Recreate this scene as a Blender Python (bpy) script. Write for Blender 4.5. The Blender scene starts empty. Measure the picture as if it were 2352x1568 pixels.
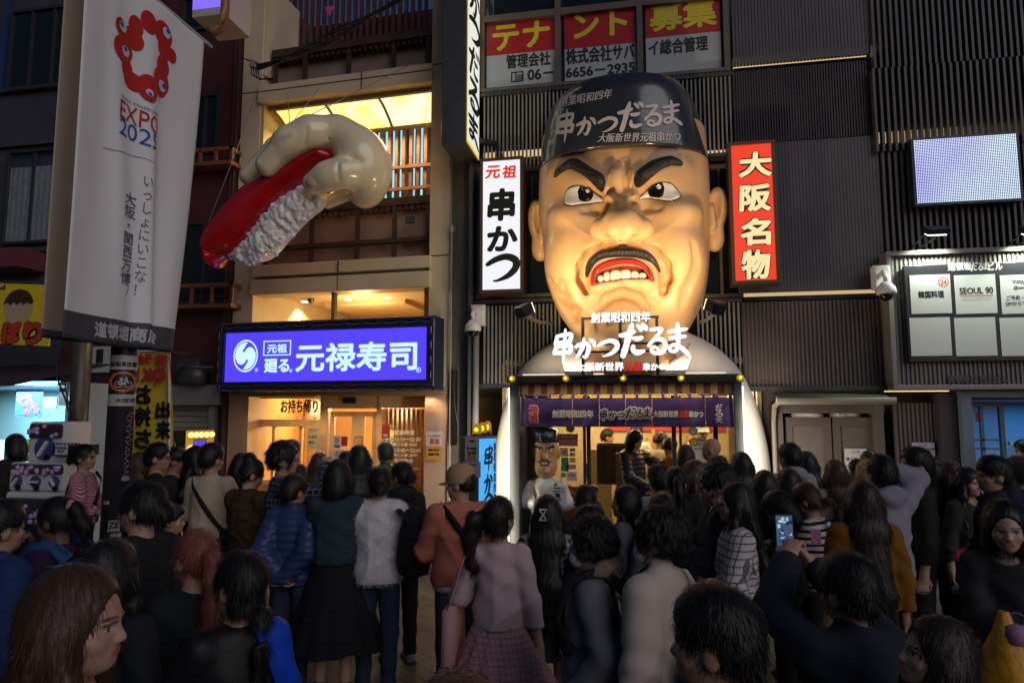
import bpy, bmesh, math, random
import numpy as np
from mathutils import Matrix, Vector, Euler
R = math.radians
SC = bpy.context.scene
COL = SC.collection
rnd = random.Random(7)

# ---------------------------------------------------------------- camera, sky, exposure
F_PX, W_PX, H_PX = 1568.0, 2352.0, 1568.0          # focal length / frame in the measuring scale
CAM = Vector((0, 0, 2.05)); YAW = R(10.7); PITCH = R(6.0)
cam = bpy.data.objects.new('camera', bpy.data.cameras.new('camera')); COL.objects.link(cam)
cam.location = CAM; cam.rotation_euler = (R(90) + PITCH, 0, YAW)
cam.data.lens = 24.0; cam.data.sensor_width = 36.0; cam.data.clip_end = 300; cam.data.clip_start = 0.05
SC.camera = cam
world = bpy.data.worlds.new('World'); SC.world = world; world.use_nodes = True
_n = world.node_tree.nodes; _bg = _n['Background']
_sky = _n.new('ShaderNodeTexSky'); _sky.sky_type = 'NISHITA'; _sky.sun_disc = False
_sky.sun_elevation = R(0.8); _sky.sun_rotation = R(135); _sky.air_density = 1.4; _sky.ozone_density = 3.0
_hs = _n.new('ShaderNodeMixRGB'); _hs.blend_type = 'MULTIPLY'; _hs.inputs[0].default_value = 1; _hs.inputs[2].default_value = (.60, .78, 1.0, 1)
world.node_tree.links.new(_sky.outputs[0], _hs.inputs[1]); world.node_tree.links.new(_hs.outputs[0], _bg.inputs[0])
_bg.inputs[1].default_value = 0.15
_sl = bpy.data.lights.new('street_fill', 'SUN'); _sl.energy = 0.8; _sl.angle = R(50); _sl.color = (1.0, .93, .94)   # added fill sun, standing in for street signs and lamps behind the camera
_so = bpy.data.objects.new('street_fill', _sl); COL.objects.link(_so); _so.rotation_euler = Vector((-.62, .62, -.42)).to_track_quat('-Z', 'Y').to_euler()
SC.view_settings.view_transform = 'Standard'; SC.view_settings.look = 'None'
SC.view_settings.exposure = 0.0; SC.view_settings.gamma = 1.0
SC.render.engine = 'CYCLES'
SC.cycles.max_bounces = 6; SC.cycles.diffuse_bounces = 3; SC.cycles.glossy_bounces = 3; SC.cycles.transmission_bounces = 4
SC.cycles.transparent_max_bounces = 8; SC.cycles.sample_clamp_indirect = 3.0; SC.cycles.caustics_reflective = False
SC.cycles.caustics_refractive = False; SC.cycles.use_denoising = True

# ---------------------------------------------------------------- measuring: photograph pixel -> place
_MC = Matrix.Translation(CAM) @ Euler((R(90) + PITCH, 0, YAW)).to_matrix().to_4x4()
def ray(px, py):
    d = Vector(((px - W_PX / 2) / F_PX, -(py - H_PX / 2) / F_PX, -1.0))
    return (_MC.to_3x3() @ d)
IDF = Matrix.Identity(4)
def at(px, py, Y, fr=IDF):
    inv = fr.inverted(); o = inv @ CAM; d = inv.to_3x3() @ ray(px, py)
    t = (Y - o.y) / d.y
    return o + d * t
def at_dist(px, py, dist):
    """point on the pixel's ray whose horizontal forward distance is dist"""
    d = ray(px, py); fwd = Vector((-math.sin(YAW), math.cos(YAW), 0))
    return CAM + d * (dist / d.dot(fwd))
def rect(px0, py0, px1, py1, Y, fr=IDF):
    xm, ym = (px0 + px1) / 2, (py0 + py1) / 2
    return at(px0, ym, Y, fr).x, at(px1, ym, Y, fr).x, at(xm, py1, Y, fr).z, at(xm, py0, Y, fr).z   # x0,x1,z0,z1

# ---------------------------------------------------------------- materials
_mats = {}
def mat(name, col, rough=.6, metal=0., noise=0., nscale=8., bump=0., bscale=40., emit=None, es=0., spec=.5, alpha=1., coat=0., trans=0., sample=True):
    if name in _mats: return _mats[name]
    m = bpy.data.materials.new(name); m.use_nodes = True; nt = m.node_tree; b = nt.nodes['Principled BSDF']
    c = (*col, 1)
    b.inputs['Base Color'].default_value = c; b.inputs['Roughness'].default_value = rough; b.inputs['Metallic'].default_value = metal
    b.inputs['Specular IOR Level'].default_value = spec; b.inputs['Alpha'].default_value = alpha; b.inputs['Coat Weight'].default_value = coat
    b.inputs['Coat Roughness'].default_value = .12
    b.inputs['Transmission Weight'].default_value = trans
    if noise or bump:
        tc = nt.nodes.new('ShaderNodeTexCoord')
    if noise:
        n = nt.nodes.new('ShaderNodeTexNoise'); n.inputs['Scale'].default_value = nscale; n.inputs['Detail'].default_value = 6
        nt.links.new(tc.outputs['Object'], n.inputs['Vector'])
        r = nt.nodes.new('ShaderNodeMapRange'); r.inputs[1].default_value = .3; r.inputs[2].default_value = .7
        r.inputs[3].default_value = 1 - noise; r.inputs[4].default_value = 1 + noise
        nt.links.new(n.outputs[0], r.inputs[0])
        x = nt.nodes.new('ShaderNodeMixRGB'); x.blend_type = 'MULTIPLY'; x.inputs[0].default_value = 1; x.inputs[1].default_value = c
        nt.links.new(r.outputs[0], x.inputs[2]); nt.links.new(x.outputs[0], b.inputs['Base Color'])
        r2 = nt.nodes.new('ShaderNodeMapRange'); r2.inputs[3].default_value = max(0, rough - .1); r2.inputs[4].default_value = min(1, rough + .12)
        nt.links.new(n.outputs[0], r2.inputs[0]); nt.links.new(r2.outputs[0], b.inputs['Roughness'])
    if bump:
        n = nt.nodes.new('ShaderNodeTexNoise'); n.inputs['Scale'].default_value = bscale; n.inputs['Detail'].default_value = 4
        nt.links.new(tc.outputs['Object'], n.inputs['Vector'])
        bp = nt.nodes.new('ShaderNodeBump'); bp.inputs['Strength'].default_value = bump; bp.inputs['Distance'].default_value = .02
        nt.links.new(n.outputs[0], bp.inputs['Height']); nt.links.new(bp.outputs[0], b.inputs['Normal'])
    if emit is not None:
        b.inputs['Emission Color'].default_value = (*emit, 1); b.inputs['Emission Strength'].default_value = es
        if not sample: m.cycles.emission_sampling = 'NONE'
    _mats[name] = m
    return m
def glow(name, col, s, sample=True):
    return mat(name, (.02, .02, .02), rough=.5, emit=col, es=s, sample=sample)
def nodes_of(m): return m.node_tree, m.node_tree.nodes, m.node_tree.links, m.node_tree.nodes['Principled BSDF']

# ---------------------------------------------------------------- objects
CUR = [IDF]
def setp(o, label=None, cat=None, group=None, kind=None):
    if label: o['label'] = label
    if cat: o['category'] = cat
    if group: o['group'] = group
    if kind: o['kind'] = kind
    return o
def thing(name, label, cat, loc=(0, 0, 0), group=None, fr=None):
    o = bpy.data.objects.new(name, None); COL.objects.link(o); o.empty_display_size = .1
    o.matrix_world = (fr or CUR[0]) @ Matrix.Translation(loc)
    o['off'] = tuple(loc)
    return setp(o, label, cat, group)
def link_mesh(name, me, m, parent=None, smooth=False):
    o = bpy.data.objects.new(name, me); COL.objects.link(o)
    if m is not None:
        for x in (m if isinstance(m, (list, tuple)) else [m]): me.materials.append(x)
    if smooth: me.polygons.foreach_set('use_smooth', [True] * len(me.polygons))
    if parent is not None:
        o.parent = parent
        off = Vector(parent.get('off', (0, 0, 0)))
        o.location = -off; o['off'] = (0, 0, 0)
    else:
        o.matrix_world = CUR[0]; o['off'] = (0, 0, 0)
    return o
class MB:
    def __init__(s): s.v = []; s.f = []; s.mi = []; s.cm = 0
    def add(s, vs, fs):
        k = len(s.v); s.v += [tuple(p) for p in vs]; s.f += [tuple(i + k for i in f) for f in fs]; s.mi += [s.cm] * len(fs); return s
    def box(s, x0, x1, y0, y1, z0, z1):
        if x1 < x0: x0, x1 = x1, x0
        if y1 < y0: y0, y1 = y1, y0
        if z1 < z0: z0, z1 = z1, z0
        return s.add([(x0, y0, z0), (x1, y0, z0), (x1, y1, z0), (x0, y1, z0), (x0, y0, z1), (x1, y0, z1), (x1, y1, z1), (x0, y1, z1)],
                     [(0, 3, 2, 1), (4, 5, 6, 7), (0, 1, 5, 4), (1, 2, 6, 5), (2, 3, 7, 6), (3, 0, 4, 7)])
    def bbox(s, c, sx, sy, sz, rot=None):
        M = (rot.to_matrix() if isinstance(rot, Euler) else rot) if rot is not None else Matrix.Identity(3)
        vs = [Vector(c) + M @ Vector((x * sx / 2, y * sy / 2, z * sz / 2)) for z in (-1, 1) for x, y in ((-1, -1), (1, -1), (1, 1), (-1, 1))]
        return s.add(vs, [(0, 3, 2, 1), (4, 5, 6, 7), (0, 1, 5, 4), (1, 2, 6, 5), (2, 3, 7, 6), (3, 0, 4, 7)])
    def quad(s, a, b, c, d): return s.add([a, b, c, d], [(0, 1, 2, 3)])
    def frame(s, x0, x1, z0, z1, y0, y1, t, tb=None):
        tb = tb or t
        s.box(x0, x1, y0, y1, z1 - tb, z1); s.box(x0, x1, y0, y1, z0, z0 + tb)
        s.box(x0, x0 + t, y0, y1, z0 + tb, z1 - tb); return s.box(x1 - t, x1, y0, y1, z0 + tb, z1 - tb)
    def tube(s, pts, r, n=8, closed_ends=True):
        pts = [Vector(p) for p in pts]; k = len(s.v); m = len(pts); rr = r if isinstance(r, (list, tuple)) else [r] * m
        up = Vector((0, 0, 1)); vs = []
        for i, p in enumerate(pts):
            t = (pts[min(i + 1, m - 1)] - pts[max(i - 1, 0)]).normalized()
            a = t.cross(up if abs(t.z) < .95 else Vector((1, 0, 0))).normalized(); b = t.cross(a)
            for j in range(n):
                an = 2 * math.pi * j / n; vs.append(p + (a * math.cos(an) + b * math.sin(an)) * rr[i])
        fs = [(i * n + j, i * n + (j + 1) % n, (i + 1) * n + (j + 1) % n, (i + 1) * n + j) for i in range(m - 1) for j in range(n)]
        if closed_ends: fs += [tuple(range(n))[::-1], tuple((m - 1) * n + j for j in range(n))]
        return s.add(vs, fs)
    def lathe(s, prof, c=(0, 0, 0), n=16, M=None):
        M = M or Matrix.Identity(3); m = len(prof)
        vs = [Vector(c) + M @ Vector((r * math.cos(2 * math.pi * j / n), r * math.sin(2 * math.pi * j / n), z)) for r, z in prof for j in range(n)]
        fs = [(i * n + j, i * n + (j + 1) % n, (i + 1) * n + (j + 1) % n, (i + 1) * n + j) for i in range(m - 1) for j in range(n)]
        fs += [tuple(range(n))[::-1], tuple((m - 1) * n + j for j in range(n))]
        return s.add(vs, fs)
    def prism(s, poly, y0, y1):
        """poly: (x,z) outline, front at y0, back at y1"""
        n = len(poly)
        vs = [(x, y0, z) for x, z in poly] + [(x, y1, z) for x, z in poly]
        return s.add(vs, [tuple(range(n)), tuple(range(2 * n - 1, n - 1, -1))] + [(i, i + n, (i + 1) % n + n, (i + 1) % n) for i in range(n)])
    def disc(s, cx, cz, y, r, n=24, rx=None):
        rx = rx or r
        return s.add([(cx + rx * math.cos(2 * math.pi * i / n), y, cz + r * math.sin(2 * math.pi * i / n)) for i in range(n)], [tuple(range(n))])
    def ring(s, cx, cz, y, r0, r1, n=28, rx=1.):
        vs = [(cx + rx * r * math.cos(2 * math.pi * i / n), y, cz + r * math.sin(2 * math.pi * i / n)) for r in (r0, r1) for i in range(n)]
        return s.add(vs, [(i, (i + 1) % n, (i + 1) % n + n, i + n) for i in range(n)])
    def build(s, name, m, parent=None, smooth=False, bevel=0.):
        me = bpy.data.meshes.new(name); me.from_pydata(s.v, [], s.f)
        if any(s.mi): me.polygons.foreach_set('material_index', s.mi)
        o = link_mesh(name, me, m, parent, smooth)
        if bevel:
            b = o.modifiers.new('bevel', 'BEVEL'); b.width = bevel; b.segments = 2; b.limit_method = 'ANGLE'
        return o
def box_px(px0, py0, px1, py1, Y, depth, fr=IDF, mb=None):
    x0, x1, z0, z1 = rect(px0, py0, px1, py1, Y, fr)
    return (mb or MB()).box(x0, x1, Y, Y + depth, z0, z1)

# ---------------------------------------------------------------- writing
_tcache = {}
def glyph_mesh(s, vertical=False, space=1.0):
    key = (s, vertical, space)
    if key in _tcache: return _tcache[key]
    c = bpy.data.curves.new('t', 'FONT'); c.body = '\n'.join(s) if vertical else s
    c.align_x = 'CENTER'; c.resolution_u = 3; c.space_character = space; c.space_line = space if vertical else 1.0
    o = bpy.data.objects.new('t', c)
    me = bpy.data.meshes.new_from_object(o)
    n = len(me.vertices); co = np.zeros(n * 3); me.vertices.foreach_get('co', co); co = co.reshape(-1, 3)
    fs = [tuple(p.vertices) for p in me.polygons]
    bpy.data.objects.remove(o); bpy.data.curves.remove(c); bpy.data.meshes.remove(me)
    _tcache[key] = (co, fs); return co, fs
def text_mb(s, x0, x1, z0, z1, y, bold=0., vertical=False, shear=0., space=1., mb=None, mirror=False):
    co, fs = glyph_mesh(s, vertical, space)
    mb = mb or MB()
    if not len(co): return mb
    lo, hi = co.min(0), co.max(0)
    u = (co[:, 0] - lo[0]) / max(hi[0] - lo[0], 1e-6); v = (co[:, 1] - lo[1]) / max(hi[1] - lo[1], 1e-6)
    if mirror: u = 1 - u
    bx = bold * .5
    X = x0 + bx + u * (x1 - x0 - 2 * bx); Z = z0 + bx + v * (z1 - z0 - 2 * bx); X = X + shear * (Z - (z0 + z1) / 2)
    offs = [(0, 0)]
    if bold: offs += [(math.cos(a) * bold, math.sin(a) * bold) for a in [k * math.pi / 4 for k in range(8)]]
    for i, (dx, dz) in enumerate(offs):
        mb.add(np.stack([X + dx, np.full_like(X, y - .00012 * i), Z + dz], 1).tolist(), fs)
    return mb
def txt(s, r, Y, m, parent, bold=0., vertical=False, shear=0., fr=IDF, name='lettering', space=1., mirror=False):
    """writing stretched to fill the pixel rectangle r on the plane Y"""
    x0, x1, z0, z1 = rect(*r, Y, fr)
    return text_mb(s, x0, x1, z0, z1, Y, bold, vertical, shear, space, mirror=mirror).build(name, m, parent)
BR = {  # brush lettering: strokes of (x, z, width)
 '串': [[(20,88,9),(12,60,12),(8,52,8)],[(14,84,9),(55,90,12),(86,92,10),(78,66,12),(74,60,9)],[(10,58,10),(45,60,13),(76,64,10)],[(16,50,9),(8,24,13),(4,14,9)],[(12,44,9),(50,46,13),(84,48,11),(78,24,13),(72,16,9)],[(8,20,11),(40,20,13),(74,22,10)],[(58,112,6),(54,60,10),(48,6,9),(44,-24,3)]],
 'か': [[(4,58,10),(30,70,14),(56,72,13),(66,60,14),(62,34,14),(50,8,10),(38,14,5)],[(44,100,7),(40,66,13),(26,32,12),(8,8,6)],[(70,92,8),(86,80,14),(94,58,8)]],
 'つ': [[(2,58,9),(30,76,13),(62,84,15),(88,70,17),(88,44,16),(66,18,12),(34,2,5),(22,2,3)]],
 'だ': [[(0,70,9),(28,74,14),(56,84,10)],[(48,112,9),(36,76,17),(26,40,15),(14,4,15),(10,-6,12)],[(50,60,9),(66,58,12),(84,62,9)],[(50,34,8),(50,16,12),(66,8,13),(90,14,8)],[(66,106,7),(76,96,12),(80,86,8)],[(84,110,7),(94,100,12),(98,88,8)]],
 'る': [[(22,96,9),(48,98,12),(74,98,10),(52,70,11),(26,44,9),(12,30,8)],[(14,36,8),(44,56,11),(76,54,13),(90,32,14),(76,8,13),(46,2,11),(26,12,9),(34,26,9),(52,22,8),(58,10,6)]],
 'ま': [[(8,84,9),(46,88,13),(92,94,9)],[(14,60,9),(48,62,12),(88,66,8)],[(52,116,9),(54,80,13),(52,40,12),(44,14,11),(22,10,9),(14,22,9),(32,34,10),(60,26,12),(82,10,13),(98,-6,9)]],
 '大': [[(6,62,7),(34,66,10),(70,74,11),(94,76,8)],[(50,104,6),(48,74,12),(34,36,11),(4,4,5)],[(48,60,9),(64,34,13),(90,12,15),(104,8,6)]],
}
def catmull(p, n=6):
    p = [p[0]] + list(p) + [p[-1]]; out = []
    for i in range(1, len(p) - 2):
        a, b, c, d = [np.array(q, float) for q in p[i - 1:i + 3]]
        for t in np.arange(n) / n:
            out.append(.5 * (2 * b + (c - a) * t + (2 * a - 5 * b + 4 * c - d) * t * t + (3 * b - a - 3 * c + d) * t ** 3))
    out.append(np.array(p[-2], float)); return out
LOGO = [('串', 0, -.02, 1.0, 1.1), ('か', 1.0, -.08, 1.02, .9), ('つ', 2.08, .02, 1.0, .78), ('だ', 3.1, .06, 1.25, 1.18), ('る', 4.28, .1, 1.0, 1.05), ('ま', 5.22, .08, 1.0, 1.1)]
def brush_mb(layout, x0, x1, z0, z1, y, grow=0., mb=None, vertical=False, jag=.0):
    mb = mb or MB(); rr = random.Random(3)
    if not vertical:
        tw = max(g[1] + g[3] for g in layout); hmax = 1.2
    pts = []
    strokes = []
    for g, gx, gz, gw, gh in layout:
        for st in BR[g]:
            strokes.append([((gx + p[0] / 100 * gw), (gz + p[1] / 100 * gh), p[2] / 100 * (gw + gh) / 2) for p in st])
    xs = [p[0] for s in strokes for p in s]; zs = [p[1] for s in strokes for p in s]; lx, hx, lz, hz = min(xs), max(xs), min(zs), max(zs)
    sx, sz = (x1 - x0) / (hx - lx), (z1 - z0) / (hz - lz); sw = (sx * sz) ** .5
    for i, st in enumerate(strokes):
        c = catmull(st); n = len(c); L = []; Rr = []
        for j, p in enumerate(c):
            a = c[max(j - 1, 0)]; b = c[min(j + 1, n - 1)]; t = np.array([(b[0] - a[0]) * sx, (b[1] - a[1]) * sz]); t /= (np.linalg.norm(t) + 1e-9)
            w = p[2] * sw * .66 * (1 + rr.uniform(-jag, jag)) + grow
            X, Z = x0 + (p[0] - lx) * sx, z0 + (p[1] - lz) * sz
            ex = (t * w * .55) * (-1 if j == 0 else 1 if j == n - 1 else 0)
            X += ex[0]; Z += ex[1]
            k = .55 if j in (0, n - 1) else 1
            L.append((X - t[1] * w * k, y - .0006 * i, Z + t[0] * w * k)); Rr.append((X + t[1] * w * k, y - .0006 * i, Z - t[0] * w * k))
        mb.add(L + Rr, [(j, j + 1, n + j + 1, n + j) for j in range(n - 1)])
    return mb

# ---------------------------------------------------------------- smooth solids (signed distance -> mesh)
def smin(a, b, k):
    if k <= 0: return np.minimum(a, b)
    h = np.maximum(k - np.abs(a - b), 0) / k
    return np.minimum(a, b) - h * h * k * .25
class SDF:
    def __init__(s): s.p = []
    def ell(s, c, r, k=.02, M=None, sub=False):
        c = np.array(c, float); r = np.array(r, float); s.p.append(('e', c, r, k, None if M is None else np.array(M, float), sub, c - r.max(), c + r.max())); return s
    def cap(s, a, b, ra, rb=None, k=.02, sub=False, flat=None):
        a = np.array(a, float); b = np.array(b, float); rb = ra if rb is None else rb; m = max(ra, rb) * (max(flat) if flat is not None else 1)
        s.p.append(('c', a, b, k, (ra, rb, flat), sub, np.minimum(a, b) - m, np.maximum(a, b) + m)); return s
    def chain(s, pts, rs, k=.02, **kw):
        for i in range(len(pts) - 1): s.cap(pts[i], pts[i + 1], rs[i], rs[i + 1], k, **kw)
        return s
    def box(s, c, r, k=.01, rd=.01, M=None, sub=False):
        c = np.array(c, float); r = np.array(r, float); q = np.linalg.norm(r); s.p.append(('b', c, r, k, (rd, None if M is None else np.array(M, float)), sub, c - q, c + q)); return s
    def fn(s, f, lo, hi, k=0., sub=False):
        s.p.append(('f', f, None, k, None, sub, np.array(lo, float), np.array(hi, float))); return s
    def field(s, h, lo=None, hi=None, pad=None, post=None):
        adds = [q for q in s.p if not q[5]]
        pad = pad or 3 * h
        L = np.min([q[6] for q in adds], 0) - pad if lo is None else np.array(lo, float)
        H = np.max([q[7] for q in adds], 0) + pad if hi is None else np.array(hi, float)
        n = np.maximum(np.ceil((H - L) / h).astype(int) + 1, 4)
        ax = [L[i] + h * np.arange(n[i]) for i in range(3)]
        F = np.full(tuple(n), 1.0, np.float32)
        for q in s.p:
            m = q[3] + 2.5 * h
            i0 = np.clip(np.floor((q[6] - m - L) / h).astype(int), 0, n); i1 = np.clip(np.ceil((q[7] + m - L) / h).astype(int) + 1, 0, n)
            if np.any(i1 <= i0): continue
            sl = tuple(slice(a, b) for a, b in zip(i0, i1))
            X, Y, Z = np.meshgrid(*[ax[i][sl[i]].astype(np.float32) for i in range(3)], indexing='ij')
            P = np.stack([X, Y, Z], -1)
            if q[0] == 'e':
                u = P - q[1].astype(np.float32)
                if q[4] is not None: u = u @ q[4].astype(np.float32)
                r = q[2].astype(np.float32); k0 = np.linalg.norm(u / r, axis=-1); k1 = np.linalg.norm(u / (r * r), axis=-1) + 1e-6
                d = k0 * (k0 - 1) / k1
            elif q[0] == 'c':
                ra, rb, fl = q[4]; a, b = q[1].astype(np.float32), q[2].astype(np.float32); u = P - a; v = b - a
                if fl is not None:
                    f = np.array(fl, np.float32); u = u / f; v = v / f
                t = np.clip((u @ v) / max(float(v @ v), 1e-9), 0, 1)
                d = np.linalg.norm(u - t[..., None] * v, axis=-1) - (ra + (rb - ra) * t)
                if fl is not None: d = d * min(fl)
            elif q[0] == 'b':
                rd, M = q[4]; u = P - q[1].astype(np.float32)
                if M is not None: u = u @ M.astype(np.float32)
                w = np.abs(u) - (q[2] - rd).astype(np.float32)
                d = np.linalg.norm(np.maximum(w, 0), axis=-1) + np.minimum(w.max(-1), 0) - rd
            else:
                d = q[1](X, Y, Z)
            if q[5]: F[sl] = -smin(-F[sl], d, q[3])
            else: F[sl] = smin(F[sl], d, q[3])
        if post is not None:
            X, Y, Z = np.meshgrid(*[a.astype(np.float32) for a in ax], indexing='ij')
            F = post(F, X, Y, Z)
        return F, L, h
def nets(F, L, h):
    """surface nets"""
    F = np.asarray(F, np.float32); F[0] = np.maximum(F[0], .01); F[-1] = np.maximum(F[-1], .01)
    F[:, 0] = np.maximum(F[:, 0], .01); F[:, -1] = np.maximum(F[:, -1], .01); F[:, :, 0] = np.maximum(F[:, :, 0], .01); F[:, :, -1] = np.maximum(F[:, :, -1], .01)
    s = F < 0
    c = s[:-1, :-1, :-1].astype(np.int8)
    cs = sum(s[i:s.shape[0] - 1 + i, j:s.shape[1] - 1 + j, k:s.shape[2] - 1 + k].astype(np.int8) for i in (0, 1) for j in (0, 1) for k in (0, 1))
    I = np.argwhere((cs > 0) & (cs < 8))
    if not len(I): return np.zeros((0, 3)), np.zeros((0, 4), int)
    idx = np.full(cs.shape, -1, np.int64); idx[tuple(I.T)] = np.arange(len(I))
    acc = np.zeros((len(I), 3)); cnt = np.zeros(len(I))
    cor = [(i, j, k) for i in (0, 1) for j in (0, 1) for k in (0, 1)]
    val = {o: F[I[:, 0] + o[0], I[:, 1] + o[1], I[:, 2] + o[2]] for o in cor}
    for a in cor:
        for ax in range(3):
            if a[ax]: continue
            b = list(a); b[ax] = 1; b = tuple(b)
            m = (val[a] < 0) != (val[b] < 0)
            t = np.where(m, val[a] / np.where(m, val[a] - val[b], 1), 0)
            p = np.array(a, float)[None] + t[:, None] * np.eye(3)[ax][None]
            acc[m] += p[m]; cnt[m] += 1
    V = L + h * (I + acc / cnt[:, None])
    Q = []
    for ax in range(3):
        u, v = (ax + 1) % 3, (ax + 2) % 3
        sl0 = [slice(None)] * 3; sl1 = [slice(None)] * 3; sl0[ax] = slice(0, -1); sl1[ax] = slice(1, None)
        E = np.argwhere(s[tuple(sl0)] != s[tuple(sl1)])
        E = E[(E[:, u] > 0) & (E[:, v] > 0) & (E[:, u] < F.shape[u] - 1) & (E[:, v] < F.shape[v] - 1)]
        flip = s[tuple(E.T)]
        def g(du, dv):
            e = E.copy(); e[:, u] -= du; e[:, v] -= dv; return idx[tuple(e.T)]
        q = np.stack([g(1, 1), g(0, 1), g(0, 0), g(1, 0)], 1)
        q[~flip] = q[~flip][:, ::-1]
        Q.append(q)
    return V, np.concatenate(Q)
def np_mesh(name, V, Q):
    me = bpy.data.meshes.new(name)
    me.vertices.add(len(V)); me.vertices.foreach_set('co', np.asarray(V, np.float32).ravel())
    n = Q.shape[1]
    me.loops.add(len(Q) * n); me.loops.foreach_set('vertex_index', Q.astype(np.int32).ravel())
    me.polygons.add(len(Q)); me.polygons.foreach_set('loop_start', np.arange(len(Q), dtype=np.int32) * n)
    me.polygons.foreach_set('use_smooth', np.ones(len(Q), bool))
    me.update(calc_edges=True); me.validate()
    return me
def sdf_obj(name, S, h, m, parent=None, lo=None, hi=None, post=None, col=None):
    V, Q = nets(*S.field(h, lo, hi, post=post))
    me = np_mesh(name, V, Q)
    if col is not None and len(V):
        a = me.color_attributes.new('tint', 'FLOAT_COLOR', 'POINT'); c = np.ones((len(V), 4), np.float32); c[:, :3] = col(V); a.data.foreach_set('color', c.ravel())
    return link_mesh(name, me, m, parent)
def poly_sd(poly):
    """signed distance to a closed 2-D outline in (x,z), as a function of X,Z arrays"""
    P = np.array(poly, np.float32); Qn = np.roll(P, -1, 0)
    def f(X, Z):
        d = np.full(X.shape, 1e9, np.float32); ins = np.zeros(X.shape, bool)
        for a, b in zip(P, Qn):
            e = b - a; wx, wz = X - a[0], Z - a[1]; t = np.clip((wx * e[0] + wz * e[1]) / max(float(e @ e), 1e-12), 0, 1)
            d = np.minimum(d, (wx - t * e[0]) ** 2 + (wz - t * e[1]) ** 2)
            c = ((a[1] > Z) != (b[1] > Z)) & (X < (b[0] - a[0]) * (Z - a[1]) / (b[1] - a[1] if b[1] != a[1] else 1e-9) + a[0])
            ins ^= c
        d = np.sqrt(d); return np.where(ins, -d, d)
    return f
def smooth_poly(p, n=5):
    p = list(p); m = len(p); out = []
    for i in range(m):
        a, b, c, d = [np.array(p[(i + k) % m], float) for k in (-1, 0, 1, 2)]
        for t in np.arange(n) / n:
            out.append(.5 * (2 * b + (c - a) * t + (2 * a - 5 * b + 4 * c - d) * t * t + (3 * b - a - 3 * c + d) * t ** 3))
    return out
def lamp(kind, loc, energy, col, size=.1, target=None, spot=None, blend=.5, parent=None, name='lamp_light', sy=None):
    l = bpy.data.lights.new(name, kind); l.energy = energy; l.color = col
    if kind == 'AREA':
        l.size = size
        if sy: l.shape = 'RECTANGLE'; l.size_y = sy
    elif kind in ('POINT', 'SPOT'): l.shadow_soft_size = size
    if kind == 'SPOT': l.spot_size = R(spot); l.spot_blend = blend
    o = bpy.data.objects.new(name, l); COL.objects.link(o)
    M = Matrix.Translation(loc)
    if target is not None:
        M = M @ (Vector(target) - Vector(loc)).to_track_quat('-Z', 'Y').to_matrix().to_4x4()
    o.matrix_world = CUR[0] @ M
    return o
# ================================================================ SETTING: ground and buildings
# --- paving
m = mat('paving', (.075, .07, .072), rough=.6, noise=.25, nscale=3)
nt, N, LK, B = nodes_of(m)
tc = N.new('ShaderNodeTexCoord'); mp = N.new('ShaderNodeMapping'); mp.inputs['Rotation'].default_value[2] = R(38); LK.new(tc.outputs['Object'], mp.inputs[0])
bt = N.new('ShaderNodeTexBrick'); bt.inputs['Scale'].default_value = 1.0; bt.inputs['Brick Width'].default_value = .3; bt.inputs['Row Height'].default_value = .15
bt.inputs['Mortar Size'].default_value = .006; bt.inputs['Mortar Smooth'].default_value = .3; bt.inputs['Bias'].default_value = 0
bt.inputs['Color1'].default_value = (.10, .092, .092, 1); bt.inputs['Color2'].default_value = (.062, .058, .062, 1); bt.inputs['Mortar'].default_value = (.02, .02, .02, 1)
LK.new(mp.outputs[0], bt.inputs['Vector'])
dn = N.new('ShaderNodeTexNoise'); dn.inputs['Scale'].default_value = 2.2; dn.inputs['Detail'].default_value = 7; LK.new(tc.outputs['Object'], dn.inputs['Vector'])
mx = N.new('ShaderNodeMixRGB'); mx.blend_type = 'OVERLAY'; mx.inputs[0].default_value = .7; LK.new(bt.outputs[0], mx.inputs[1]); LK.new(dn.outputs[0], mx.inputs[2]); LK.new(mx.outputs[0], B.inputs['Base Color'])
bp = N.new('ShaderNodeBump'); bp.inputs['Strength'].default_value = .5; bp.inputs['Distance'].default_value = .006; bp.invert = True; LK.new(bt.outputs['Fac'], bp.inputs['Height']); LK.new(bp.outputs[0], B.inputs['Normal'])
setp(MB().quad((-40, -30, 0), (40, -30, 0), (40, 40, 0), (-40, 40, 0)).build('ground', m), kind='structure')

# --- shared materials
cream = mat('cream_panel', (.62, .52, .35), rough=.55, noise=.12, nscale=1.3)
groove = mat('dark_joint', (.03, .028, .025), rough=.8)
wood_red = mat('red_brown_wood', (.16, .055, .028), rough=.55, noise=.3, nscale=6)
wood_slat = mat('orange_brown_slat', (.20, .075, .03), rough=.5, noise=.3, nscale=9)
wood_dark = mat('dark_brown_wood', (.055, .028, .018), rough=.55, noise=.3, nscale=6)
honey = mat('honey_wood', (.42, .22, .085), rough=.45, noise=.22, nscale=7)
honey_l = mat('pale_wood', (.62, .40, .20), rough=.45, noise=.15, nscale=7)
black = mat('black_metal', (.018, .018, .02), rough=.35, noise=.2)
charc = mat('charcoal_metal', (.045, .045, .05), rough=.4, noise=.15)
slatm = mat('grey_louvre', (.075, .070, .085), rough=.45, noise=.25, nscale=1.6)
slatl = mat('lit_louvre', (.24, .235, .22), rough=.45, noise=.2, nscale=1.6)  # lighter copy of the grey louvre, warm light put into its colour
ribm = mat('ribbed_cladding', (.105, .082, .080), rough=.5, noise=.28, nscale=1.1)
darkwall = mat('dark_recess', (.02, .02, .022), rough=.7)
white_p = mat('white_paint', (.75, .75, .74), rough=.35, noise=.04)
glassd = mat('dark_glass', (.012, .014, .016), rough=.06, spec=.6)
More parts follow.
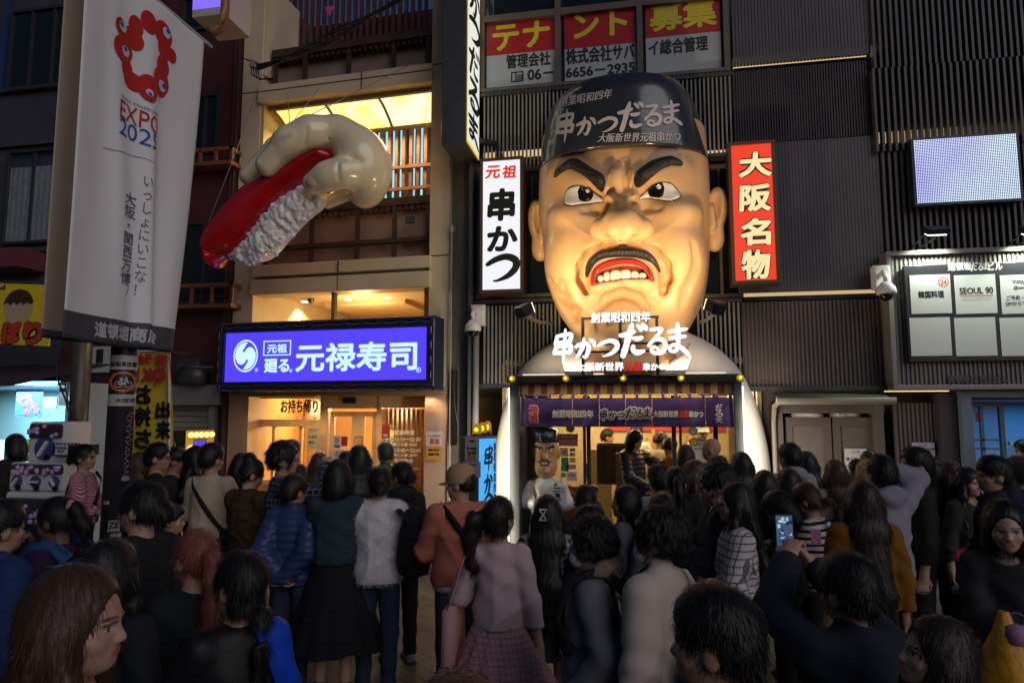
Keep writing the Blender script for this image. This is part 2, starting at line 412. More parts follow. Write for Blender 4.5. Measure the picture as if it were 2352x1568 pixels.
ink = mat('black_ink', (.012, .012, .014), rough=.5)
def clear_glass():
    m = bpy.data.materials.get('clear_glass')
    if m: return m
    m = bpy.data.materials.new('clear_glass'); m.use_nodes = True; nt = m.node_tree; nt.nodes.clear()
    o = nt.nodes.new('ShaderNodeOutputMaterial'); mx = nt.nodes.new('ShaderNodeMixShader'); t = nt.nodes.new('ShaderNodeBsdfTransparent'); g = nt.nodes.new('ShaderNodeBsdfGlossy')
    g.inputs['Roughness'].default_value = .02; t.inputs[0].default_value = (.93, .95, .94, 1); mx.inputs[0].default_value = .07
    nt.links.new(t.outputs[0], mx.inputs[1]); nt.links.new(g.outputs[0], mx.inputs[2]); nt.links.new(mx.outputs[0], o.inputs[0]); return m
glass = clear_glass()

# ================================================================ SUSHI SHOP BUILDING (turned 3.5 deg to the neighbour)
HX = at(1028, 900, 9.5).x
FS = Matrix.Translation((HX, 9.5, 0)) @ Matrix.Rotation(R(-3.5), 4, 'Z')
# local frame: x runs along the facade (negative = towards the left end), y=0 is the facade face
CUR[0] = FS
def S(px, py, y=0.): return at(px, py, y, FS)
def sr(a, b, c, d, y=0.): return rect(a, b, c, d, y, FS)
XL, XR = S(527, 900).x, 0.0
zt = 9.2
sb = thing('sushi_building', 'cream panelled narrow building with brown slatted screens above a sushi shop', 'building', (XL / 2, 1.5, 0))
PW = S(572, 900).x                                   # inner edge of the left pier
PR = S(986, 600).x                                   # inner edge of the right pier
b = MB(); b.box(XL, PW - .0, 0, 3.4, S(500, 905).z, zt); b.box(PR, XR, 0, 3.4, S(1000, 905).z, zt); b.box(XL, XR, 3.4, 3.6, 2.4, zt)
b.build('wall', cream, sb)
j = MB()
for py in (218, 552): z = S(540, py).z; j.box(XL - .002, PW + .002, -.004, .01, z - .008, z + .008)
for py in (148, 587): z = S(1005, py).z; j.box(PR - .002, XR + .002, -.004, .01, z - .008, z + .008)
j.build('panel_joint', groove, sb)
# floor bands: upper ledge, lower ledge, soffit bands
def band(pyt, pyb, y0, y1, name, m, grow=0.03, zz=None):
    zt_, zb_ = S(780, pyt, y0).z, S(780, pyb, y0).z
    return MB().box(PW - grow, PR + grow, y0, y1, zb_, zt_).build(name, m, sb, bevel=.01)
band(172, 213, -.05, 1.0, 'ledge', cream)
band(598, 625, -.03, 1.0, 'ledge', cream)
band(632, 668, -.05, .3, 'ledge', cream)
j = MB()
for py in (187,): z = S(780, py, -.06).z; j.box(PW - .02, PR + .02, -.056, -.03, z - .007, z + .007)
xm = S(830, 190, -.05).x; j.box(xm - .008, xm + .008, -.056, -.03, S(780, 213, -.05).z, S(780, 172, -.05).z)
for py0, py1 in ((632, 668), (598, 625)): xm = S(775, 640, -.05).x; j.box(xm - .006, xm + .006, -.056, -.02, S(780, py1, -.05).z + .01, S(780, py0, -.05).z - .01)
j.build('panel_joint', groove, sb)
# second recess (upper floor): back screen of red-brown slats, balcony rail and panels
YB = .95
def slats(pxa, pxb, pyt, pyb, y, n, w, dep, m, name, parent, fr=FS):
    x0, x1, z0, z1 = rect(pxa, pyt, pxb, pyb, y, fr); mb = MB()
    for i in range(n):
        x = x0 + (x1 - x0) * (i + .5) / n; mb.box(x - w / 2, x + w / 2, y, y + dep, z0, z1)
    return mb.build(name, m, parent)
x0, x1 = PW, PR
MB().box(x0, x1, YB + .5, YB + .6, S(780, 660, YB).z, zt).build('recess_wall', mat('brown_recess', (.07, .03, .02), rough=.7, noise=.2), sb)
slats(640, 985, -60, 118, YB, 24, .055, .06, mat('plum_slat', (.10, .035, .03), rough=.55, noise=.25), 'slat_screen', sb)
ul = MB(); z1, z0 = S(780, 95, .12).z, S(780, 112, .12).z; ul.box(PW + .1, PR, .1, .22, z0, z1)
for px in (632, 700, 800, 903, 983):
    x = S(px, 150, .14).x; ul.box(x - .03, x + .03, .13, .19, S(780, 172, .12).z, z0)
for i in range(30):
    x = PW + .15 + (PR - PW - .2) * i / 29; ul.box(x - .025, x + .025, .14, .3, z0 - .07, z0)
ul.build('railing', wood_dark, sb)
MB().box(PW + .05, PR, .3, .34, S(780, 172, .3).z - .05, S(780, 118, .3).z).build('railing_panel', mat('beige_board', (.30, .22, .18), rough=.6, noise=.2, nscale=2), sb)
MB().box(PW, PW + .05, 0.02, .95, S(600, 172).z, zt).build('side_panel', cream, sb)
# luminous ceiling of three bowed panels
lc = thing('ceiling_light', 'row of three bowed glowing yellow ceiling panels above the hand sculpture', 'ceiling light', S(800, 235, .3))
gm = mat('lantern_paper', (.5, .45, .3), rough=.5, emit=(1, .8, .42), es=1.55)
nt, N, LK, Bs = nodes_of(gm); tc = N.new('ShaderNodeTexCoord'); nz = N.new('ShaderNodeTexNoise'); nz.inputs['Scale'].default_value = 2.1; nz.inputs['Detail'].default_value = 3
LK.new(tc.outputs['Object'], nz.inputs['Vector']); cr = N.new('ShaderNodeValToRGB'); e = cr.color_ramp.elements
e[0].position = .3; e[0].color = (1, .48, .09, 1); e[1].position = .62; e[1].color = (1, .86, .50, 1); k = e.new(.46); k.color = (.95, .66, .16, 1)
LK.new(nz.outputs[0], cr.inputs[0]); LK.new(cr.outputs[0], Bs.inputs['Emission Color'])
ya, yb = .12, .72
za, zb = S(800, 218, .0).z - .02, S(800, 218, .0).z - .30
xa, xb = PW + .14, PR - .02
nn = 8
def bow(t): return ya + (yb - ya) * t, za - (za - zb) * (t ** 1.7)
lamp('AREA', ((xa + xb) / 2, .55, za - .32), 75, (1, .74, .36), 2.6, ((xa + xb) / 2, .8, 0), sy=.4)
fr_ = MB()
for k in range(3):
    u0, u1 = xa + (xb - xa) * k / 3 + .02, xa + (xb - xa) * (k + 1) / 3 - .02
    mb = MB(); vs = []
    for i in range(nn + 1):
        y, z = bow(i / nn); vs += [(u0, y, z), (u1, y, z)]
    mb.add(vs, [(2 * i, 2 * i + 1, 2 * i + 3, 2 * i + 2) for i in range(nn)]); mb.build('light_panel', gm, lc)
for k in range(4):
    u = xa + (xb - xa) * k / 3
    fr_.tube([(u, *bow(i / nn)) for i in range(nn + 1)], .025, 6)
for t in (0, 1): y, z = bow(t); fr_.box(xa - .05, xb + .02, y - .03, y + .03, z - .03, z + .03)
fr_.build('frame', mat('bronze_trim', (.16, .11, .05), rough=.5), lc)
MB().box(PW, PW + .06, .02, YB + .4, S(600, 470).z, S(780, 213).z).build('side_panel', mat('ochre_stucco', (.52, .40, .16), rough=.75, bump=.4, bscale=30), sb)
# main recess screen: orange slats with cool light showing between
slats(560, 985, 255, 470, YB, 27, .052, .07, wood_slat, 'slat_screen', sb)
x0, x1, z0, z1 = sr(560, 235, 985, 480, YB + .3)
cg = thing('tube_light', 'cool white light tubes glowing behind the orange slat screen', 'tube light', ((x0 + x1) / 2, YB + .3, z0))
mb = MB()
for px in (905, 922, 950, 968, 888, 868): 
    x = S(px, 400, YB + .3).x; mb.box(x - .02, x + .02, YB + .28, YB + .31, z0 + .05, z1 - .25)
mb.build('tube', glow('cool_tube', (.25, .75, .9), 1.1, False), cg)
rl = MB()
for py in (383, 433): z = S(930, py, YB - .04).z; rl.box(S(860, 400, YB).x, PR, YB - .05, YB - .003, z - .025, z + .025)
rl.build('rail', wood_slat, sb)
ul = MB(); z1, z0 = S(780, 465, .12).z, S(780, 482, .12).z; ul.box(PW + .05, PR, .1, .2, z0, z1)
for px in (610, 715, 820, 905, 983):
    x = S(px, 520, .14).x; ul.box(x - .03, x + .03, .13, .19, S(780, 600, .12).z, z0)
for i in range(30):
    x = PW + .1 + (PR - PW - .15) * i / 29; ul.box(x - .025, x + .025, .14, .26, z0 - .07, z0)
z = S(780, 560, .12).z; ul.box(PW, PR, .1, .24, z - .03, z + .03)
ul.build('railing', wood_dark, sb)
MB().box(PW + .02, PR, .3, .34, S(780, 600, .3).z, S(780, 482, .3).z).build('railing_panel', mat('beige_board', (.3, .22, .18)), sb)
fl = thing('floodlight', 'small flat floodlight leaning behind the slatted balcony rail', 'floodlight', S(942, 505, .05))
MB().bbox(S(942, 505, .05), .14, .05, .12, Euler((R(-20), 0, R(8)))).build('housing', charc, fl, bevel=.008)
MB().tube([S(942, 515, .08), S(946, 487, .12)], .008).build('bracket', charc, fl)
# second floor window with warm room
zwt, zwb = S(775, 655, .1).z, S(775, 745, .1).z
xa, xb = S(575, 690, .1).x, S(978, 690, .1).x
room = mat('warm_room_wall', (.55, .38, .17), rough=.7, noise=.06); roomc = mat('warm_room_ceiling', (.6, .5, .32), rough=.8)
rm = MB(); rm.box(xa - .3, xb + .05, 3.2, 3.25, zwb - .6, zwt + .05); rm.box(xa - .35, xa - .3, .2, 3.2, zwb - .6, zwt + .05); rm.box(xb, xb + .05, .2, 3.2, zwb - .6, zwt + .05); rm.build('room_wall', room, sb)
MB().box(xa - .3, xb, .2, 3.2, zwt - .02, zwt + .03).build('room_ceiling', roomc, sb)
MB().box(xa - .3, xb, .2, 3.2, zwb - .65, zwb - .6).build('room_floor', honey, sb)
MB().box(S(745, 690, 1.4).x, S(930, 690, 1.4).x, 1.4, 2.6, S(840, 700, 1.4).z, zwt - .02).build('ceiling_beam', mat('cream_beam', (.62, .5, .3), rough=.7), sb)
for px in (600, 690): pass
fm = MB(); fm.frame(xa - .03, xb + .03, zwb, zwt + .02, .06, .14, .04, .035); x = S(768, 690, .1).x; fm.box(x - .03, x + .03, .06, .14, zwb + .03, zwt - .01); fm.build('window_frame', mat('brass_frame', (.22, .15, .07), rough=.45), sb)
MB().box(xa, xb, .11, .114, zwb, zwt).build('window_pane', glass, sb)
for i, px in enumerate((700, 800, 890)):
    p = S(px, 674, 1.25)
    q = thing('ceiling_spotlight', ['recessed spotlight over the upstairs window near the black camera', 'recessed spotlight above the middle of the upstairs window mullion', 'recessed spotlight above the upstairs beam corner'][i], 'spotlight', (p.x, 1.25, zwt - .03), 'downlights in the upstairs room')
    MB().lathe([(.05, -.012), (.055, 0)], (p.x, 1.25, zwt - .022)).build('lens', glow('warm_lens', (1, .8, .45), 8, False), q)
    lamp('SPOT', (p.x, 1.25, zwt - .06), 60, (1, .72, .36), .03, (p.x, 1.6, zwb - 1), 120)
lamp('POINT', ((xa + xb) / 2, 1.0, zwt - .5), 60, (1, .68, .32), .15)
q = thing('wall_lamp', 'small white cylinder wall lamp seen through the upstairs window', 'wall lamp', S(600, 718, .9))
p = S(632, 722, .9); MB().lathe([(.045, -.07), (.045, .07)], p).build('shade', white_p, q); MB().tube([p, p + Vector((-.14, .05, .02))], .012).build('arm', white_p, q)
q = thing('dome_camera', 'small dark dome camera on the upstairs ceiling', 'camera', S(714, 690, 1.0)); p = S(714, 688, 1.0)
MB().lathe([(.05, .03), (.06, 0), (.045, -.045), (.01, -.06)], p).build('dome', black, q)
# ground floor shopfront
YG = .35
zh, zb0 = S(775, 905).z, 0.0
sf = MB(); sf.box(XL, PW, 0, .5, 0, zh); sf.build('pier', mat('tan_pier', (.42, .26, .14), rough=.5, noise=.1, nscale=2), sb)
XRb = S(974, 1100).x
MB().box(XRb, XR, 0, .5, 0, zh).build('pier', mat('pink_tan_pier', (.5, .33, .24), rough=.5, noise=.08, nscale=2), sb)
MB().box(XL, XR, -.02, .4, zh - .03, zh + .08).build('lintel', mat('tan_lintel', (.40, .26, .14), rough=.5), sb)
tf = MB()
xw0, xw1 = S(576, 940, YG).x, S(742, 940, YG).x
ztr1, ztr0 = S(650, 912, YG).z, S(650, 966, YG).z
tf.frame(xw0 - .04, xw1 + .03, ztr0 - .03, ztr1 + .03, YG - .05, YG + .05, .05)
zo1 = ztr0 - .03; zo0 = .95
tf.frame(xw0 - .04, xw1 + .03, zo0, zo1, YG - .06, YG + .05, .06)
for px in (630, 692): x = S(px, 1000, YG).x; tf.box(x - .025, x + .025, YG - .03, YG + .03, zo0, zo1)
xd0, xd1 = S(756, 1000, YG).x, S(872, 1000, YG).x
tf.box(xw1 + .03, xd0, YG - .06, YG + .06, 0, zh); tf.box(xd1 - .03, xd1 + .05, YG - .06, YG + .06, 0, zh); tf.box(xd0, xd1, YG - .06, YG + .06, S(810, 938, YG).z, zh)
xs1 = XRb
tf.box(xd1, xs1, YG - .05, YG + .05, S(920, 936, YG).z, zh)
tf.build('shopfront_frame', honey_l, sb)
MB().box(xw0 - .04, xw1 + .03, YG - .08, YG + .05, 0, .95).build('counter_front', honey, sb)
MB().box(xw0, xw1, YG + .01, YG + .014, ztr0, ztr1).build('window_pane', glass, sb)
MB().box(xw0, xw1, YG + .01, YG + .014, zo0 + .03, zo1 - .03).build('window_pane', glass, sb)
# sliding door
dr = MB(); zd = S(810, 945, YG).z; dr.frame(xd0 + .02, xd1 - .04, .02, zd, YG - .02, YG + .03, .075)
xm = S(808, 1000, YG).x; xq = S(838, 1000, YG).x; dr.box(xm, xq, YG - .015, YG + .02, .1, zd - .07)
door = dr.build('door', honey_l, sb)
hd = MB()
for py0, py1 in ((1000, 1022), (1032, 1058)):
    x0, x1, z0, z1 = sr(815, py0, 832, py1, YG - .02); hd.frame(x0, x1, z0, z1, YG - .028, YG - .014, .012); 
    xx = (x0 + x1) / 2; hd.box(xx - .006, xx + .006, YG - .026, YG - .015, z0 + .012, z1 - .012)
hd.build('handle', honey, door)
MB().box(xd0 + .09, xd1 - .1, YG + .005, YG + .008, .1, zd - .07).build('pane', glass, door)
q = thing('door_sensor', 'small black automatic door sensor above the sliding wooden door', 'sensor', S(800, 920, YG - .06)); box_px(788, 913, 815, 926, YG - .1, .04, FS).build('body', black, q)
sl = MB()
for i in range(9):
    px = 888 + i * 10.6; x = S(px, 1000, YG + .12).x; sl.box(x - .022, x + .022, YG + .08, YG + .2, 0, S(920, 938, YG).z)
sl.build('slat_screen', honey, sb)
MB().box(xd1, xs1, YG + .0, YG + .004, .05, S(920, 940, YG).z).build('window_pane', glass, sb)
# room behind
kb = MB(); kb.box(XL + .1, XR, 3.0, 3.05, 0, zh + .1); kb.box(XL + .1, XL + .15, .5, 3, 0, zh + .1); kb.box(XR - .05, XR, .5, 3, 0, zh + .1); kb.build('shop_wall', mat('amber_shop_wall', (.60, .34, .12), rough=.6, noise=.15, nscale=1.5), sb)
MB().box(XL + .1, XR, .4, 3, zh + .05, zh + .1).build('shop_ceiling', roomc, sb)
MB().box(XL + .1, XR, .4, 3.0, .004, .012).build('shop_floor', mat('shop_floor_tile', (.3, .22, .14), rough=.4), sb)
pt = MB(); pt.box(S(705, 1000, 1.4).x, S(735, 1000, 1.4).x, 1.4, 1.44, .9, 2.2); pt.box(S(655, 1000, 1.9).x, S(700, 1000, 1.9).x, 1.9, 1.95, .4, 2.2); pt.build('partition', honey, sb)
cab = thing('glass_cabinet', 'glass fronted cabinet with trays inside the takeaway window', 'cabinet', S(600, 1100, 1.5))
x0, x1, z0, z1 = sr(585, 985, 632, 1080, 1.6); cm = MB(); cm.frame(x0, x1, z0, z1, 1.5, 1.9, .03)
for k in range(5): z = z0 + (z1 - z0) * (k + 1) / 6; cm.box(x0 + .03, x1 - .03, 1.52, 1.88, z - .008, z + .008)
cm.build('body', mat('steel_blue_grey', (.35, .42, .45), rough=.3, metal=.6), cab)
cb = MB()
for k in range(5):
    for i in range(4):
        z = z0 + (z1 - z0) * (k + 1) / 6; x = x0 + .05 + i * (x1 - x0 - .1) / 3.4
        cb.box(x, x + .05, 1.56, 1.7, z + .008, z + .05 + .015 * ((i + k) % 3))
cb.build('tray', mat('tray_stack', (.5, .42, .3), rough=.5, noise=.3), cab)
for k, (px, py, w) in enumerate(((600, 1052, 30), (620, 1075, 36))):
    q = thing('cardboard_box', ['small brown carton on the shelf inside the takeaway window', 'larger brown carton low on the shelf inside the takeaway window'][k], 'box', S(px, py, 1.3), 'cartons in the takeaway kitchen')
    x0, x1, z0, z1 = sr(px - w / 2, py - 13, px + w / 2, py + 11, 1.3); MB().box(x0, x1, 1.3, 1.5, z0, z1).build('carton', mat('cardboard', (.36, .24, .13), rough=.8), q, bevel=.004); MB().box(x0, x1, 1.296, 1.299, (z0 + z1) / 2 - .01, (z0 + z1) / 2 + .01).build('tape', mat('tape', (.5, .4, .25)), q)
q = thing('cool_striplight', 'greenish strip light above the cabinet inside the takeaway window', 'strip light', S(605, 985, 1.4)); box_px(587, 977, 632, 983, 1.3, .04, FS).build('tube', glow('green_strip', (.75, 1, .9), 3, False), q)
q = thing('paper_lantern', 'round white paper lantern glowing behind the transom window', 'lantern', S(723, 940, 1.0)); p = S(725, 938, 1.0)
MB().lathe([(.02, -.15), (.09, -.1), (.11, 0), (.09, .1), (.02, .15)], p).build('shade', glow('lantern_white', (1, .72, .36), 1.6), q); MB().lathe([(.03, -.17), (.03, -.15)], p).build('rim', black, q)
for x, y in ((-2.6, 1.2), (-1.7, 1.4), (-.7, 1.3)): lamp('POINT', (x, y, zh - .25), 80, (1, .68, .33), .12)
# downlights under the main sign
for i, px in enumerate((648, 728, 810, 895, 980)):
    p = S(px, 900, -.12); q = thing('downlight', ['small round downlight under the blue sign above the takeaway transom', 'small round downlight under the blue sign above the window post', 'small round downlight under the blue sign above the door sensor', 'small round downlight under the blue sign above the vinyl opening hours', 'small round downlight under the blue sign above the pink tan pier'][i], 'downlight', (p.x, -.12, zh + .09), 'downlights under the sushi sign')
    MB().lathe([(.035, -.02), (.05, 0)], (p.x, -.12, zh + .085)).build('lens', glow('warm_lens2', (1, .72, .34), 6, False), q)
    lamp('SPOT', (p.x, -.12, zh + .05), 85, (1, .66, .32), .04, (p.x, -.7, 0), 150, .7)
# writing on the shop glass
lt = mat('white_vinyl', (.8, .78, .72), rough=.5)
txt('お持ち帰り', (645, 917, 730, 948), YG - .06, mat('brown_vinyl', (.10, .06, .03)), sb, .006, fr=FS)
txt('You can take away お寿司類', (636, 952, 745, 963), YG - .01, lt, sb, fr=FS)
for s, r in (('営業時間', (906, 987, 951, 999)), ('平日11:15～22:30', (884, 1003, 966, 1014)), ('最終ご入店 22:20', (894, 1016, 958, 1024)), ('祝10:45～22:45', (896, 1028, 966, 1039)), ('最終ご入店 22:30', (894, 1041, 958, 1048)), ('年中無休', (905, 1052, 950, 1063)), ('165円(税込)～', (905, 1070, 962, 1081)), ('220円(税込)～', (905, 1098, 962, 1107))):
    txt(s, r, YG - .006, lt, sb, .0025, fr=FS)

# --- main blue sign
sx0, sx1, sz0, sz1 = sr(503, 733, 1000, 897, -.42)
sg = thing('blue_shop_sign', 'large glowing blue and white sushi shop sign in a dark bulb frame', 'sign', ((sx0 + sx1) / 2, -.3, sz0))
MB().box(sx0, sx1, -.42, -.06, sz0, sz1).build('case', mat('dark_blue_case', (.02, .025, .05), rough=.35, noise=.2), sg, bevel=.015)
ix0, ix1, iz0, iz1 = sr(518, 758, 981, 874, -.425)
MB().box(ix0, ix1, -.425, -.40, iz0, iz1).build('face', glow('blue_face', (.085, .05, 1.0), 1.1), sg)
fm = MB(); fm.frame(ix0 - .05, ix1 + .05, iz0 - .05, iz1 + .05, -.47, -.421, .045); fm.build('inner_frame', mat('navy_frame', (.015, .018, .05), rough=.3), sg)
bl = MB(); ch = MB()
for (za_, zb_) in ((iz1 + .07, sz1 - .02), (sz0 + .02, iz0 - .07)):
    zc = (za_ + zb_) / 2
    for i in range(24):
        x = sx0 + .08 + (sx1 - sx0 - .16) * i / 23; bl.bbox((x, -.44, zc + (.02 if i % 2 else -.02)), .11, .05, .03)
    for dz in (-.035, .035): ch.tube([(sx0 + .04, -.45, zc + dz), (sx1 - .04, -.45, zc + dz)], .007, 6)
for xc in ((sx0 + ix0 - .05) / 2, (sx1 + ix1 + .05) / 2):
    for i in range(5):
        z = sz0 + .1 + (sz1 - sz0 - .2) * i / 4; bl.bbox((xc, -.44, z), .03, .05, .11)
    for dx in (-.02, .02): ch.tube([(xc + dx, -.45, sz0 + .05), (xc + dx, -.45, sz1 - .05)], .007, 6)
bl.build('bulb_socket', mat('navy_socket', (.03, .035, .09), rough=.3), sg); ch.build('trim_tube', mat('grey_tube', (.25, .25, .28), rough=.3, metal=.5), sg)
wl = glow('ice_white', (.62, .93, 1.0), 1.05, False); YS = -.428
txt('元禄寿司', (680, 786, 957, 851), YS, wl, sg, .012, fr=FS)
txt('元祖', (614, 790, 659, 810), YS, wl, sg, .005, fr=FS); txt('廻る', (607, 824, 664, 855), YS, wl, sg, .008, fr=FS)
x0, x1, z0, z1 = sr(605, 782, 668, 816, YS); fm = MB(); fm.frame(x0, x1, z0, z1, YS - .002, YS + .003, .014); 
cx, cz = (S(564, 817, YS).x, S(564, 817, YS).z); ra = abs(S(564, 780, YS).z - cz)
fm.ring(cx, cz, YS, ra * .9, ra, 40, .86)
def blob(sgn):   # one half of the comma crest
    pts = []
    for a in np.linspace(0, 2 * math.pi, 30, endpoint=False): pts.append((cx + .86 * ra * (-.34 * sgn + .40 * math.cos(a)), cz + ra * (.02 * sgn + .44 * math.sin(a)) - sgn * ra * .12))
    fm.add([(x, YS - .001, z) for x, z in pts], [tuple(range(30))])
    arc = [(cx + .86 * ra * .83 * math.cos(a) * sgn, cz + ra * .83 * math.sin(a) * sgn) for a in np.linspace(2.9, 5.1 if sgn > 0 else 5.1, 14)]
    return arc
for sgn in (1, -1):
    cx0, cz0 = cx - sgn * .34 * .86 * ra, cz - sgn * .12 * ra
    fm.disc(cx0, cz0, YS - .001, ra * .42, 30, ra * .36)
    out = [(cx + .86 * ra * .84 * math.cos(a), cz + ra * .84 * math.sin(a)) for a in np.linspace(R(195 if sgn > 0 else 15), R(60 + 20 if sgn > 0 else -100), 16)]
    inn = [(cx0 + .36 * ra * math.cos(a), cz0 + .42 * ra * math.sin(a)) for a in np.linspace(R(190 if sgn > 0 else 10), R(80 if sgn > 0 else -100), 16)]
    n = 16; fm.add([(x, YS - .002, z) for x, z in out + inn], [(i, i + 1, n + i + 1, n + i) for i in range(n - 1)])
for px, py, r in ((589, 849, 4), (668, 851, 4), (961, 849, 6)):
    p = S(px, py, YS); q_ = abs(S(px, py - r, YS).z - p.z); fm.ring(p.x, p.z, YS, q_ * .78, q_, 20); text_mb('R', p.x - q_ * .4, p.x + q_ * .4, p.z - q_ * .5, p.z + q_ * .5, YS, .001, mb=fm)
fm.build('crest', wl, sg)
CUR[0] = IDF
# ================================================================ RESTAURANT BUILDING (dark louvred facade)
CUR[0] = IDF
db = thing('restaurant_building', 'dark building clad in vertical louvres and ribbed panels behind the giant head', 'building', (1.5, 11.5, 0))
bx0 = at(1028, 600, 9.5).x + .02; bx1 = 7.5; ztop = 10.0
zg = at(1440, 905, 9.5).z
MB().box(bx0, bx1, 10.0, 10.2, 2.45, ztop).build('wall', darkwall, db)
def lou(pxa, pxb, pyt, pyb, Y, n, w, dep, m, name='louvre'):
    x0, x1 = at(pxa, (pyt + pyb) / 2, Y).x, at(pxb, (pyt + pyb) / 2, Y).x
    z1, z0 = at((pxa + pxb) / 2, pyt, Y).z, at((pxa + pxb) / 2, pyb, Y).z
    mb = MB()
    for i in range(n):
        x = x0 + (x1 - x0) * (i + .5) / n; mb.box(x - w / 2, x + w / 2, Y, Y + dep, z0, z1)
    return mb.build(name, m, db)
# narrow pale service strip between the two buildings
MB().box(bx0, at(1092, 600, 9.5).x, 9.62, 9.66, 0, ztop).build('cladding', mat('pale_strip', (.13, .12, .10), rough=.6, noise=.15), db)
x0 = at(1078, 600, 9.45).x; MB().box(x0, x0 + .06, 9.4, 9.6, 0, ztop).build('downpipe', mat('blue_grey_pipe', (.10, .11, .13), rough=.5), db)
# tenants' window band
yW = 9.45
fx0, fx1 = at(1104, 100, yW).x, at(1672, 100, yW).x
zs = at(1390, 182, yW).z
fm = MB(); tm = mat('bronze_grey_frame', (.12, .10, .08), rough=.45, noise=.1)
for px in (1107, 1281, 1469, 1668): x = at(px, 60, yW).x; fm.box(x - .04, x + .04, yW - .02, yW + .1, zs, ztop)
fm.box(fx0 - .02, fx1 + .02, yW - .04, yW + .1, zs - .05, zs); z = at(1390, 16, yW).z; fm.box(fx0, fx1, yW - .015, yW + .08, z - .05, z + .05)
fm.build('window_frame', tm, db)
MB().box(fx0, fx1, yW + .06, yW + .065, zs, ztop).build('window_pane', glassd, db)
pw = mat('poster_white', (.42, .46, .47), rough=.35); pr = mat('poster_red', (.42, .02, .02), rough=.35); py_ = mat('poster_yellow', (.68, .58, .03), rough=.4)
def poster(pxa, pxb, pzt, pzm, pzb, label, rows):
    x0, x1 = at(pxa, pzm, yW).x, at(pxb, pzm, yW).x; xm = (pxa + pxb) / 2
    z1, zm, z0 = at(xm, pzt, yW).z, at(xm, pzm, yW).z, at(xm, pzb, yW).z
    t = thing('window_poster', label, 'poster', ((x0 + x1) / 2, yW + .05, z0), 'vacancy posters in the upper windows')
    MB().box(x0, x1, yW + .05, yW + .056, z0, zm).build('sheet', pw, t); MB().box(x0, x1, yW + .048, yW + .055, zm + .001, z1).build('red_field', pr, t)
    for s, r, mm, bo in rows: txt(s, r, yW + .046, mm, t, bo)
poster(1116, 1274, 38, 118, 192, 'red and white window poster with two yellow katakana and a fax drawing', [('テナ', (1132, 52, 1262, 112), py_, .014), ('管理会社', (1163, 122, 1264, 154), ink, .005), ('06－', (1212, 158, 1272, 182), ink, .006)])
poster(1296, 1461, 16, 102, 178, 'red and white window poster with phone number beside its bearded neighbour panes', [('ント', (1318, 26, 1440, 84), py_, .016), ('株式会社サバ', (1300, 106, 1458, 142), ink, .006), ('6656－2935', (1300, 150, 1458, 172), ink, .006)])
poster(1483, 1656, -20, 76, 160, 'red and white window poster with two dense yellow kanji', [('募集', (1492, 2, 1645, 66), py_, .014), ('イ総合管理', (1490, 88, 1626, 122), ink, .006)])
bpy.data.objects['window_poster.001']['label'] = 'red and white window poster with an eight digit phone number'
fx = MB(); x0, x1, z0, z1 = rect(1174, 165, 1202, 188, yW + .045); fx.frame(x0, x1, z0, z1, yW + .044, yW + .048, .015); xx = x0 + (x1 - x0) * .35
fx.box(xx, xx + .015, yW + .044, yW + .048, z0 + .015, z1 - .015)
for a in range(3):
    for c in range(3): fx.box(xx + .03 + a * .03, xx + .05 + a * .03, yW + .044, yW + .048, z0 + .025 + c * .03, z0 + .045 + c * .03)
fx.build('fax_drawing', ink, bpy.data.objects['window_poster'])
# louvres behind the cap and beside the head
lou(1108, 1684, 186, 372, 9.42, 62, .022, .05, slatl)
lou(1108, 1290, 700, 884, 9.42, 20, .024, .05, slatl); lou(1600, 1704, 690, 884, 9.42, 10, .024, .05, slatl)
for py, pxa, pxb in ((193, 1104, 1684), (372, 1104, 1690), (690, 1090, 1290), (690, 1600, 1704), (886, 1090, 1290)):
    x0, x1, z = at(pxa, py, 9.4).x, at(pxb, py, 9.4).x, at((pxa + pxb) / 2, py, 9.4).z; MB().box(x0, x1, 9.4, 9.5, z - .025, z + .025).build('rail', charc, db)
# dark mid windows
for pxa, pxb in ((1096, 1282), (1606, 1702)):
    x0, x1, z0, z1 = rect(pxa, 380, pxb, 684, 9.5); mw = MB(); gl = MB(); mw.frame(x0, x1, z0, z1, 9.46, 9.54, .05); mw.box((x0 + x1) / 2 - .02, (x0 + x1) / 2 + .02, 9.47, 9.54, z0, z1); gl.box(x0, x1, 9.55, 9.555, z0, z1)
    for q in range(3): zz = z0 + (z1 - z0) * (.2 + .3 * q); mw.box(x0, x1, 9.57, 9.59, zz, zz + .02)
    mw.build('window_frame', tm, db); gl.build('window_pane', glassd, db)
# lit troughs behind louvres
def trough(pxa, pxb, pyt, pyb, Y, s, label):
    x0, x1, z0, z1 = rect(pxa, pyt, pxb, pyb, Y)
    t = thing('cove_light', label, 'strip light', ((x0 + x1) / 2, Y, z0), 'light strips behind the louvres')
    MB().box(x0, x1, Y, Y + .04, z0 + (z1 - z0) * .25, z1).build('tube', glow('cove%.2f' % s, (1, .74, .36), s), t); MB().box(x0, x1, Y - .01, Y + .06, z0 - .02, z0 + (z1 - z0) * .22).build('tray', charc, t)
trough(1110, 1245, 347, 368, 9.52, .75, 'warm light strip behind the louvres between hanging sign and cap')
trough(1618, 1684, 345, 366, 9.52, .75, 'short warm light strip above the red lightbox')
trough(1684, 1990, 120, 152, 9.55, .8, 'warm light strip under the upper fine louvres')
trough(1706, 2010, 656, 684, 9.55, .6, 'warm light strip level with the white camera beside the tenant board')
trough(2012, 2900, 274, 322, 9.62, .36, 'long dim golden light strip above the dotted screen')
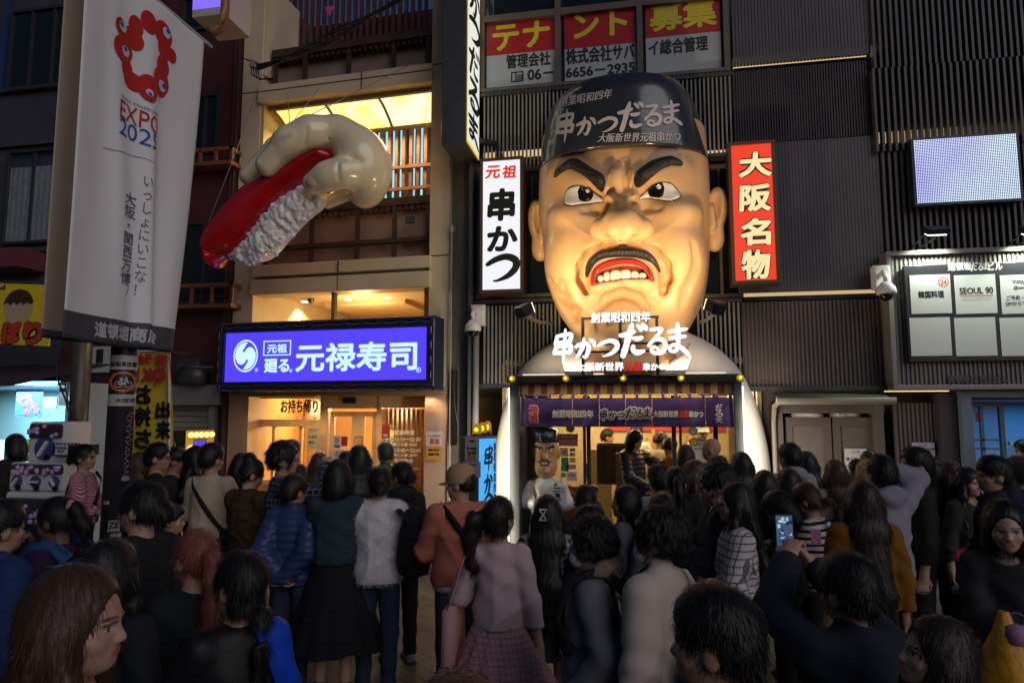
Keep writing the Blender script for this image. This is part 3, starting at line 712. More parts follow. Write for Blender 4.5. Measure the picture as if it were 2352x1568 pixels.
# middle bay
cr_ = MB()
def rib(pxa, pxb, pyt, pyb, Y, pitch, name='ribbed_panel', m=ribm, w=.5):
    x0, x1, z0, z1 = rect(pxa, pyt, pxb, pyb, Y); n = max(2, int((x1 - x0) / pitch)); p = (x1 - x0) / n
    vs = []; 
    for i in range(n):
        a = x0 + i * p; vs += [(a, Y + .018), (a + p * (1 - w) * .5, Y + .018), (a + p * (1 - w) * .5 + p * .08, Y), (a + p * (1 - w) * .5 + p * w, Y), (a + p * (1 - w) * .5 + p * (w + .08), Y + .018)]
    vs.append((x1, Y + .018)); k = len(vs); mb = MB()
    mb.add([(x, y, z0) for x, y in vs] + [(x, y, z1) for x, y in vs], [(i, i + 1, k + i + 1, k + i) for i in range(k - 1)])
    mb.box(x0, x1, Y + .022, Y + .06, z0, z1)
    return mb.build(name, m, db)
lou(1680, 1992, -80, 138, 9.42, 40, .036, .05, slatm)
rib(1684, 1996, 152, 322, 9.44, .034, m=mat('fine_ribbed_cladding', (.055, .042, .055), rough=.55))
lou(1690, 2026, 322, 668, 9.40, 44, .036, .05, slatm)
rib(1706, 2034, 690, 886, 9.42, .05)
x0, x1, z0, z1 = rect(1700, 886, 2042, 897, 9.38); MB().box(x0, x1, 9.36, 9.6, z0, z1).build('ledge', charc, db)
# right bay: widely spaced fins
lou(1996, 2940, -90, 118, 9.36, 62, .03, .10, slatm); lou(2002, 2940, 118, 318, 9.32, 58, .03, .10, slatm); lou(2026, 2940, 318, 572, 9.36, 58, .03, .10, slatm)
for py, Y in ((110, 9.46), (326, 9.44), (478, 9.5)): z = at(2170, py, Y).z; MB().box(at(2000, py, Y).x, bx1, Y, Y + .06, z - .03, z + .03).build('rail', black, db)
gw = MB(); x0, x1, z0, z1 = rect(2040, 400, 2120, 570, 9.8); gw.box(x0, x1, 9.8, 9.83, z0, z1); gw.build('back_panel', mat('beige_back_panel', (.35, .28, .16), rough=.7), db)
# ribbed sign box with tenant board
x0, x1, z0, z1 = rect(2040, 560, 2960, 893, 9.2)
bxm = mat('box_trim', (.2, .19, .18), rough=.4); fm = MB(); fm.frame(x0, x1, z0, z1, 9.16, 9.5, .06); fm.build('box_frame', bxm, db, bevel=.008)
rib(2052, 2948, 572, 884, 9.22, .05, m=mat('box_ribs', (.22, .20, .19), rough=.45))
tb = thing('tenant_board', 'black tenant directory board with white panels in two rows', 'sign board', at(2300, 826, 9.16))
x0, x1, z0, z1 = rect(2080, 600, 2720, 827, 9.16); MB().box(x0, x1, 9.13, 9.2, z0, z1).build('board', mat('board_black', (.02, .022, .028), rough=.35), tb, bevel=.004)
cols = [(2091, 2184), (2194, 2288), (2299, 2394), (2405, 2500), (2512, 2606)]
for (a, c) in cols:
    for (t_, u_) in ((631, 720), (729, 817)):
        x0, x1, z0, z1 = rect(a, t_, c, u_, 9.125); MB().box(x0, x1, 9.12, 9.131, z0, z1).build('panel', mat('board_white', (.6, .62, .62), rough=.35), tb)
YT = 9.1192; bw = mat('board_lettering', (.8, .8, .8), rough=.4); redi = mat('red_ink', (.55, .03, .02), rough=.4)
txt('道頓堀', (2177, 603, 2230, 621), 9.127, bw, tb, .004); txt('ビル', (2270, 601, 2302, 620), 9.127, bw, tb, .003)
x0, x1, z0, z1 = rect(2229, 602, 2270, 622, 9.127); brush_mb([g for g in LOGO if g[0] in 'だるま'], x0, x1, z0, z1, 9.127).build('lettering', bw, tb)
txt('韓国料理', (2109, 668, 2168, 684), YT, ink, tb, .003); txt('24', (2160, 643, 2174, 653), YT, redi, tb, .002)
p = at(2167, 648, YT); q_ = abs(at(2167, 637, YT).z - p.z); MB().ring(p.x, p.z, YT, q_ * .82, q_).build('circle_mark', redi, tb)
txt('SEOUL 90', (2204, 660, 2281, 675), YT, ink, tb, .003); x0, x1, z0, z1 = rect(2206, 678, 2282, 680, YT); MB().box(x0, x1, YT, YT + .003, z0, z1).build('underline', redi, tb)
txt('SEOUL KOREAN TASTE', (2210, 683, 2278, 686), YT, mat('grey_ink', (.3, .3, .3)), tb); txt('MORE BOARD SOFT', (2212, 688, 2276, 691), YT, mat('grey_ink', (.3, .3, .3)), tb)
txt('Instagram', (2326, 640, 2378, 654), YT, ink, tb, .001); txt('@seoul90', (2328, 656, 2374, 665), YT, ink, tb, .001); txt('ご予約・お問合', (2312, 678, 2388, 689), YT, ink, tb, .001); txt('DMからでも', (2310, 692, 2368, 702), YT, ink, tb, .001)
txt('道頓堀', (2177, 862, 2226, 878), 9.2, mat('box_letters', (.10, .095, .09), rough=.3), db, .004); txt('ビル', (2285, 862, 2316, 878), 9.2, mat('box_letters', (.1, .095, .09)), db, .004)
x0, x1, z0, z1 = rect(2227, 860, 2283, 880, 9.2); brush_mb([g for g in LOGO if g[0] in 'だるま'], x0, x1, z0, z1, 9.2).build('lettering', mat('box_letters', (.1, .095, .09)), db)
# floodlights over the board
for i, px in enumerate((2150, 2375)):
    p = at(px, 528, 8.9); t = thing('floodlight', ['flat black floodlight on an arm over the tenant board', 'second flat black floodlight over the tenant board, by the picture edge'][i], 'floodlight', p, 'floodlights over the tenant board')
    MB().bbox(p, .26, .2, .08, Euler((R(25), 0, 0))).build('housing', mat('navy_black_housing', (.012, .016, .03), rough=.35), t, bevel=.015)
    MB().tube([p + Vector((-.1, .08, -.02)), (p.x - .16, 9.36, p.z - .16)], .012).tube([p + Vector((.1, .08, -.02)), (p.x - .1, 9.36, p.z - .16)], .012).build('arm', black, t)
    MB().bbox(p + Vector((0, .02, -.05)), .2, .12, .01, Euler((R(25), 0, 0))).build('lens', glow('flood_lens', (.9, 1, .85), 3, False), t)
    lamp('SPOT', p + Vector((0, .05, -.07)), 70, (.92, 1.0, .82), .05, (p.x, 9.25, p.z - 1.0), 130, .6)
# dotted LED screen
x0, x1, z0, z1 = rect(2102, 315, 2340, 462, 9.2)
ls = thing('led_screen', 'bright bluish white dot matrix screen mounted on the louvres', 'screen', ((x0 + x1) / 2, 9.25, z0))
MB().box(x0 - .03, x1 + .03, 9.2, 9.32, z0 - .03, z1 + .03).build('housing', mat('teal_black_housing', (.01, .03, .035), rough=.4), ls)
dm = mat('dot_matrix', (.01, .01, .02), rough=.4, emit=(.7, .8, 1), es=1)
nt, N, LK, Bs = nodes_of(dm); tc = N.new('ShaderNodeTexCoord'); vs_ = []
sxyz = N.new('ShaderNodeSeparateXYZ'); LK.new(tc.outputs['Object'], sxyz.inputs[0])
def mth(op, a, b=None):
    n = N.new('ShaderNodeMath'); n.operation = op
    for i, v in enumerate((a, b)):
        if v is None: continue
        if isinstance(v, (int, float)): n.inputs[i].default_value = v
        else: LK.new(v, n.inputs[i])
    return n.outputs[0]
pit = (x1 - x0) / 58
fxn = mth('ABSOLUTE', mth('SUBTRACT', mth('FRACT', mth('DIVIDE', sxyz.outputs[0], pit)), .5)); fzn = mth('ABSOLUTE', mth('SUBTRACT', mth('FRACT', mth('DIVIDE', sxyz.outputs[2], pit)), .5))
dots = mth('LESS_THAN', mth('MAXIMUM', fxn, fzn), .3); LK.new(mth('ADD', mth('MULTIPLY', dots, 1.9), .04), Bs.inputs['Emission Strength'])
nz = N.new('ShaderNodeTexNoise'); nz.inputs['Scale'].default_value = .9; LK.new(tc.outputs['Object'], nz.inputs['Vector']); cr = N.new('ShaderNodeValToRGB'); cr.color_ramp.elements[0].color = (.46, .48, 1, 1); cr.color_ramp.elements[0].position = .35; cr.color_ramp.elements[1].color = (.7, .86, 1, 1); cr.color_ramp.elements[1].position = .65
LK.new(nz.outputs[0], cr.inputs[0]); LK.new(cr.outputs[0], Bs.inputs['Emission Color'])
MB().box(x0, x1, 9.192, 9.199, z0, z1).build('display', dm, ls)
# street level, right of the giant body: ribbed double doors under a glass canopy
zl = at(1900, 905, 9.45).z
MB().box(at(1742, 1000, 9.5).x, at(2200, 1000, 9.4).x, 9.75, 9.9, 0, zl + .1).build('wall', mat('brown_grey_wall', (.10, .08, .075), rough=.6), db)
dg = mat('door_ribs', (.17, .14, .125), rough=.5, noise=.08); dfm = mat('door_frame_brown', (.12, .095, .085), rough=.5)
fm = MB()
for a, c in ((1778, 1800), (2010, 2032)): x0, x1, _, _ = rect(a, 1000, c, 1100, 9.5); fm.box(x0, x1, 9.46, 9.72, 0, zl - .12)
x0, x1 = at(1778, 980, 9.5).x, at(2032, 980, 9.5).x; z = at(1900, 940, 9.5).z; fm.box(x0, x1, 9.47, 9.74, z - .05, z + .06)
fm.build('door_frame', dfm, db)
zd1 = at(1900, 958, 9.55).z
for a, c, lab in ((1806, 1912, 0), (1916, 2010, 1)):
    x0, x1 = at(a, 1050, 9.55).x, at(c, 1050, 9.55).x; d_ = MB(); d_.frame(x0, x1, .02, zd1, 9.55, 9.6, .09, .12); dd = d_.build('door', dfm, db)
    n = 14; mb = MB()
    for i in range(n): xx = x0 + .09 + (x1 - x0 - .18) * (i + .5) / n; mb.box(xx - .013, xx + .013, 9.57, 9.59, .14, zd1 - .12)
    mb.box(x0 + .09, x1 - .09, 9.592, 9.598, .14, zd1 - .12); mb.build('panel', dg, dd)
bg = mat('white_plastic_bag', (.6, .58, .56), rough=.4)
for k, (px, w, h) in enumerate(((1868, 80, 14), (1945, 60, 10), (1930, 24, 16))):
    p = at(px, 955, 9.66); q = thing('rubbish_bag', ['wide white rubbish bag lying above the ribbed doors', 'low white rubbish bag above the second ribbed door', 'knotted white bag sticking up above the ribbed doors'][k], 'bag', p, 'bags stored above the doors')
    S_ = SDF(); ww = w / F_PX * 9.4 / 2; hh = h / F_PX * 9.4
    for i in range(5): S_.ell((p.x + rnd.uniform(-.6, .6) * ww, 9.67 + rnd.uniform(-.03, .03), p.z + rnd.uniform(0, .5) * hh), (ww * .6, .08, hh * .75), .03)
    sdf_obj('sack', S_, .012, bg, q)
cn = thing('glass_canopy', 'sloping frosted glass door canopy with a metal gutter', 'canopy', at(1900, 920, 9.2))
xa, xb = at(1792, 908, 9.0).x, at(2045, 908, 9.0).x; za, zb = at(1900, 900, 9.45).z - .02, at(1900, 915, 8.95).z
MB().quad((xa, 9.0, zb), (xb, 9.0, zb), (xb, 9.45, za), (xa, 9.45, za)).quad((xa, 9.0, zb + .01), (xa, 9.45, za + .01), (xb, 9.45, za + .01), (xb, 9.0, zb + .01)).build('glass', mat('frosted_glass', (.12, .14, .10), rough=.3), cn)
mb = MB(); mb.tube([(xa - .05, 8.98, zb - .03), (xb + .05, 8.98, zb - .03)], .045, 10); mb.tube([(xa - .02, 8.98, zb - .04), (xa - .02, 9.3, zb - .1), (xa - .02, 9.4, zb - .3), (xa - .02, 9.42, .1)], .03, 8); mb.build('gutter', mat('tan_gutter', (.25, .21, .17), rough=.45), cn)
mb = MB()
for f in (0, .5, 1): x = xa + (xb - xa) * f; mb.tube([(x, 9.0, zb), (x, 9.45, za)], .012, 6)
mb.build('frame', charc, cn)
rib(2060, 2162, 925, 1260, 9.5, .05); x0, x1, _, _ = rect(2160, 1000, 2200, 1100, 9.45); MB().box(x0, x1, 9.4, 9.7, 0, zl).build('pier', mat('dark_pier', (.05, .04, .045), rough=.6), db)
tube = thing('yellow_strip', 'thin warm light strip under the ledge beside the tenant board box', 'strip light', at(2080, 898, 9.4)); box_px(2032, 897, 2180, 899, 9.35, .02).build('tube', glow('ystrip', (1, .75, .35), 1.3, False), tube)
# blue lit entrance at the right edge
bl_ = mat('blue_porch_wall', (.45, .5, .55), rough=.5); xa = at(2204, 1000, 9.4).x
mb = MB(); mb.box(xa, xa + .12, 9.3, 9.7, 0, zl - .05); mb.box(xa, bx1, 9.3, 9.7, zl - .05, zl + .02); mb.build('entrance_frame', mat('blue_grey_frame', (.16, .2, .25), rough=.4), db)
mb = MB(); mb.box(xa + .1, bx1, 11.2, 11.25, 0, zl); mb.box(xa + .08, xa + .12, 9.7, 11.2, 0, zl); mb.build('entrance_wall', bl_, db)
MB().box(xa + .1, bx1, 9.6, 11.2, zl - .08, zl - .06).build('entrance_ceiling', bl_, db)
gd = thing('glass_doors', 'blue lit glass entrance door with a grid of panes and a card poster', 'door', at(2270, 1200, 9.7))
x0, x1, z0, z1 = rect(2222, 922, 2310, 1160, 9.75)
mb = MB(); mb.frame(x0, x1, .02, z1, 9.72, 9.78, .05, .06); xm = x0 + (x1 - x0) * .42; mb.box(xm - .02, xm + .02, 9.73, 9.77, .1, z1 - .05)
for py in (1010, 1030, 1068): z = at(2265, py, 9.75).z; mb.box(x0 + .05, x1 - .05, 9.73, 9.77, z - .012, z + .012)
mb.build('frame', mat('blue_steel', (.15, .22, .28), rough=.3), gd)
MB().box(x0 + .05, x1 - .05, 9.752, 9.756, .08, z1 - .06).build('pane', glass, gd)
for (a, c, e_, g_) in ((2262, 2285, 1036, 1066), (2287, 2306, 1036, 1066), (2262, 2285, 1070, 1096), (2287, 2306, 1070, 1096)):
    xx0, xx1, zz0, zz1 = rect(a, e_, c, g_, 10.4); MB().box(xx0, xx1, 10.4, 10.42, zz0, zz1).build('notice', mat('pale_blue_notice', (.6, .65, .7), rough=.5), gd)
lamp('AREA', (xa + 1.4, 10.3, zl - .12), 13, (.03, .36, 1.0), 1.2, (xa + 1.4, 10.3, 0), sy=1.0)
txt('道頓堀だるまビル', (2244, 930, 2282, 938), 9.745, lt, gd); box_px(2241, 945, 2252, 968, 9.74, .004).build('red_card', redi, gd)
sb_ = thing('spray_bottle', 'clear plastic bottle on the ledge in the blue lit entrance', 'bottle', at(2322, 1055, 9.7)); MB().lathe([(.05, -.08), (.06, -.06), (.06, .06), (.02, .1), (.02, .13)], at(2322, 1045, 9.7)).build('body', glass, sb_); MB().lathe([(.025, .13), (.025, .17)], at(2322, 1045, 9.7)).build('cap', white_p, sb_)
# paper notices taped to the doors
pp = mat('paper_white', (.62, .60, .62), rough=.7)
def notice(px0, py0, px1, py1, Y, label, rows, m=pp, group='paper notices', ink_=ink):
    x0, x1, z0, z1 = rect(px0, py0, px1, py1, Y); t = thing('paper_notice', label, 'notice', ((x0 + x1) / 2, Y, z0), group)
    MB().box(x0, x1, Y, Y + .003, z0, z1).build('sheet', m, t)
    for s, r, *c in rows: txt(s, r, Y - .002, c[0] if c else ink_, t, .0015)
    return t
notice(1940, 1030, 1992, 1068, 9.535, 'white paper notice on the ribbed door, upper of two', [('ここに', (1957, 1034, 1975, 1040)), ('ごみを', (1972, 1044, 1988, 1049)), ('捨てないで', (1944, 1050, 1985, 1057)), ('ください', (1950, 1060, 1980, 1064))])
notice(1940, 1070, 1992, 1105, 9.535, 'white paper notice on the ribbed door, lower one with a red line', [('ここに', (1955, 1073, 1975, 1078)), ('捨てる', (1945, 1084, 1985, 1094), redi)])
notice(2095, 1016, 2147, 1048, 9.48, 'lilac white paper notice on the ribbed wall panel', [('ここに', (2112, 1019, 2130, 1024)), ('ごみを', (2126, 1028, 2146, 1034)), ('！？', (2112, 1037, 2126, 1044))], m=mat('lilac_paper', (.5, .46, .6), rough=.7))
# dome cameras on poles
def dome_cam(px, py, Y, label, pole=None):
    p = at(px, py, Y); k = 1.0
    t = thing('security_camera', label, 'security camera', p); bx = MB(); bx.bbox(p + Vector((.02, .1, .14)), .2, .12, .3); bx.bbox(p + Vector((.02, .035, .14)), .17, .02, .26); bx.build('junction_box', white_p, t, bevel=.015)
    MB().tube([p + Vector((0, .04, .16)), p + Vector((0, -.08, .18)), p + Vector((0, -.14, .12)), p + Vector((0, -.14, .0))], [.03, .03, .035, .045], 10).build('arm', white_p, t, True)
    MB().lathe([(.05, .06), (.10, .0), (.115, -.06), (.11, -.09)], p + Vector((0, -.14, -.02)), 20).build('hood', white_p, t, True)
    MB().lathe([(.085, 0), (.08, -.03), (.05, -.07), (.01, -.085)], p + Vector((0, -.14, -.11)), 20).build('dome', mat('smoked_dome', (.01, .01, .012), rough=.08), t, True)
    if pole: MB().tube([(p.x - .02, p.y + .12, .0), (p.x - .02, p.y + .12, p.z + .0)], .045, 10).build('pole', mat('pale_grey_pole', (.3, .29, .28), rough=.5), t, True)
    return t
dome_cam(1092, 745, 9.25, 'white dome security camera on a pale pole beside the blue sign', True)
dome_cam(2026, 660, 9.1, 'white dome security camera beside the tenant board')
# conduits between the buildings
cd = thing('conduit', 'thin pale conduit running down the strip between two shopfronts', 'conduit', (at(1036, 700, 9.4).x, 9.45, 0)); x = at(1036, 700, 9.45).x
MB().tube([(x, 9.45, 0), (x, 9.45, at(1036, 515, 9.45).z)], .014).build('pipe', mat('pale_pipe', (.4, .38, .34)), cd); MB().lathe([(.03, 0), (.035, .05), (.03, .1)], (x, 9.45, at(1036, 535, 9.45).z)).build('junction', mat('pale_pipe', (.4, .38, .34)), cd)
cb_ = thing('cable', 'loose dark cable hanging beside the cream pier and the strip', 'cable', (x, 9.4, 2)); pts = [at(1048 + 6 * math.sin(i * .9), 480 + i * 34, 9.42) for i in range(16)]; MB().tube(pts, .008, 6).build('wire', black, cb_)
MB().box(at(1040, 990, 9.5).x, at(1050, 990, 9.5).x, 9.42, 9.5, 1.6, at(1045, 850, 9.5).z).build('cable_duct', black, db)

# ---------------------------------------------------------------- lightbox signs
def lightbox(name, label, px0, py0, px1, py1, Y, depth, border, face_m, frame_m, rows, cat='sign'):
    x0, x1, z0, z1 = rect(px0, py0, px1, py1, Y); t = thing(name, label, cat, ((x0 + x1) / 2, Y + depth / 2, z0))
    MB().box(x0, x1, Y + .02, Y + depth, z0, z1).build('case', frame_m, t); fm = MB(); fm.frame(x0, x1, z0, z1, Y - .015, Y + .019, border); fm.build('frame', frame_m, t, bevel=.004)
    MB().box(x0 + border, x1 - border, Y, Y + .018, z0 + border, z1 - border).build('face', face_m, t); return t
t = lightbox('vertical_lightbox', 'white vertical lightbox with red and black brush characters', 1102, 362, 1202, 672, 9.1, .25, .045, glow('white_face', (.93, .95, 1), .96), mat('brown_frame', (.09, .05, .03), rough=.4), [])
rg = glow('red_letters', (.85, .035, .01), .9, False); kg = mat('black_letters', (.015, .02, .018), rough=.5); YL = 9.096
txt('元', (1116, 381, 1149, 410), YL, rg, t, .008, shear=.12); txt('祖', (1154, 380, 1186, 409), YL, rg, t, .008, shear=.12)
def br1(g, r, Y, m, parent, grow=0., name='lettering'):
    x0, x1, z0, z1 = rect(*r, Y); return brush_mb([(g, 0, 0, 1, 1)], x0, x1, z0, z1, Y, grow).build(name, m, parent)
txt('串', (1122, 434, 1182, 506), YL, kg, t, .022, shear=.06); txt('か', (1120, 520, 1188, 576), YL, kg, t, .02, shear=.05); br1('つ', (1118, 590, 1184, 644), YL, kg, t, .004)
t = lightbox('vertical_lightbox', 'red vertical lightbox with four cream kanji', 1676, 324, 1786, 652, 9.0, .25, .045, glow('red_face', (.88, .045, .012), 1.0), mat('brown_frame', (.09, .05, .03)), [])
cmf = glow('cream_letters', (1, .82, .42), .95, False)
for s, r in (('大', (1698, 350, 1772, 405)), ('阪', (1700, 424, 1770, 484)), ('名', (1702, 502, 1770, 562)), ('物', (1704, 574, 1768, 640))):
    txt(s, r, 8.997, ink, t, .036, shear=.05); txt(s, r, 8.99, cmf, t, .015, shear=.05)
# big projecting sign: dark side face, lit edge-on front with brush logo
Yf, Yb_ = 8.64, 9.40
xl_, xr_ = at(1013, 332, Yf).x, at(1070, 332, Yf).x; zb_ = at(1070, 329, Yf).z; ztt = 9.4; wd = Yb_ - Yf
ps = thing('projecting_sign', 'tall dark projecting sign with a lit narrow side of black brush lettering', 'sign', ((xl_ + xr_) / 2, 9.0, zb_))
MB().box(xl_, xr_, Yf, Yb_, zb_, ztt).build('case', mat('slate_case', (.05, .055, .065), rough=.4, noise=.1), ps, bevel=.008)
def sgp(u, z, o): return (xr_ + o, Yf + u, z)
def side_panel(u0, u1, z0, z1, o, m, name): MB().quad(sgp(u0, z0, o), sgp(u1, z0, o), sgp(u1, z1, o), sgp(u0, z1, o)).build(name, m, ps)
side_panel(.0 + .02, wd - .02, zb_ + .03, ztt, .006, glow('amber_edge', (1, .62, .05), .9, False), 'amber_border')
side_panel(.05, wd - .05, zb_ + .08, ztt, .01, glow('sign_white', (.92, .97, .85), .85), 'face')
mbl = MB(); glyphs = 'まるだつか串'; zz = zb_ + .14
for g in glyphs:
    hh = {'ま': .46, 'る': .42, 'だ': .5, 'つ': .36, 'か': .44, '串': .62}[g]
    tmp = brush_mb([(g, 0, 0, 1, 1)], .09, wd - .09, zz, zz + hh * .92, 0); mbl.add([sgp(v[0], v[2], .013 - v[1]) for v in tmp.v], tmp.f); zz += hh + .04
mbl.build('lettering', ink, ps)
br_ = MB(); br_.tube([(xr_ - .05, Yb_ - .02, zb_ + .35), (xr_ + .25, 9.42, zb_ + .28), (xr_ + .3, 9.5, zb_ + .1)], .05).build('bracket', black, ps)
# ================================================================ LEFT: maroon building, stalls, banner
CUR[0] = IDF
YLf = 9.7
lb = thing('maroon_building', 'dark maroon building with shuttered windows and small balconies beside the sushi shop', 'building', (-8, 10, 0))
mar = mat('maroon_wall', (.07, .014, .016), rough=.6, noise=.2, nscale=2); plum = mat('plum_grey_wall', (.05, .05, .065), rough=.6, noise=.2, nscale=1.5)
def lx(px, py=700, Y=YLf): return at(px, py, Y).x
def lz(py, px=450, Y=YLf): return at(px, py, Y).z
xa, xb, xc = lx(-420), lx(150), lx(527)
zsh = lz(835, 450)
MB().box(xb, xc, YLf, 12, lz(930), 9.5).build('wall', mar, lb)
MB().box(xa, xb, YLf + .05, 12, lz(860, 60), 9.5).build('wall', plum, lb)
MB().box(lx(527), XL * math.cos(R(3.5)) + HX - .02, YLf - .1, 12, 0, 9.5).build('corner_strip', mat('dark_maroon_strip', (.03, .012, .012), rough=.6), lb)
cm_ = mat('copper_trim', (.22, .08, .03), rough=.5)
MB().box(lx(520), lx(526), YLf - .06, YLf, lz(930), 9.5).build('copper_trim', cm_, lb)
# windows (frame, panes, curtain)
def win(px0, py0, px1, py1, curtain=None, Y=YLf, label=None, bars=1):
    x0, x1, z0, z1 = rect(px0, py0, px1, py1, Y); f = MB(); f.frame(x0, x1, z0, z1, Y - .05, Y + .04, .05)
    for i in range(bars): x = x0 + (x1 - x0) * (i + 1) / (bars + 1); f.box(x - .025, x + .025, Y - .04, Y + .03, z0 + .05, z1 - .05)
    fr = f.build('window', mat('window_dark_frame', (.03, .03, .035), rough=.45), lb)
    MB().box(x0 + .05, x1 - .05, Y - .012, Y - .008, z0 + .05, z1 - .05).build('pane', glassd if curtain is None else glass, fr)
    if curtain:
        mb = MB(); n = 40; vs = []
        for i in range(n + 1): vs.append((x0 + .06 + (x1 - x0 - .12) * i / n, Y - .004 + .004 * math.sin(i * 1.4)))
        zt_ = z0 + (z1 - z0) * .82
        mb.add([(x, y, z0 + .05) for x, y in vs] + [(x, y, zt_) for x, y in vs], [(i, i + 1, n + i + 2, n + i + 1) for i in range(n)])
        mb.build('curtain', mat('net_curtain', (.30, .32, .34), rough=.8, noise=.2, nscale=14), fr)
win(14, 345, 138, 560, True); win(24, 20, 175, 205, bars=2); win(440, 218, 506, 355); win(410, 510, 530, 700); win(420, -10, 528, 70)
for (pyt, pyb, pa, pb) in ((345, 372, 425, 545), (655, 698, 395, 545)):
    bc = MB(); x0, x1 = lx(pa, pyb, YLf - .25), lx(pb - 12, pyb, YLf - .25); zt_, zb_ = at(480, pyt, YLf - .25).z, at(480, pyb, YLf - .25).z
    bc.box(x0, x1, YLf - .28, YLf, zb_ - .06, zb_); bc.box(x0, x1, YLf - .28, YLf - .24, zt_ - .03, zt_ + .03)
    for i in range(4): x = x0 + (x1 - x0) * i / 3; bc.box(x - .02, x + .02, YLf - .28, YLf - .24, zb_, zt_)
    bc.box(x1 - .04, x1, YLf - .28, YLf, zt_ - .03, zt_ + .03); bc.build('balcony', cm_, lb)
for py in (330, 205, 575): z = lz(py, 60); MB().box(xa, xb, YLf - .03, YLf + .05, z - .04, z + .04).build('floor_band', mat('plum_band', (.06, .05, .065), rough=.6), lb)
MB().box(lx(-40), lx(15, 100), YLf - .06, YLf + .04, lz(215, 5), lz(-60, 5)).build('blue_pilaster', mat('blue_pilaster', (.02, .05, .16), rough=.5), lb)
MB().box(xa, lx(104, 600), YLf - .5, YLf, lz(620, 60) - .05, lz(585, 60)).build('awning', mat('dull_red_awning', (.13, .03, .045), rough=.7), lb)
# street level: header band, shutters, meter box
hd = mat('grey_header', (.17, .17, .165), rough=.55, noise=.1)
MB().box(lx(175, 900, 9.5), lx(497, 900, 9.5), 9.5, 9.7, at(340, 930, 9.5).z, at(340, 885, 9.5).z).build('header', hd, lb, bevel=.01)
for pa, pb in ((207, 245), (396, 486)):
    x0, x1 = lx(pa, 1000), lx(pb, 1000); z = lz(930); sh = MB()
    for i in range(26):
        zt_ = z - i * .09; sh.box(x0, x1, YLf + .0, YLf + .03, zt_ - .08, zt_)
    sh.build('shutter', mat('ribbed_shutter', (.22, .20, .18), rough=.5, noise=.1), lb)
MB().box(lx(486, 1000), lx(496, 1000), YLf - .1, YLf + .1, 0, lz(930)).build('jamb', hd, lb)
mw = MB(); mw.box(lx(150, 1000), xc, YLf + .06, YLf + .1, 0, lz(925)); mw.build('street_wall', darkwall, lb)
q = thing('meter_box', 'off-white electrical box with a dark window on the maroon wall', 'meter box', at(238, 850, 9.6)); x0, x1, z0, z1 = rect(211, 795, 266, 855, 9.6); MB().box(x0, x1, 9.6, 9.7, z0, z1).build('case', mat('offwhite_box', (.42, .41, .36), rough=.5), q, bevel=.01)
x0, x1, z0, z1 = rect(221, 802, 236, 834, 9.59); MB().box(x0, x1, 9.588, 9.599, z0, z1).build('window', black, q)
q = thing('extractor_hood', 'dark ducted extractor fan box on the maroon wall', 'extractor fan', at(430, 870, 9.4)); x0, x1, z0, z1 = rect(392, 822, 452, 884, 9.3)
MB().box(x0, x1 - .05, 9.4, 9.7, z0 + .15, z1).build('box', charc, q, bevel=.03); p = at(432, 862, 9.3); MB().lathe([(.14, -.18), (.15, 0), (.14, .2)], (p.x, 9.42, p.z), 14, Euler((0, R(90), 0)).to_matrix()).build('duct', charc, q, True); MB().tube([at(440, 842, 9.3), at(488, 843, 9.3)], .012).build('arm', hd, q)
q = thing('utility_pole', 'brown metal pole with coiled black cables beside the game arcade stall', 'pole', at(180, 1200, 8.0)); p = at(183, 900, 8.0); p2 = at(183, 800, 8.0)
MB().tube([(p.x, 8, 0), (p.x, 8, at(183, 640, 8).z)], .12, 14).build('post', mat('brown_pole', (.07, .055, .04), rough=.4, noise=.3), q, True)
MB().tube([at(160 + 4 * math.sin(a * 3) - 26 * math.sin(a), 850 + 0 + 130 * (a / 3.14 - .5) * 1.6, 7.8) for a in np.linspace(0, 3.14, 20)], .012, 6).tube([at(150 + 30 * (a / 3) ** 2, 880 + 90 * (a / 3), 7.8) for a in np.linspace(0, 3, 12)], .01, 6).build('cable', black, q)
# yellow dumpling sign (plain octopus ball, no mascot)
yy = mat('yellow_sign', (.72, .58, .02), rough=.45, noise=.05)
ys = thing('yellow_banner_sign', 'yellow cloth shop sign with dumpling ball and red lettering', 'sign', at(50, 790, 8.0))
x0, x1 = at(-200, 720, 8.0).x, at(116, 720, 8.0).x; zA, zB = at(0, 636, 8).z, at(0, 775, 8).z; zC, zD = at(104, 655, 8).z, at(104, 795, 8).z
MB().add([(x0, 8, zB), (x1, 8, zD), (x1, 8, zC), (x0, 8, zA), (x0, 8.03, zB), (x1, 8.03, zD), (x1, 8.03, zC), (x0, 8.03, zA)], [(0, 1, 2, 3), (7, 6, 5, 4), (0, 4, 5, 1), (3, 2, 6, 7), (1, 5, 6, 2), (0, 3, 7, 4)]).build('cloth', yy, ys)
yred = mat('sign_red', (.52, .05, .02), rough=.5); 
for g, r in (('つ', (-52, 745, -8, 790)), ('ぼ', (6, 738, 46, 788)), ('り', (54, 740, 98, 790)), ('と', (-100, 745, -62, 788))):
    txt(g, r, 7.996, ink, ys, .05); txt(g, r, 7.985, yred, ys, .025)
txt('Land', (-26, 655, 12, 666), 7.996, ink, ys, .006)
bm_ = MB(); p = at(42, 705, 7.99); q_ = at(76, 705, 7.99).x - p.x
bm_.disc(p.x, p.z, 7.994, q_, 30); bm_.build('ball_drawing', mat('dumpling_drawing', (.5, .38, .24), rough=.5), ys)
bm_ = MB(); pts = [(p.x + q_ * 1.04 * math.cos(a), p.z + q_ * 1.04 * math.sin(a)) for a in np.linspace(R(15), R(165), 20)] + [(p.x + q_ * x, p.z + q_ * (.2 + .08 * math.sin(x * 14))) for x in np.linspace(-1, 1, 20)]
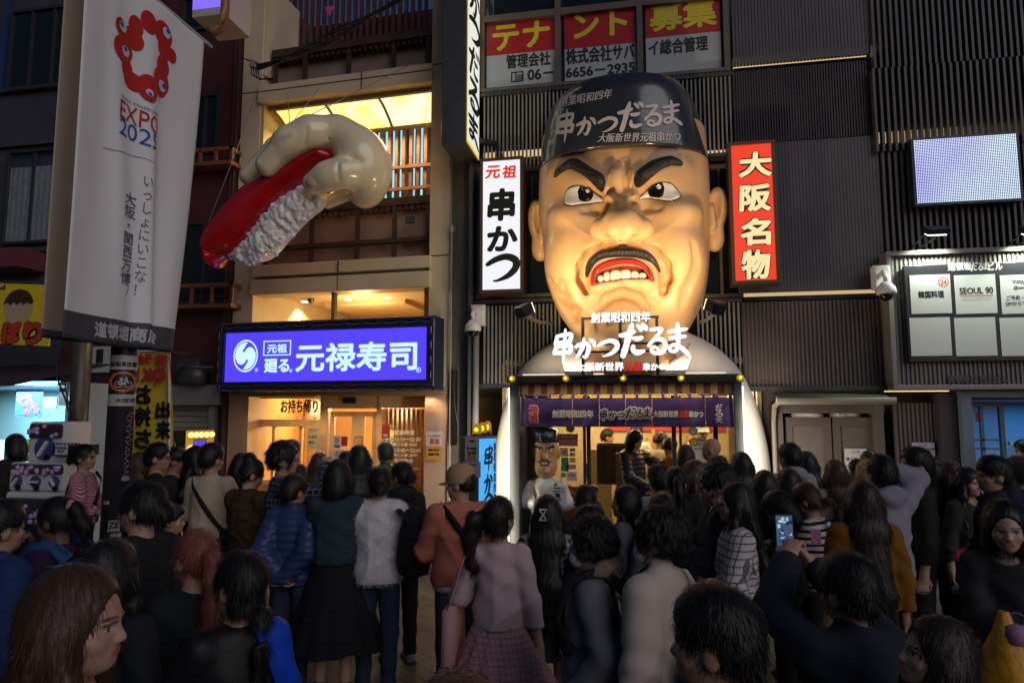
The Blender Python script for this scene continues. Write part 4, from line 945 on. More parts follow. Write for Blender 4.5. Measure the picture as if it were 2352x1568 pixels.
bm_.add([(x, 7.990, z) for x, z in pts], [tuple(range(len(pts)))]); bm_.build('sauce_drawing', mat('sauce_drawing', (.06, .03, .02), rough=.4), ys)
rl = MB(); rl.tube([(x0, 8.02, zA + .02), (x1 + .02, 8.02, zC + .02)], .02); rl.build('rail', charc, ys)
# arcade stall glowing at the left edge
ar = thing('arcade_stall', 'brightly lit cyan game arcade stall with prize shelves under a dark awning', 'stall', at(30, 1200, 8.5))
xa, xb = lx(-400, 1000, 8.6), lx(146, 1000, 8.6); zt_ = at(60, 885, 8.6).z
ws = mat('stall_white', (.65, .7, .72), rough=.4)
mb = MB(); mb.box(xa, xb, 10.4, 10.45, 0, zt_); mb.box(xb, xb + .06, 8.6, 10.4, 0, zt_); mb.box(xa, xb, 8.7, 10.4, zt_, zt_ + .05); mb.build('wall', ws, ar)
x0, x1 = lx(-300, 860, 7.8), at(140, 860, 7.9).x; MB().add([(x0, 7.7, zt_ - .05), (x1 - .6, 7.7, zt_ - .05), (x1 + .1, 8.8, zt_ + .32), (x0, 8.8, zt_ + .32)], [(0, 1, 2, 3)]).build('awning', mat('plum_awning', (.035, .02, .04), rough=.7), ar)
gt = glow('cyan_tube', (.35, .95, 1), 4.0, False)
mb = MB(); mb.box(at(30, 880, 8.7).x, at(132, 880, 8.7).x, 8.7, 8.75, at(60, 884, 8.7).z, at(60, 876, 8.7).z); mb.box(at(0, 1000, 8.4).x, at(6, 1000, 8.4).x, 8.4, 8.44, at(0, 1175, 8.4).z, at(0, 1010, 8.4).z); mb.build('tube', gt, ar)
lamp('AREA', ((xa + xb) / 2 + .5, 9.4, zt_ - .06), 95, (.35, .85, 1), 1.6, ((xa + xb) / 2 + .5, 9.4, 0), sy=1.2)
lamp('POINT', (at(70, 960, 8.6).x, 8.75, zt_ - .2), 10, (.4, .85, 1), .1)
pcol = [(.15, .25, .6), (.7, .6, .1), (.6, .15, .2), (.6, .62, .65), (.2, .45, .5), (.5, .35, .6)]
pmats = [mat('prize_print_%d' % i, c, rough=.4, noise=.5, nscale=30) for i, c in enumerate(pcol)]
for k, (a, b_, c, d) in enumerate(((36, 893, 95, 958), (26, 1008, 76, 1030), (82, 1006, 140, 1028), (98, 912, 130, 938), (0, 1020, 20, 1090))):
    x0, x1, z0, z1 = rect(a, b_, c, d, 8.9 if k else 9.6)
    q = thing('game_poster', ['colourful game poster on the back wall of the arcade stall', 'blue printed card above the claw machine in the arcade stall', 'purple printed card above the second claw machine', 'small pale card taped on the arcade back wall', 'tall red card at the edge of the arcade stall'][k], 'poster', ((x0 + x1) / 2, 8.9, z0), 'cards and posters in the arcade')
    MB().box(x0, x1, 8.9 if k else 9.6, 8.92 if k else 9.62, z0, z1).build('sheet', pmats[k % 6], q); mb = MB()
    for i in range(7): u, v = rnd.random(), rnd.random(); mb.bbox((x0 + (x1 - x0) * (.15 + .7 * u), (8.895 if k else 9.595) - .0006 * i, z0 + (z1 - z0) * (.15 + .7 * v)), (x1 - x0) * rnd.uniform(.1, .3), .004, (z1 - z0) * rnd.uniform(.1, .25), Euler((0, rnd.uniform(-1, 1), 0)))
    mb.build('print', pmats[(k + 2) % 6], q)
for k, (a, c) in enumerate(((24, 76), (82, 142))):
    x0, x1, _, _ = rect(a, 1030, c, 1200, 8.9); q = thing('claw_machine', ['claw machine of glass and chrome in the arcade stall, beside the cyan tube', 'claw machine of glass and chrome in the arcade stall, beside the brown pole'][k], 'claw machine', ((x0 + x1) / 2, 9.2, 0), 'claw machines')
    mb = MB(); mb.box(x0, x1, 8.9, 9.5, 0, .8); mb.frame(x0, x1, .8, at(50, 1032, 8.9).z, 8.9, 9.5, .03); mb.build('cabinet', mat('machine_white', (.55, .58, .62), rough=.25), q); MB().box(x0 + .03, x1 - .03, 8.93, 8.935, .83, at(50, 1036, 8.9).z).build('pane', glass, q)
    for i in range(14): pass
    mb = MB()
    for i in range(16): mb.lathe([(.02, -.05), (.06, -.02), (.06, .03), (.02, .06)], (x0 + .08 + rnd.random() * (x1 - x0 - .16), 9.05 + rnd.random() * .35, .86 + rnd.random() * .25), 8)
    MB().box(x0 + .05, x1 - .05, 9.0, 9.04, at(50, 1038, 8.9).z - .05, at(50, 1038, 8.9).z - .02).build('tube', glow('pink_white_tube', (1, .8, .95), 3, False), q); mb.build('prizes', pmats[(k * 3 + 1) % 6], q, True); MB().box(x0 + .03, x1 - .03, 9.44, 9.48, .85, at(50, 1040, 8.9).z).build('back_panel', pmats[5 - k], q)
# capsule vending machines
gp = mat('gacha_white', (.62, .61, .62), rough=.3); gclr = mat('gacha_smoke', (.05, .04, .05), rough=.1, spec=.8)
def gacha(px0, px1, pyt, pyb, Y, label, cols, z0=None):
    x0, x1, za, zb__ = rect(px0, pyt, px1, pyb, Y); z0 = za if z0 is None else z0; t = thing('capsule_machine', label, 'capsule machine', ((x0 + x1) / 2, Y + .2, z0), 'capsule toy machines'); H = zb__ - z0
    MB().box(x0, x1, Y, Y + .4, z0, zb__).build('body', gp, t, bevel=.03)
    w = (x1 - x0) / cols
    gb, kn, sl_ = MB(), MB(), MB()
    for i in range(cols):
        cx_ = x0 + w * (i + .5); sl_.lathe([(.03, 0), (.035, .02)], (cx_ + w * .1, Y - .0, z0 + H * .13), 12, Euler((R(90), 0, 0)).to_matrix())
        kn.lathe([(w * .28, 0), (w * .28, .012), (w * .22, .02)], (cx_, Y, z0 + H * .34), 18, Euler((R(90), 0, 0)).to_matrix())
        gb.bbox((cx_, Y - .035, z0 + H * .34), w * .07, .03, w * .4, Euler((0, .6 + i, 0)))
    kn.build('dial', mat('gacha_blue', (.05, .07, .2), rough=.3), t); gb.build('crank', white_p, t); sl_.build('chute', black, t)
    MB().box(x0 + .02, x1 - .02, Y - .03, Y + .3, z0 + H * .58, z0 + H * .95).build('capsule_window', gclr, t, bevel=.03)
    cp = MB()
    for i in range(cols * 9): cp.lathe([(.005, -.025), (.022, -.015), (.026, 0), (.022, .015), (.005, .025)], (x0 + .04 + rnd.random() * (x1 - x0 - .08), Y - .034 + .002 * rnd.random(), z0 + H * (.62 + .26 * rnd.random())), 8)
    cp.build('capsules', pmats[(cols + int(px0)) % 6], t, True)
    return t
g1 = gacha(64, 146, 968, 1062, 6.6, 'upper white capsule toy machine with a rounded smoky globe, one dial', 1, None)
g2 = gacha(20, 148, 1062, 1128, 6.5, 'wide white capsule toy machine with three blue dials below the globe machine', 3)
g3 = gacha(8, 148, 1130, 1225, 6.45, 'lowest white capsule toy machine on the street', 3, 0.0)
q = thing('wire_basket', 'black wire basket with a printed storage box label beside capsule machines', 'basket', at(145, 1060, 6.5)); x0, x1, z0, z1 = rect(122, 1018, 182, 1046, 6.5); mb = MB()
for i in range(8): x = x0 + (x1 - x0) * i / 7; mb.tube([(x, 6.5, z0), (x, 6.5, z1)], .006, 5)
for i in range(5): z = z0 + (z1 - z0) * i / 4; mb.tube([(x0, 6.5, z), (x1, 6.5, z)], .006, 5); 
mb.box(x0, x1, 6.52, 6.8, z0, z0 + .01); mb.box(x0, x1, 6.52, 6.78, z0 + .01, z1 - .02); mb.build('mesh_side', black, q)
x0, x1, z0, z1 = rect(126, 1022, 154, 1044, 6.48); MB().box(x0, x1, 6.485, 6.49, z0, z1).build('label_card', pp, q); txt('STORAGE', (128, 1025, 152, 1031), 6.483, mat('navy_ink', (.02, .03, .12)), q, .002); txt('BOX', (133, 1033, 147, 1039), 6.483, mat('navy_ink', (.02, .03, .12)), q, .002)
MB().tube([((x0 + x1) / 2, 6.6, 0), ((x0 + x1) / 2, 6.6, z0)], .015).build('leg', black, q)
# street pole with bicycle sign
pl = thing('street_pole', 'dark round street pole covered in stickers carrying the bicycle notice', 'pole', at(275, 1300, 4.15)); pc = at(275, 1000, 4.15)
PX, PY = pc.x, 4.15; rp = .085
MB().tube([(PX, PY, 0), (PX, PY, 5.4)], rp, 24).build('post', mat('dark_pole_paint', (.025, .022, .028), rough=.35, noise=.3, bump=.2, bscale=20), pl, True)
def on_pole(mb, px0, py0, px1, py1, off=.004, n=10):
    dirc = math.atan2(-PX, -PY)
    c0 = at((px0 + px1) / 2, py0, PY - rp); c1 = at((px0 + px1) / 2, py1, PY - rp)
    def ang(px): return max(-1.35, min(1.35, math.asin(max(-.99, min(.99, (px - 275) / 30.5)))))
    a0, a1 = ang(px0), ang(px1); vs = []
    base = math.atan2(0 - PY, 0 - PX)
    for i in range(n + 1):
        a = base + (a0 + (a1 - a0) * i / n); x, y = PX + (rp + off) * math.cos(a), PY + (rp + off) * math.sin(a); vs += [(x, y, c1.z), (x, y, c0.z)]
    mb.add(vs, [(2 * i, 2 * i + 2, 2 * i + 3, 2 * i + 1) for i in range(n)])
    return base, ang, c0, c1
bs = thing('bicycle_notice', 'no bicycle parking notice wrapped on the street pole, orange capsule with bicycle', 'sign', (PX, PY - rp, at(275, 930, PY).z))
wht = mat('notice_white', (.42, .40, .36), rough=.5); blk = mat('notice_black', (.015, .013, .013), rough=.4); org = mat('notice_orange', (.62, .13, .02), rough=.4)
mb = MB(); on_pole(mb, 246, 815, 304, 848); on_pole(mb, 246, 905, 304, 932); mb.build('white_field', wht, bs)
mb = MB(); on_pole(mb, 246, 849, 304, 904); mb.build('black_field', blk, bs)
def wrap(mbs, off):
    base = math.atan2(-PY, -PX); vs = []
    for (px, y, pz) in mbs.v:
        a = base + max(-1.4, min(1.4, math.asin(max(-.99, min(.99, (px - 275) / 30.5))))); rr_ = rp + off - y
        vs.append((PX + rr_ * math.cos(a), PY + rr_ * math.sin(a), at(275, pz, PY - rp).z))
    mbs.v = vs; return mbs
mb = MB()
def cap_ring(cx_, cz_, hw, hh, t, n=10):
    o, i_ = [], []
    for (sx_, a0) in ((1, -90), (-1, 90)):
        for k in range(n + 1):
            a = R(a0 + 180 * k / n); o.append((cx_ + sx_ * (hw - hh) + hh * math.cos(a), 0, cz_ + hh * math.sin(a))); i_.append((cx_ + sx_ * (hw - hh) + (hh - t) * math.cos(a), 0, cz_ + (hh - t) * math.sin(a)))
    N_ = len(o); mb.add(o + i_, [(k, (k + 1) % N_, N_ + (k + 1) % N_, N_ + k) for k in range(N_)])
cap_ring(275, 876, 27, 23, 5)
mb.add([(252, 0, 858), (257, 0, 855), (298, 0, 893), (293, 0, 896)], [(0, 1, 2, 3)])
wrap(mb, .006).build('prohibition_ring', org, bs)
mb = MB(); mb.ring(266, 882, 0, 6, 7.6, 16); mb.ring(286, 882, 0, 6, 7.6, 16)
def seg(a, b_, w=1.0):
    d_ = Vector(b_) - Vector(a); n_ = Vector((-d_.y, d_.x)).normalized() * w; mb.add([(a[0] + n_.x, 0, a[1] + n_.y), (b_[0] + n_.x, 0, b_[1] + n_.y), (b_[0] - n_.x, 0, b_[1] - n_.y), (a[0] - n_.x, 0, a[1] - n_.y)], [(0, 1, 2, 3)])
for a, b_ in (((266, 882), (271, 871)), ((271, 871), (283, 871)), ((283, 871), (276, 882)), ((276, 882), (266, 882)), ((271, 871), (276, 882)), ((286, 882), (282, 868)), ((279, 867), (284, 867)), ((268, 868), (274, 868)), ((271, 871), (271, 868))): seg(a, b_)
wrap(mb, .008).build('bicycle_drawing', mat('drawing_white', (.5, .5, .5), rough=.5), bs)
for s_, a, c, t_, u_ in (('自転車放置', 250, 301, 830, 841), ('大阪市', 262, 303, 914, 924)):
    tm_ = text_mb(s_, a, c, -u_, -t_, 0, .3); tm_.v = [(x, 0, -z) for x, y, z in tm_.v]; wrap(tm_, .008).build('lettering', ink, bs)
st = MB()
for (a, b_, c, d) in ((262, 1196, 286, 1222), (284, 1096, 300, 1106), (250, 1150, 262, 1158), (268, 1226, 290, 1238), (285, 1160, 296, 1168)): on_pole(st, a, b_, c, d, .003, 4)
st.build('sticker', mat('sticker_grey', (.22, .22, .26), rough=.5, noise=.5, nscale=60), pl)
tm_ = text_mb('ZE', 264, 284, -1214, -1199, 0, .6); tm_.v = [(x, 0, -z) for x, y, z in tm_.v]; wrap(tm_, .006).build('lettering', ink, pl)
mb = MB()   # scrawled graffiti
for k in range(6):
    pts = [(293 + 5 * math.sin(a * 2.3 + k), -(945 + k * 27 + a * 4.2 + 3 * math.cos(a * 3.1 + k * 2))) for a in np.linspace(0, 6, 26)]
    for i in range(25): 
        a, b_ = pts[i], pts[i + 1]; seg((a[0], -a[1]), (b_[0], -b_[1]), .45)
wrap(mb, .004).build('graffiti', mat('graffiti_grey', (.3, .3, .32), rough=.5), pl)
# banners hung on arms across the street pole
def taper(u, v): return u - .17 * (1 - v) ** 1.3 * max(0, u - .5) / .5
def banner_cloth(X0, y0, y1, z0, z1, name, m, parent, amp=.02, seed=0, hem=None, t=.003):
    ny, nz = 40, 90; vs = []
    r_ = random.Random(seed); ph = [r_.uniform(0, 6) for _ in range(6)]
    def off(u, v):
        return amp * ((1 - .6 * v) * (math.sin(u * 7 + ph[0] + v * 1.2) + .6 * math.sin(u * 13 + ph[1] - v * 2.5)) + 2.0 * (1 - v) * math.exp(-((u - .60 + .12 * v) / .07) ** 2) * 2.2 + 1.6 * math.exp(-((u - .22 - .2 * (1 - v)) / .06) ** 2) * (1 - v) * v * 3)
    for i in range(ny + 1):
        for j in range(nz + 1):
            u, v = i / ny, j / nz; vs.append((X0 + off(u, v), y0 + (y1 - y0) * taper(u, v), z0 + (z1 - z0) * v))
    fs = [(i * (nz + 1) + j, (i + 1) * (nz + 1) + j, (i + 1) * (nz + 1) + j + 1, i * (nz + 1) + j + 1) for i in range(ny) for j in range(nz)]
    mb = MB(); mb.add(vs, fs); mb.mi = [1 if hem and (f[0] % (nz + 1)) / nz < hem else 0 for f in fs]
    o = mb.build(name, m, parent, True); sd = o.modifiers.new('thick', 'SOLIDIFY'); sd.thickness = t; sd.offset = 0
    return off
BX = -3.4
def by(px): 
    a = math.atan((px - 1176) / F_PX) - YAW; return BX / math.tan(a)
y0b, y1b = by(150), by(395); y0t = y0b; 
zlo, zhi = at(150, 766, y0b).z, 5.05
zlo = at(150, 790, y0b).z
bann = mat('banner_white', (.79, .79, .79), rough=.75, bump=.06, bscale=180); hemm = mat('banner_charcoal', (.055, .06, .075), rough=.7)
yF = by(440); zfar = at(470, 98, by(470)).z
bn = thing('street_banner', 'white expo street banner with red ring emblem and charcoal hem', 'banner', (BX, (y0b + y1b) / 2, zlo))
def atX(px, py, X): d = ray(px, py); return CAM + d * (X / d.x)
ybA, ybB = atX(140, 700, BX).y, atX(468, 96, BX).y
ztop_b = atX(468, 96, BX).z; zbot_b = atX(330, 800, BX).z
boff = banner_cloth(BX, ybA, ybB, zbot_b, ztop_b, 'cloth', [bann, hemm], bn, .026, 3, .066)
MB().tube([(BX, ybA - .1, ztop_b + .01), (BX, ybB + .1, ztop_b + .01)], .014).build('rod', mat('rod_white', (.5, .5, .5)), bn)
MB().tube([(BX, ybA - .02, zbot_b), (BX, ybB + .02, zbot_b)], .008).build('bottom_rod', black, bn)
def ban_put(mb, name, m, dx=.004):
    """mb drawn with u in 0..1 across and v in 0..1 up the cloth, laid on the cloth"""
    me = bpy.data.meshes.new('w'); me.from_pydata(mb.v, [], mb.f); bm = bmesh.new(); bm.from_mesh(me); bpy.data.meshes.remove(me)
    for i in range(8, 36): bmesh.ops.bisect_plane(bm, geom=bm.verts[:] + bm.edges[:] + bm.faces[:], plane_co=(i / 44, 0, 0), plane_no=(1, 0, 0))
    mb.v = [tuple(v.co) for v in bm.verts]; mb.f = [tuple(v.index for v in f.verts) for f in bm.faces]; mb.mi = [0] * len(mb.f); bm.free()
    mb.v = [(BX + boff(u, v) + dx + .0015 - y, ybA + (ybB - ybA) * taper(u, v), zbot_b + (ztop_b - zbot_b) * v) for u, y, v in mb.v]; return mb.build(name, m, bn)
HW = (ztop_b - zbot_b) / (ybB - ybA)
def uv(px, py):
    p_ = atX(px, py, BX); v = (p_.z - zbot_b) / (ztop_b - zbot_b); q = (p_.y - ybA) / (ybB - ybA); k = .34 * max(0, 1 - v) ** 1.3; return (q if q < .5 else (q - .5 * k) / (1 - k)), v
er = mat('emblem_red', (.50, .015, .012), rough=.7); eb = mat('emblem_blue', (.02, .09, .42), rough=.7); nav = mat('banner_navy', (.10, .11, .18), rough=.7)
blobs = [((745, 165), 33, 50), ((835, 165), 33, 62), ((905, 140), 38, 62), ((990, 215), 48, 72), ((1045, 345), 24, 40), ((1000, 310), 40, 52), ((985, 410), 36, 60), ((970, 500), 48, 72), ((965, 525), 42, 62), ((890, 545), 44, 74), ((815, 500), 46, 50), ((778, 415), 30, 52), ((755, 300), 52, 70), ((815, 235), 50, 58)]
mb = MB()
for i, ((zx, zy), rx_, rz_) in enumerate(blobs):
    c_ = uv(zx * .375, zy * .375); rx2 = abs(uv((zx + rx_) * .375, zy * .375)[0] - c_[0]); rz2 = abs(uv(zx * .375, (zy - rz_) * .375)[1] - c_[1])
    mb.disc(c_[0], c_[1], -.0003 * i, rz2 * 1.14, 20, rx2 * 1.2)
ban_put(mb, 'emblem', er, .004)
mbw, mbb = MB(), MB()
for (zx, zy, w_, ix, iy) in ((752, 165, 27, 742, 150), (768, 315, 27, 768, 300), (1005, 205, 26, 1014, 196), (976, 530, 28, 990, 532), (888, 572, 18, 887, 580)):
    c_ = uv(zx * .375, zy * .375); i_ = uv(ix * .375, iy * .375); rx2 = abs(uv((zx + w_) * .375, zy * .375)[0] - c_[0]); rz2 = abs(uv(zx * .375, (zy - w_ * 1.25) * .375)[1] - c_[1])
    mbw.disc(c_[0], c_[1], 0, rz2, 18, rx2); mbb.disc(i_[0], i_[1], 0, rz2 * .45, 14, rx2 * .5)
ban_put(mbw, 'emblem_eye', mat('banner_eye_white', (.62, .6, .62), rough=.7), .011); ban_put(mbb, 'emblem_pupil', eb, .0125)
def btxt(s_, px0, py0, px1, py1, m, bold=0., vertical=False, name='lettering'):
    a, b_ = uv(px0, (py0 + py1) / 2)[0], uv(px1, (py0 + py1) / 2)[0]; xm = (px0 + px1) / 2; v1, v0 = uv(xm, py0)[1], uv(xm, py1)[1]
    ban_put(text_mb(s_, a, b_, v0, v1, 0, bold, vertical), name, m, .005)
btxt('OSAKA, KANSAI, JAPAN', 274, 240, 358, 249, nav); btxt('EXPO', 271, 250, 357, 292, er, .0); btxt('2025', 269, 290, 352, 328, eb, .0); btxt('TM', 356, 226, 363, 231, nav)
btxt('大阪・関西万博', 277, 440, 305, 655, nav, .0004, True); btxt('いっしょにいこな！', 313, 404, 326, 680, nav, .0, True)
btxt('道頓堀商店会', 215, 748, 352, 782, mat('banner_grey_letters', (.5, .5, .52), rough=.7), .002)
mb = MB()
for a, b_ in (((240, 338), (318, 362)), ((318, 362), (362, 390)), ((288, 396), (306, 424)), ((296, 656), (286, 682))):
    A_, B_ = uv(*a), uv(*b_); mb.add([(A_[0], 0, A_[1]), (B_[0], 0, B_[1]), (B_[0] + .004, 0, B_[1] - .0012), (A_[0] + .004, 0, A_[1] - .0012)], [(0, 1, 2, 3)])
ban_put(mb, 'drawn_line', nav, .006)
b2 = thing('street_banner', 'narrow view of a beige backed banner hung beyond the expo banner', 'banner', (BX - .35, (ybA + ybB) / 2, zbot_b))
X_2 = -3.62
def by2(px): return X_2 / math.tan(math.atan((px - 1176) / F_PX) - YAW)
ya2, yb2 = atX(97, 700, X_2).y, atX(300, 300, X_2).y
banner_cloth(X_2, ya2, yb2, atX(97, 775, X_2).z, ztop_b, 'cloth', [mat('banner_beige', (.42, .34, .27), rough=.75, bump=.05, bscale=180), hemm], b2, .008, 9, .015)
MB().tube([(X_2, ya2 - .1, ztop_b + .01), (X_2, yb2 + .1, ztop_b + .01)], .014).build('rod', mat('rod_white', (.5, .5, .5)), b2)
# hooked lamp arm and violet lightbox above the banner
hk = thing('lamp_arm', 'copper brown hooked pipe curving beside the violet box sign', 'pipe', at(505, 60, 6.3)); MB().tube([at(517, -40, 6.2), at(517, 20, 6.2), at(514, 50, 6.2), at(507, 66, 6.2), at(494, 76, 6.2), at(480, 68, 6.2)], .045, 12).build('pipe', mat('copper_pipe', (.35, .16, .06), rough=.35, noise=.2), hk, True)
vs_ = thing('violet_sign', 'violet glowing box sign cut by the top of the picture', 'sign', at(515, 40, 8.2))
pA, pB = at(498, 18, 8.0), at(549, 62, 8.7)
mb = MB(); zb_ = at(549, 60, 8.0).z; xr2 = at(549, 60, 8.0).x; xl2 = at(468, 0, 8.0).x
mb.box(xl2 + .06, xr2 - .02, 7.7, 8.3, zb_ + .0, 8.5); mb.build('case', mat('violet_case', (.55, .5, .5), rough=.5), vs_)
mb = MB(); mb.quad((xr2 - .5, 7.694, zb_ + .1), (xr2 - .06, 7.694, zb_ + .1), (xr2 - .06, 7.694, 8.5), (xr2 - .5, 7.694, 8.5)); mb.build('face', glow('violet_face', (.25, .16, 1), 1.0), vs_)
# yellow nobori flag (seen from behind, writing reversed) and bulb sign
nf = thing('nobori_flag', 'yellow takeaway flag with reversed red and black writing on a white pole', 'flag', at(395, 1250, 6.6)); YN = 6.6
x0, x1 = at(302, 950, YN).x, at(386, 950, YN).x; zA = at(345, 806, YN).z; zB = at(345, 1105, YN).z
mb = MB(); n = 24; vs = []
for i in range(n + 1):
    for j in range(13): u, v = j / 12, i / n; vs.append((x0 + (x1 - x0) * u + .10 * (1 - v) * u, YN + .02 * math.sin(u * 5 + v * 6), zB + (zA - zB) * v))
mb.add(vs, [(i * 13 + j, i * 13 + j + 1, i * 13 + j + 14, i * 13 + j + 13) for i in range(n) for j in range(12)]); mb.build('cloth', mat('flag_yellow', (.62, .47, .03), rough=.7), nf, True)
yr = mat('flag_red', (.5, .02, .03), rough=.7); YK = YN - .032
for s_, r, m_, bo in (('予約', (309, 812, 350, 836), yr, .008), ('☎', (354, 813, 378, 838), yr, .004), ('OK！', (312, 843, 380, 876), yr, .012), ('お', (309, 884, 346, 928), ink, .012), ('持', (309, 934, 346, 978), ink, .010), ('ち', (309, 986, 346, 1030), ink, .012), ('帰り', (309, 1036, 348, 1075), ink, .01), ('出', (358, 922, 390, 960), ink, .01), ('来', (358, 966, 391, 1008), ink, .01)):
    txt(s_, r, YK, m_, nf, bo, mirror=True)
mb = MB(); p = at(345, 850, YK); pts = [at(382 - 18 * (1 - math.cos(a)), 822 + 30 * a, YK) for a in np.linspace(-.4, 2.2, 16)]; mb.tube([(q.x, YK, q.z) for q in pts], .008, 5); mb.build('red_arc', yr, nf)
pp_ = at(388, 820, YN); MB().tube([(at(388, 810, YN).x, YN, zA + .02), (at(400, 1110, YN).x + .02, YN, 0)], .014).tube([(x0, YN, zA), (pp_.x + .02, YN, zA)], .01).build('pole', white_p, nf)
bsn = thing('bulb_sign', 'angled street sign board with yellow bulbs round a violet screen', 'sign board', at(450, 1200, 7.4))
Y1, Y2 = 7.15, 7.5; A_ = Vector((at(424, 1050, Y1).x, Y1)); B_ = Vector((at(489, 1050, Y2).x, Y2)); d_ = (B_ - A_); wl_ = d_.length; ux = d_ / wl_; nx = Vector((ux.y, -ux.x))
za, zb_ = .35, at(456, 988, 7.3).z
def bp_(u, z, o): q = A_ + ux * u + nx * o; return (q.x, q.y, z)
mb = MB(); vs = [bp_(u, z, o) for z in (za, zb_) for u, o in ((0, 0), (wl_, 0), (wl_, -.3), (0, -.3))]; mb.add(vs, [(3, 2, 1, 0), (4, 5, 6, 7), (0, 1, 5, 4), (1, 2, 6, 5), (2, 3, 7, 6), (3, 0, 4, 7)]); mb.build('case', mat('sign_dark_case', (.03, .025, .02), rough=.5), bsn)
gf = glow('gold_border', (.75, .36, .03), .55, False); mb = MB(); t_ = .1
for (u0, u1, z0, z1) in ((0, wl_, zb_ - t_, zb_), (0, wl_, za, za + t_), (0, t_, za + t_, zb_ - t_), (wl_ - t_, wl_, za + t_, zb_ - t_)): mb.quad(bp_(u0, z0, .004), bp_(u1, z0, .004), bp_(u1, z1, .004), bp_(u0, z1, .004))
mb.build('border', gf, bsn); mb = MB(); mb.quad(bp_(t_ + .01, za + t_, .005), bp_(wl_ - t_ - .01, za + t_, .005), bp_(wl_ - t_ - .01, zb_ - t_ - .01, .005), bp_(t_ + .01, zb_ - t_ - .01, .005)); mb.build('screen', glow('violet_screen', (.10, .06, .9), .8), bsn)
for k in range(3): u = wl_ * (.62 + .09 * k); mb2 = MB(); mb2.quad(bp_(u, zb_ - .34, .01), bp_(u + .025, zb_ - .34, .01), bp_(u + .025, zb_ - .2, .01), bp_(u, zb_ - .2, .01)); mb2.build('lettering', glow('yellow_letters', (.9, .75, .02), .8, False), bsn)
mb2 = MB(); mb2.quad(bp_(.13, zb_ - .42, .01), bp_(wl_ * .55, zb_ - .39, .01), bp_(wl_ * .55, zb_ - .35, .01), bp_(.13, zb_ - .38, .01)); mb2.build('lettering', glow('yellow_letters', (.9, .75, .02), .8, False), bsn)
bbm = glow('bulb_glow', (1, .62, .12), 3.5, False)
for i in range(5): q = bp_(t_ / 2 + (wl_ - t_) * i / 4, zb_ - t_ / 2, .03); MB().lathe([(.008, -.03), (.03, -.015), (.034, 0), (.03, .015), (.008, .03)], q, 10).build('bulb', bbm, bsn, True)
for i in range(1, 7): q = bp_(t_ / 2, zb_ - t_ / 2 - .15 * i, .03); MB().lathe([(.008, -.03), (.03, -.015), (.034, 0), (.03, .015), (.008, .03)], q, 10).build('bulb', bbm, bsn, True)
lamp('POINT', (B_.x - .1, B_.y - .25, zb_ - .2), 3, (1, .6, .15), .1)
# overhead wires with a small pink pennant
cw = thing('overhead_cable', 'bundle of black overhead wires sagging across the sushi building to a bracket', 'cable', at(590, 155, 8.8)); mb = MB()
for k in range(5):
    pts = [at(590 + (930 - 590) * t, 150 - 165 * t ** 1.25 + 14 * math.sin(t * 9 + k) * (t * (1 - t)) * 2 + k * 3, 8.9 - .2 * t) for t in np.linspace(0, 1, 22)]; mb.tube(pts, .011 if k else .016, 6)
mb.tube([at(560, 135, 9.0), at(600, 150, 8.9), at(700, 122, 8.85), at(770, 85, 8.85), at(960, -20, 8.8)], .01, 6)
for k in range(4): mb.tube([at(575 + k * 5, 138 + 3 * k, 8.95), at(578 + k * 6, 172 + 4 * k, 8.95), at(596 + 4 * k, 182, 8.95), at(628, 180 + k * 2, 8.95)], .01, 6)
mb.build('wire', black, cw); MB().bbox(at(585, 150, 8.97), .12, .1, .1, Euler((0, .4, .2))).build('bracket', mat('bracket_grey', (.25, .24, .22)), cw)
pn = thing('pennant', 'tiny pink triangular pennant hanging in the air', 'pennant', at(757, 25, 7.5)); a, b_, c = at(746, 17, 7.5), at(767, 14, 7.5), at(756, 37, 7.5); MB().add([a, b_, c, a + Vector((0, .006, 0)), b_ + Vector((0, .006, 0)), c + Vector((0, .006, 0))], [(0, 1, 2), (5, 4, 3), (0, 3, 4, 1), (1, 4, 5, 2), (2, 5, 3, 0)]).build('cloth', mat('pennant_pink', (.75, .05, .28), rough=.7, emit=None), pn)
# ================================================================ GIANT CHEF HEAD
CUR[0] = IDF
U = .0056
def secsd(rows, Yc, ex=2.5):
    """solid described by horizontal sections: rows of (z, x centre, half width, half depth)"""
    A = np.array(sorted(rows), np.float32)
    def f(X, Y, Z):
        c = np.interp(Z, A[:, 0], A[:, 1]); w = np.interp(Z, A[:, 0], A[:, 2]); d = np.interp(Z, A[:, 0], A[:, 3])
        v = (np.abs((X - c) / w) ** ex + np.abs((Y - Yc) / d) ** ex) ** (1 / ex)
        r = (v - 1) * np.minimum(w, d) * .85
        return np.maximum(r, np.maximum(Z - A[-1, 0], A[0, 0] - Z)).astype(np.float32)
    return f
def dens(rows, n=6):
    """smooth the sections"""
    rows = sorted(rows); P = catmull([np.array(r) for r in rows], n); return [tuple(p) for p in P]
def rows_px(tab, Yc):
    out = []
    for py, xl, xr, d in tab:
        a, b = at(xl, py, Yc), at(xr, py, Yc); out.append((a.z, (a.x + b.x) / 2, (b.x - a.x) / 2, d))
    return dens(out)
YCH = 9.3
head_rows = rows_px([(330, 1246, 1620, .9), (400, 1240, 1628, .93), (480, 1238, 1632, .90), (560, 1246, 1632, .88), (640, 1258, 1628, .90), (700, 1274, 1616, .92), (750, 1304, 1590, .90), (800, 1334, 1560, .82), (850, 1352, 1542, .7), (866, 1343, 1550, .66)], YCH - .1)
P3 = lambda px, py, Y: tuple(at(px, py, Y))
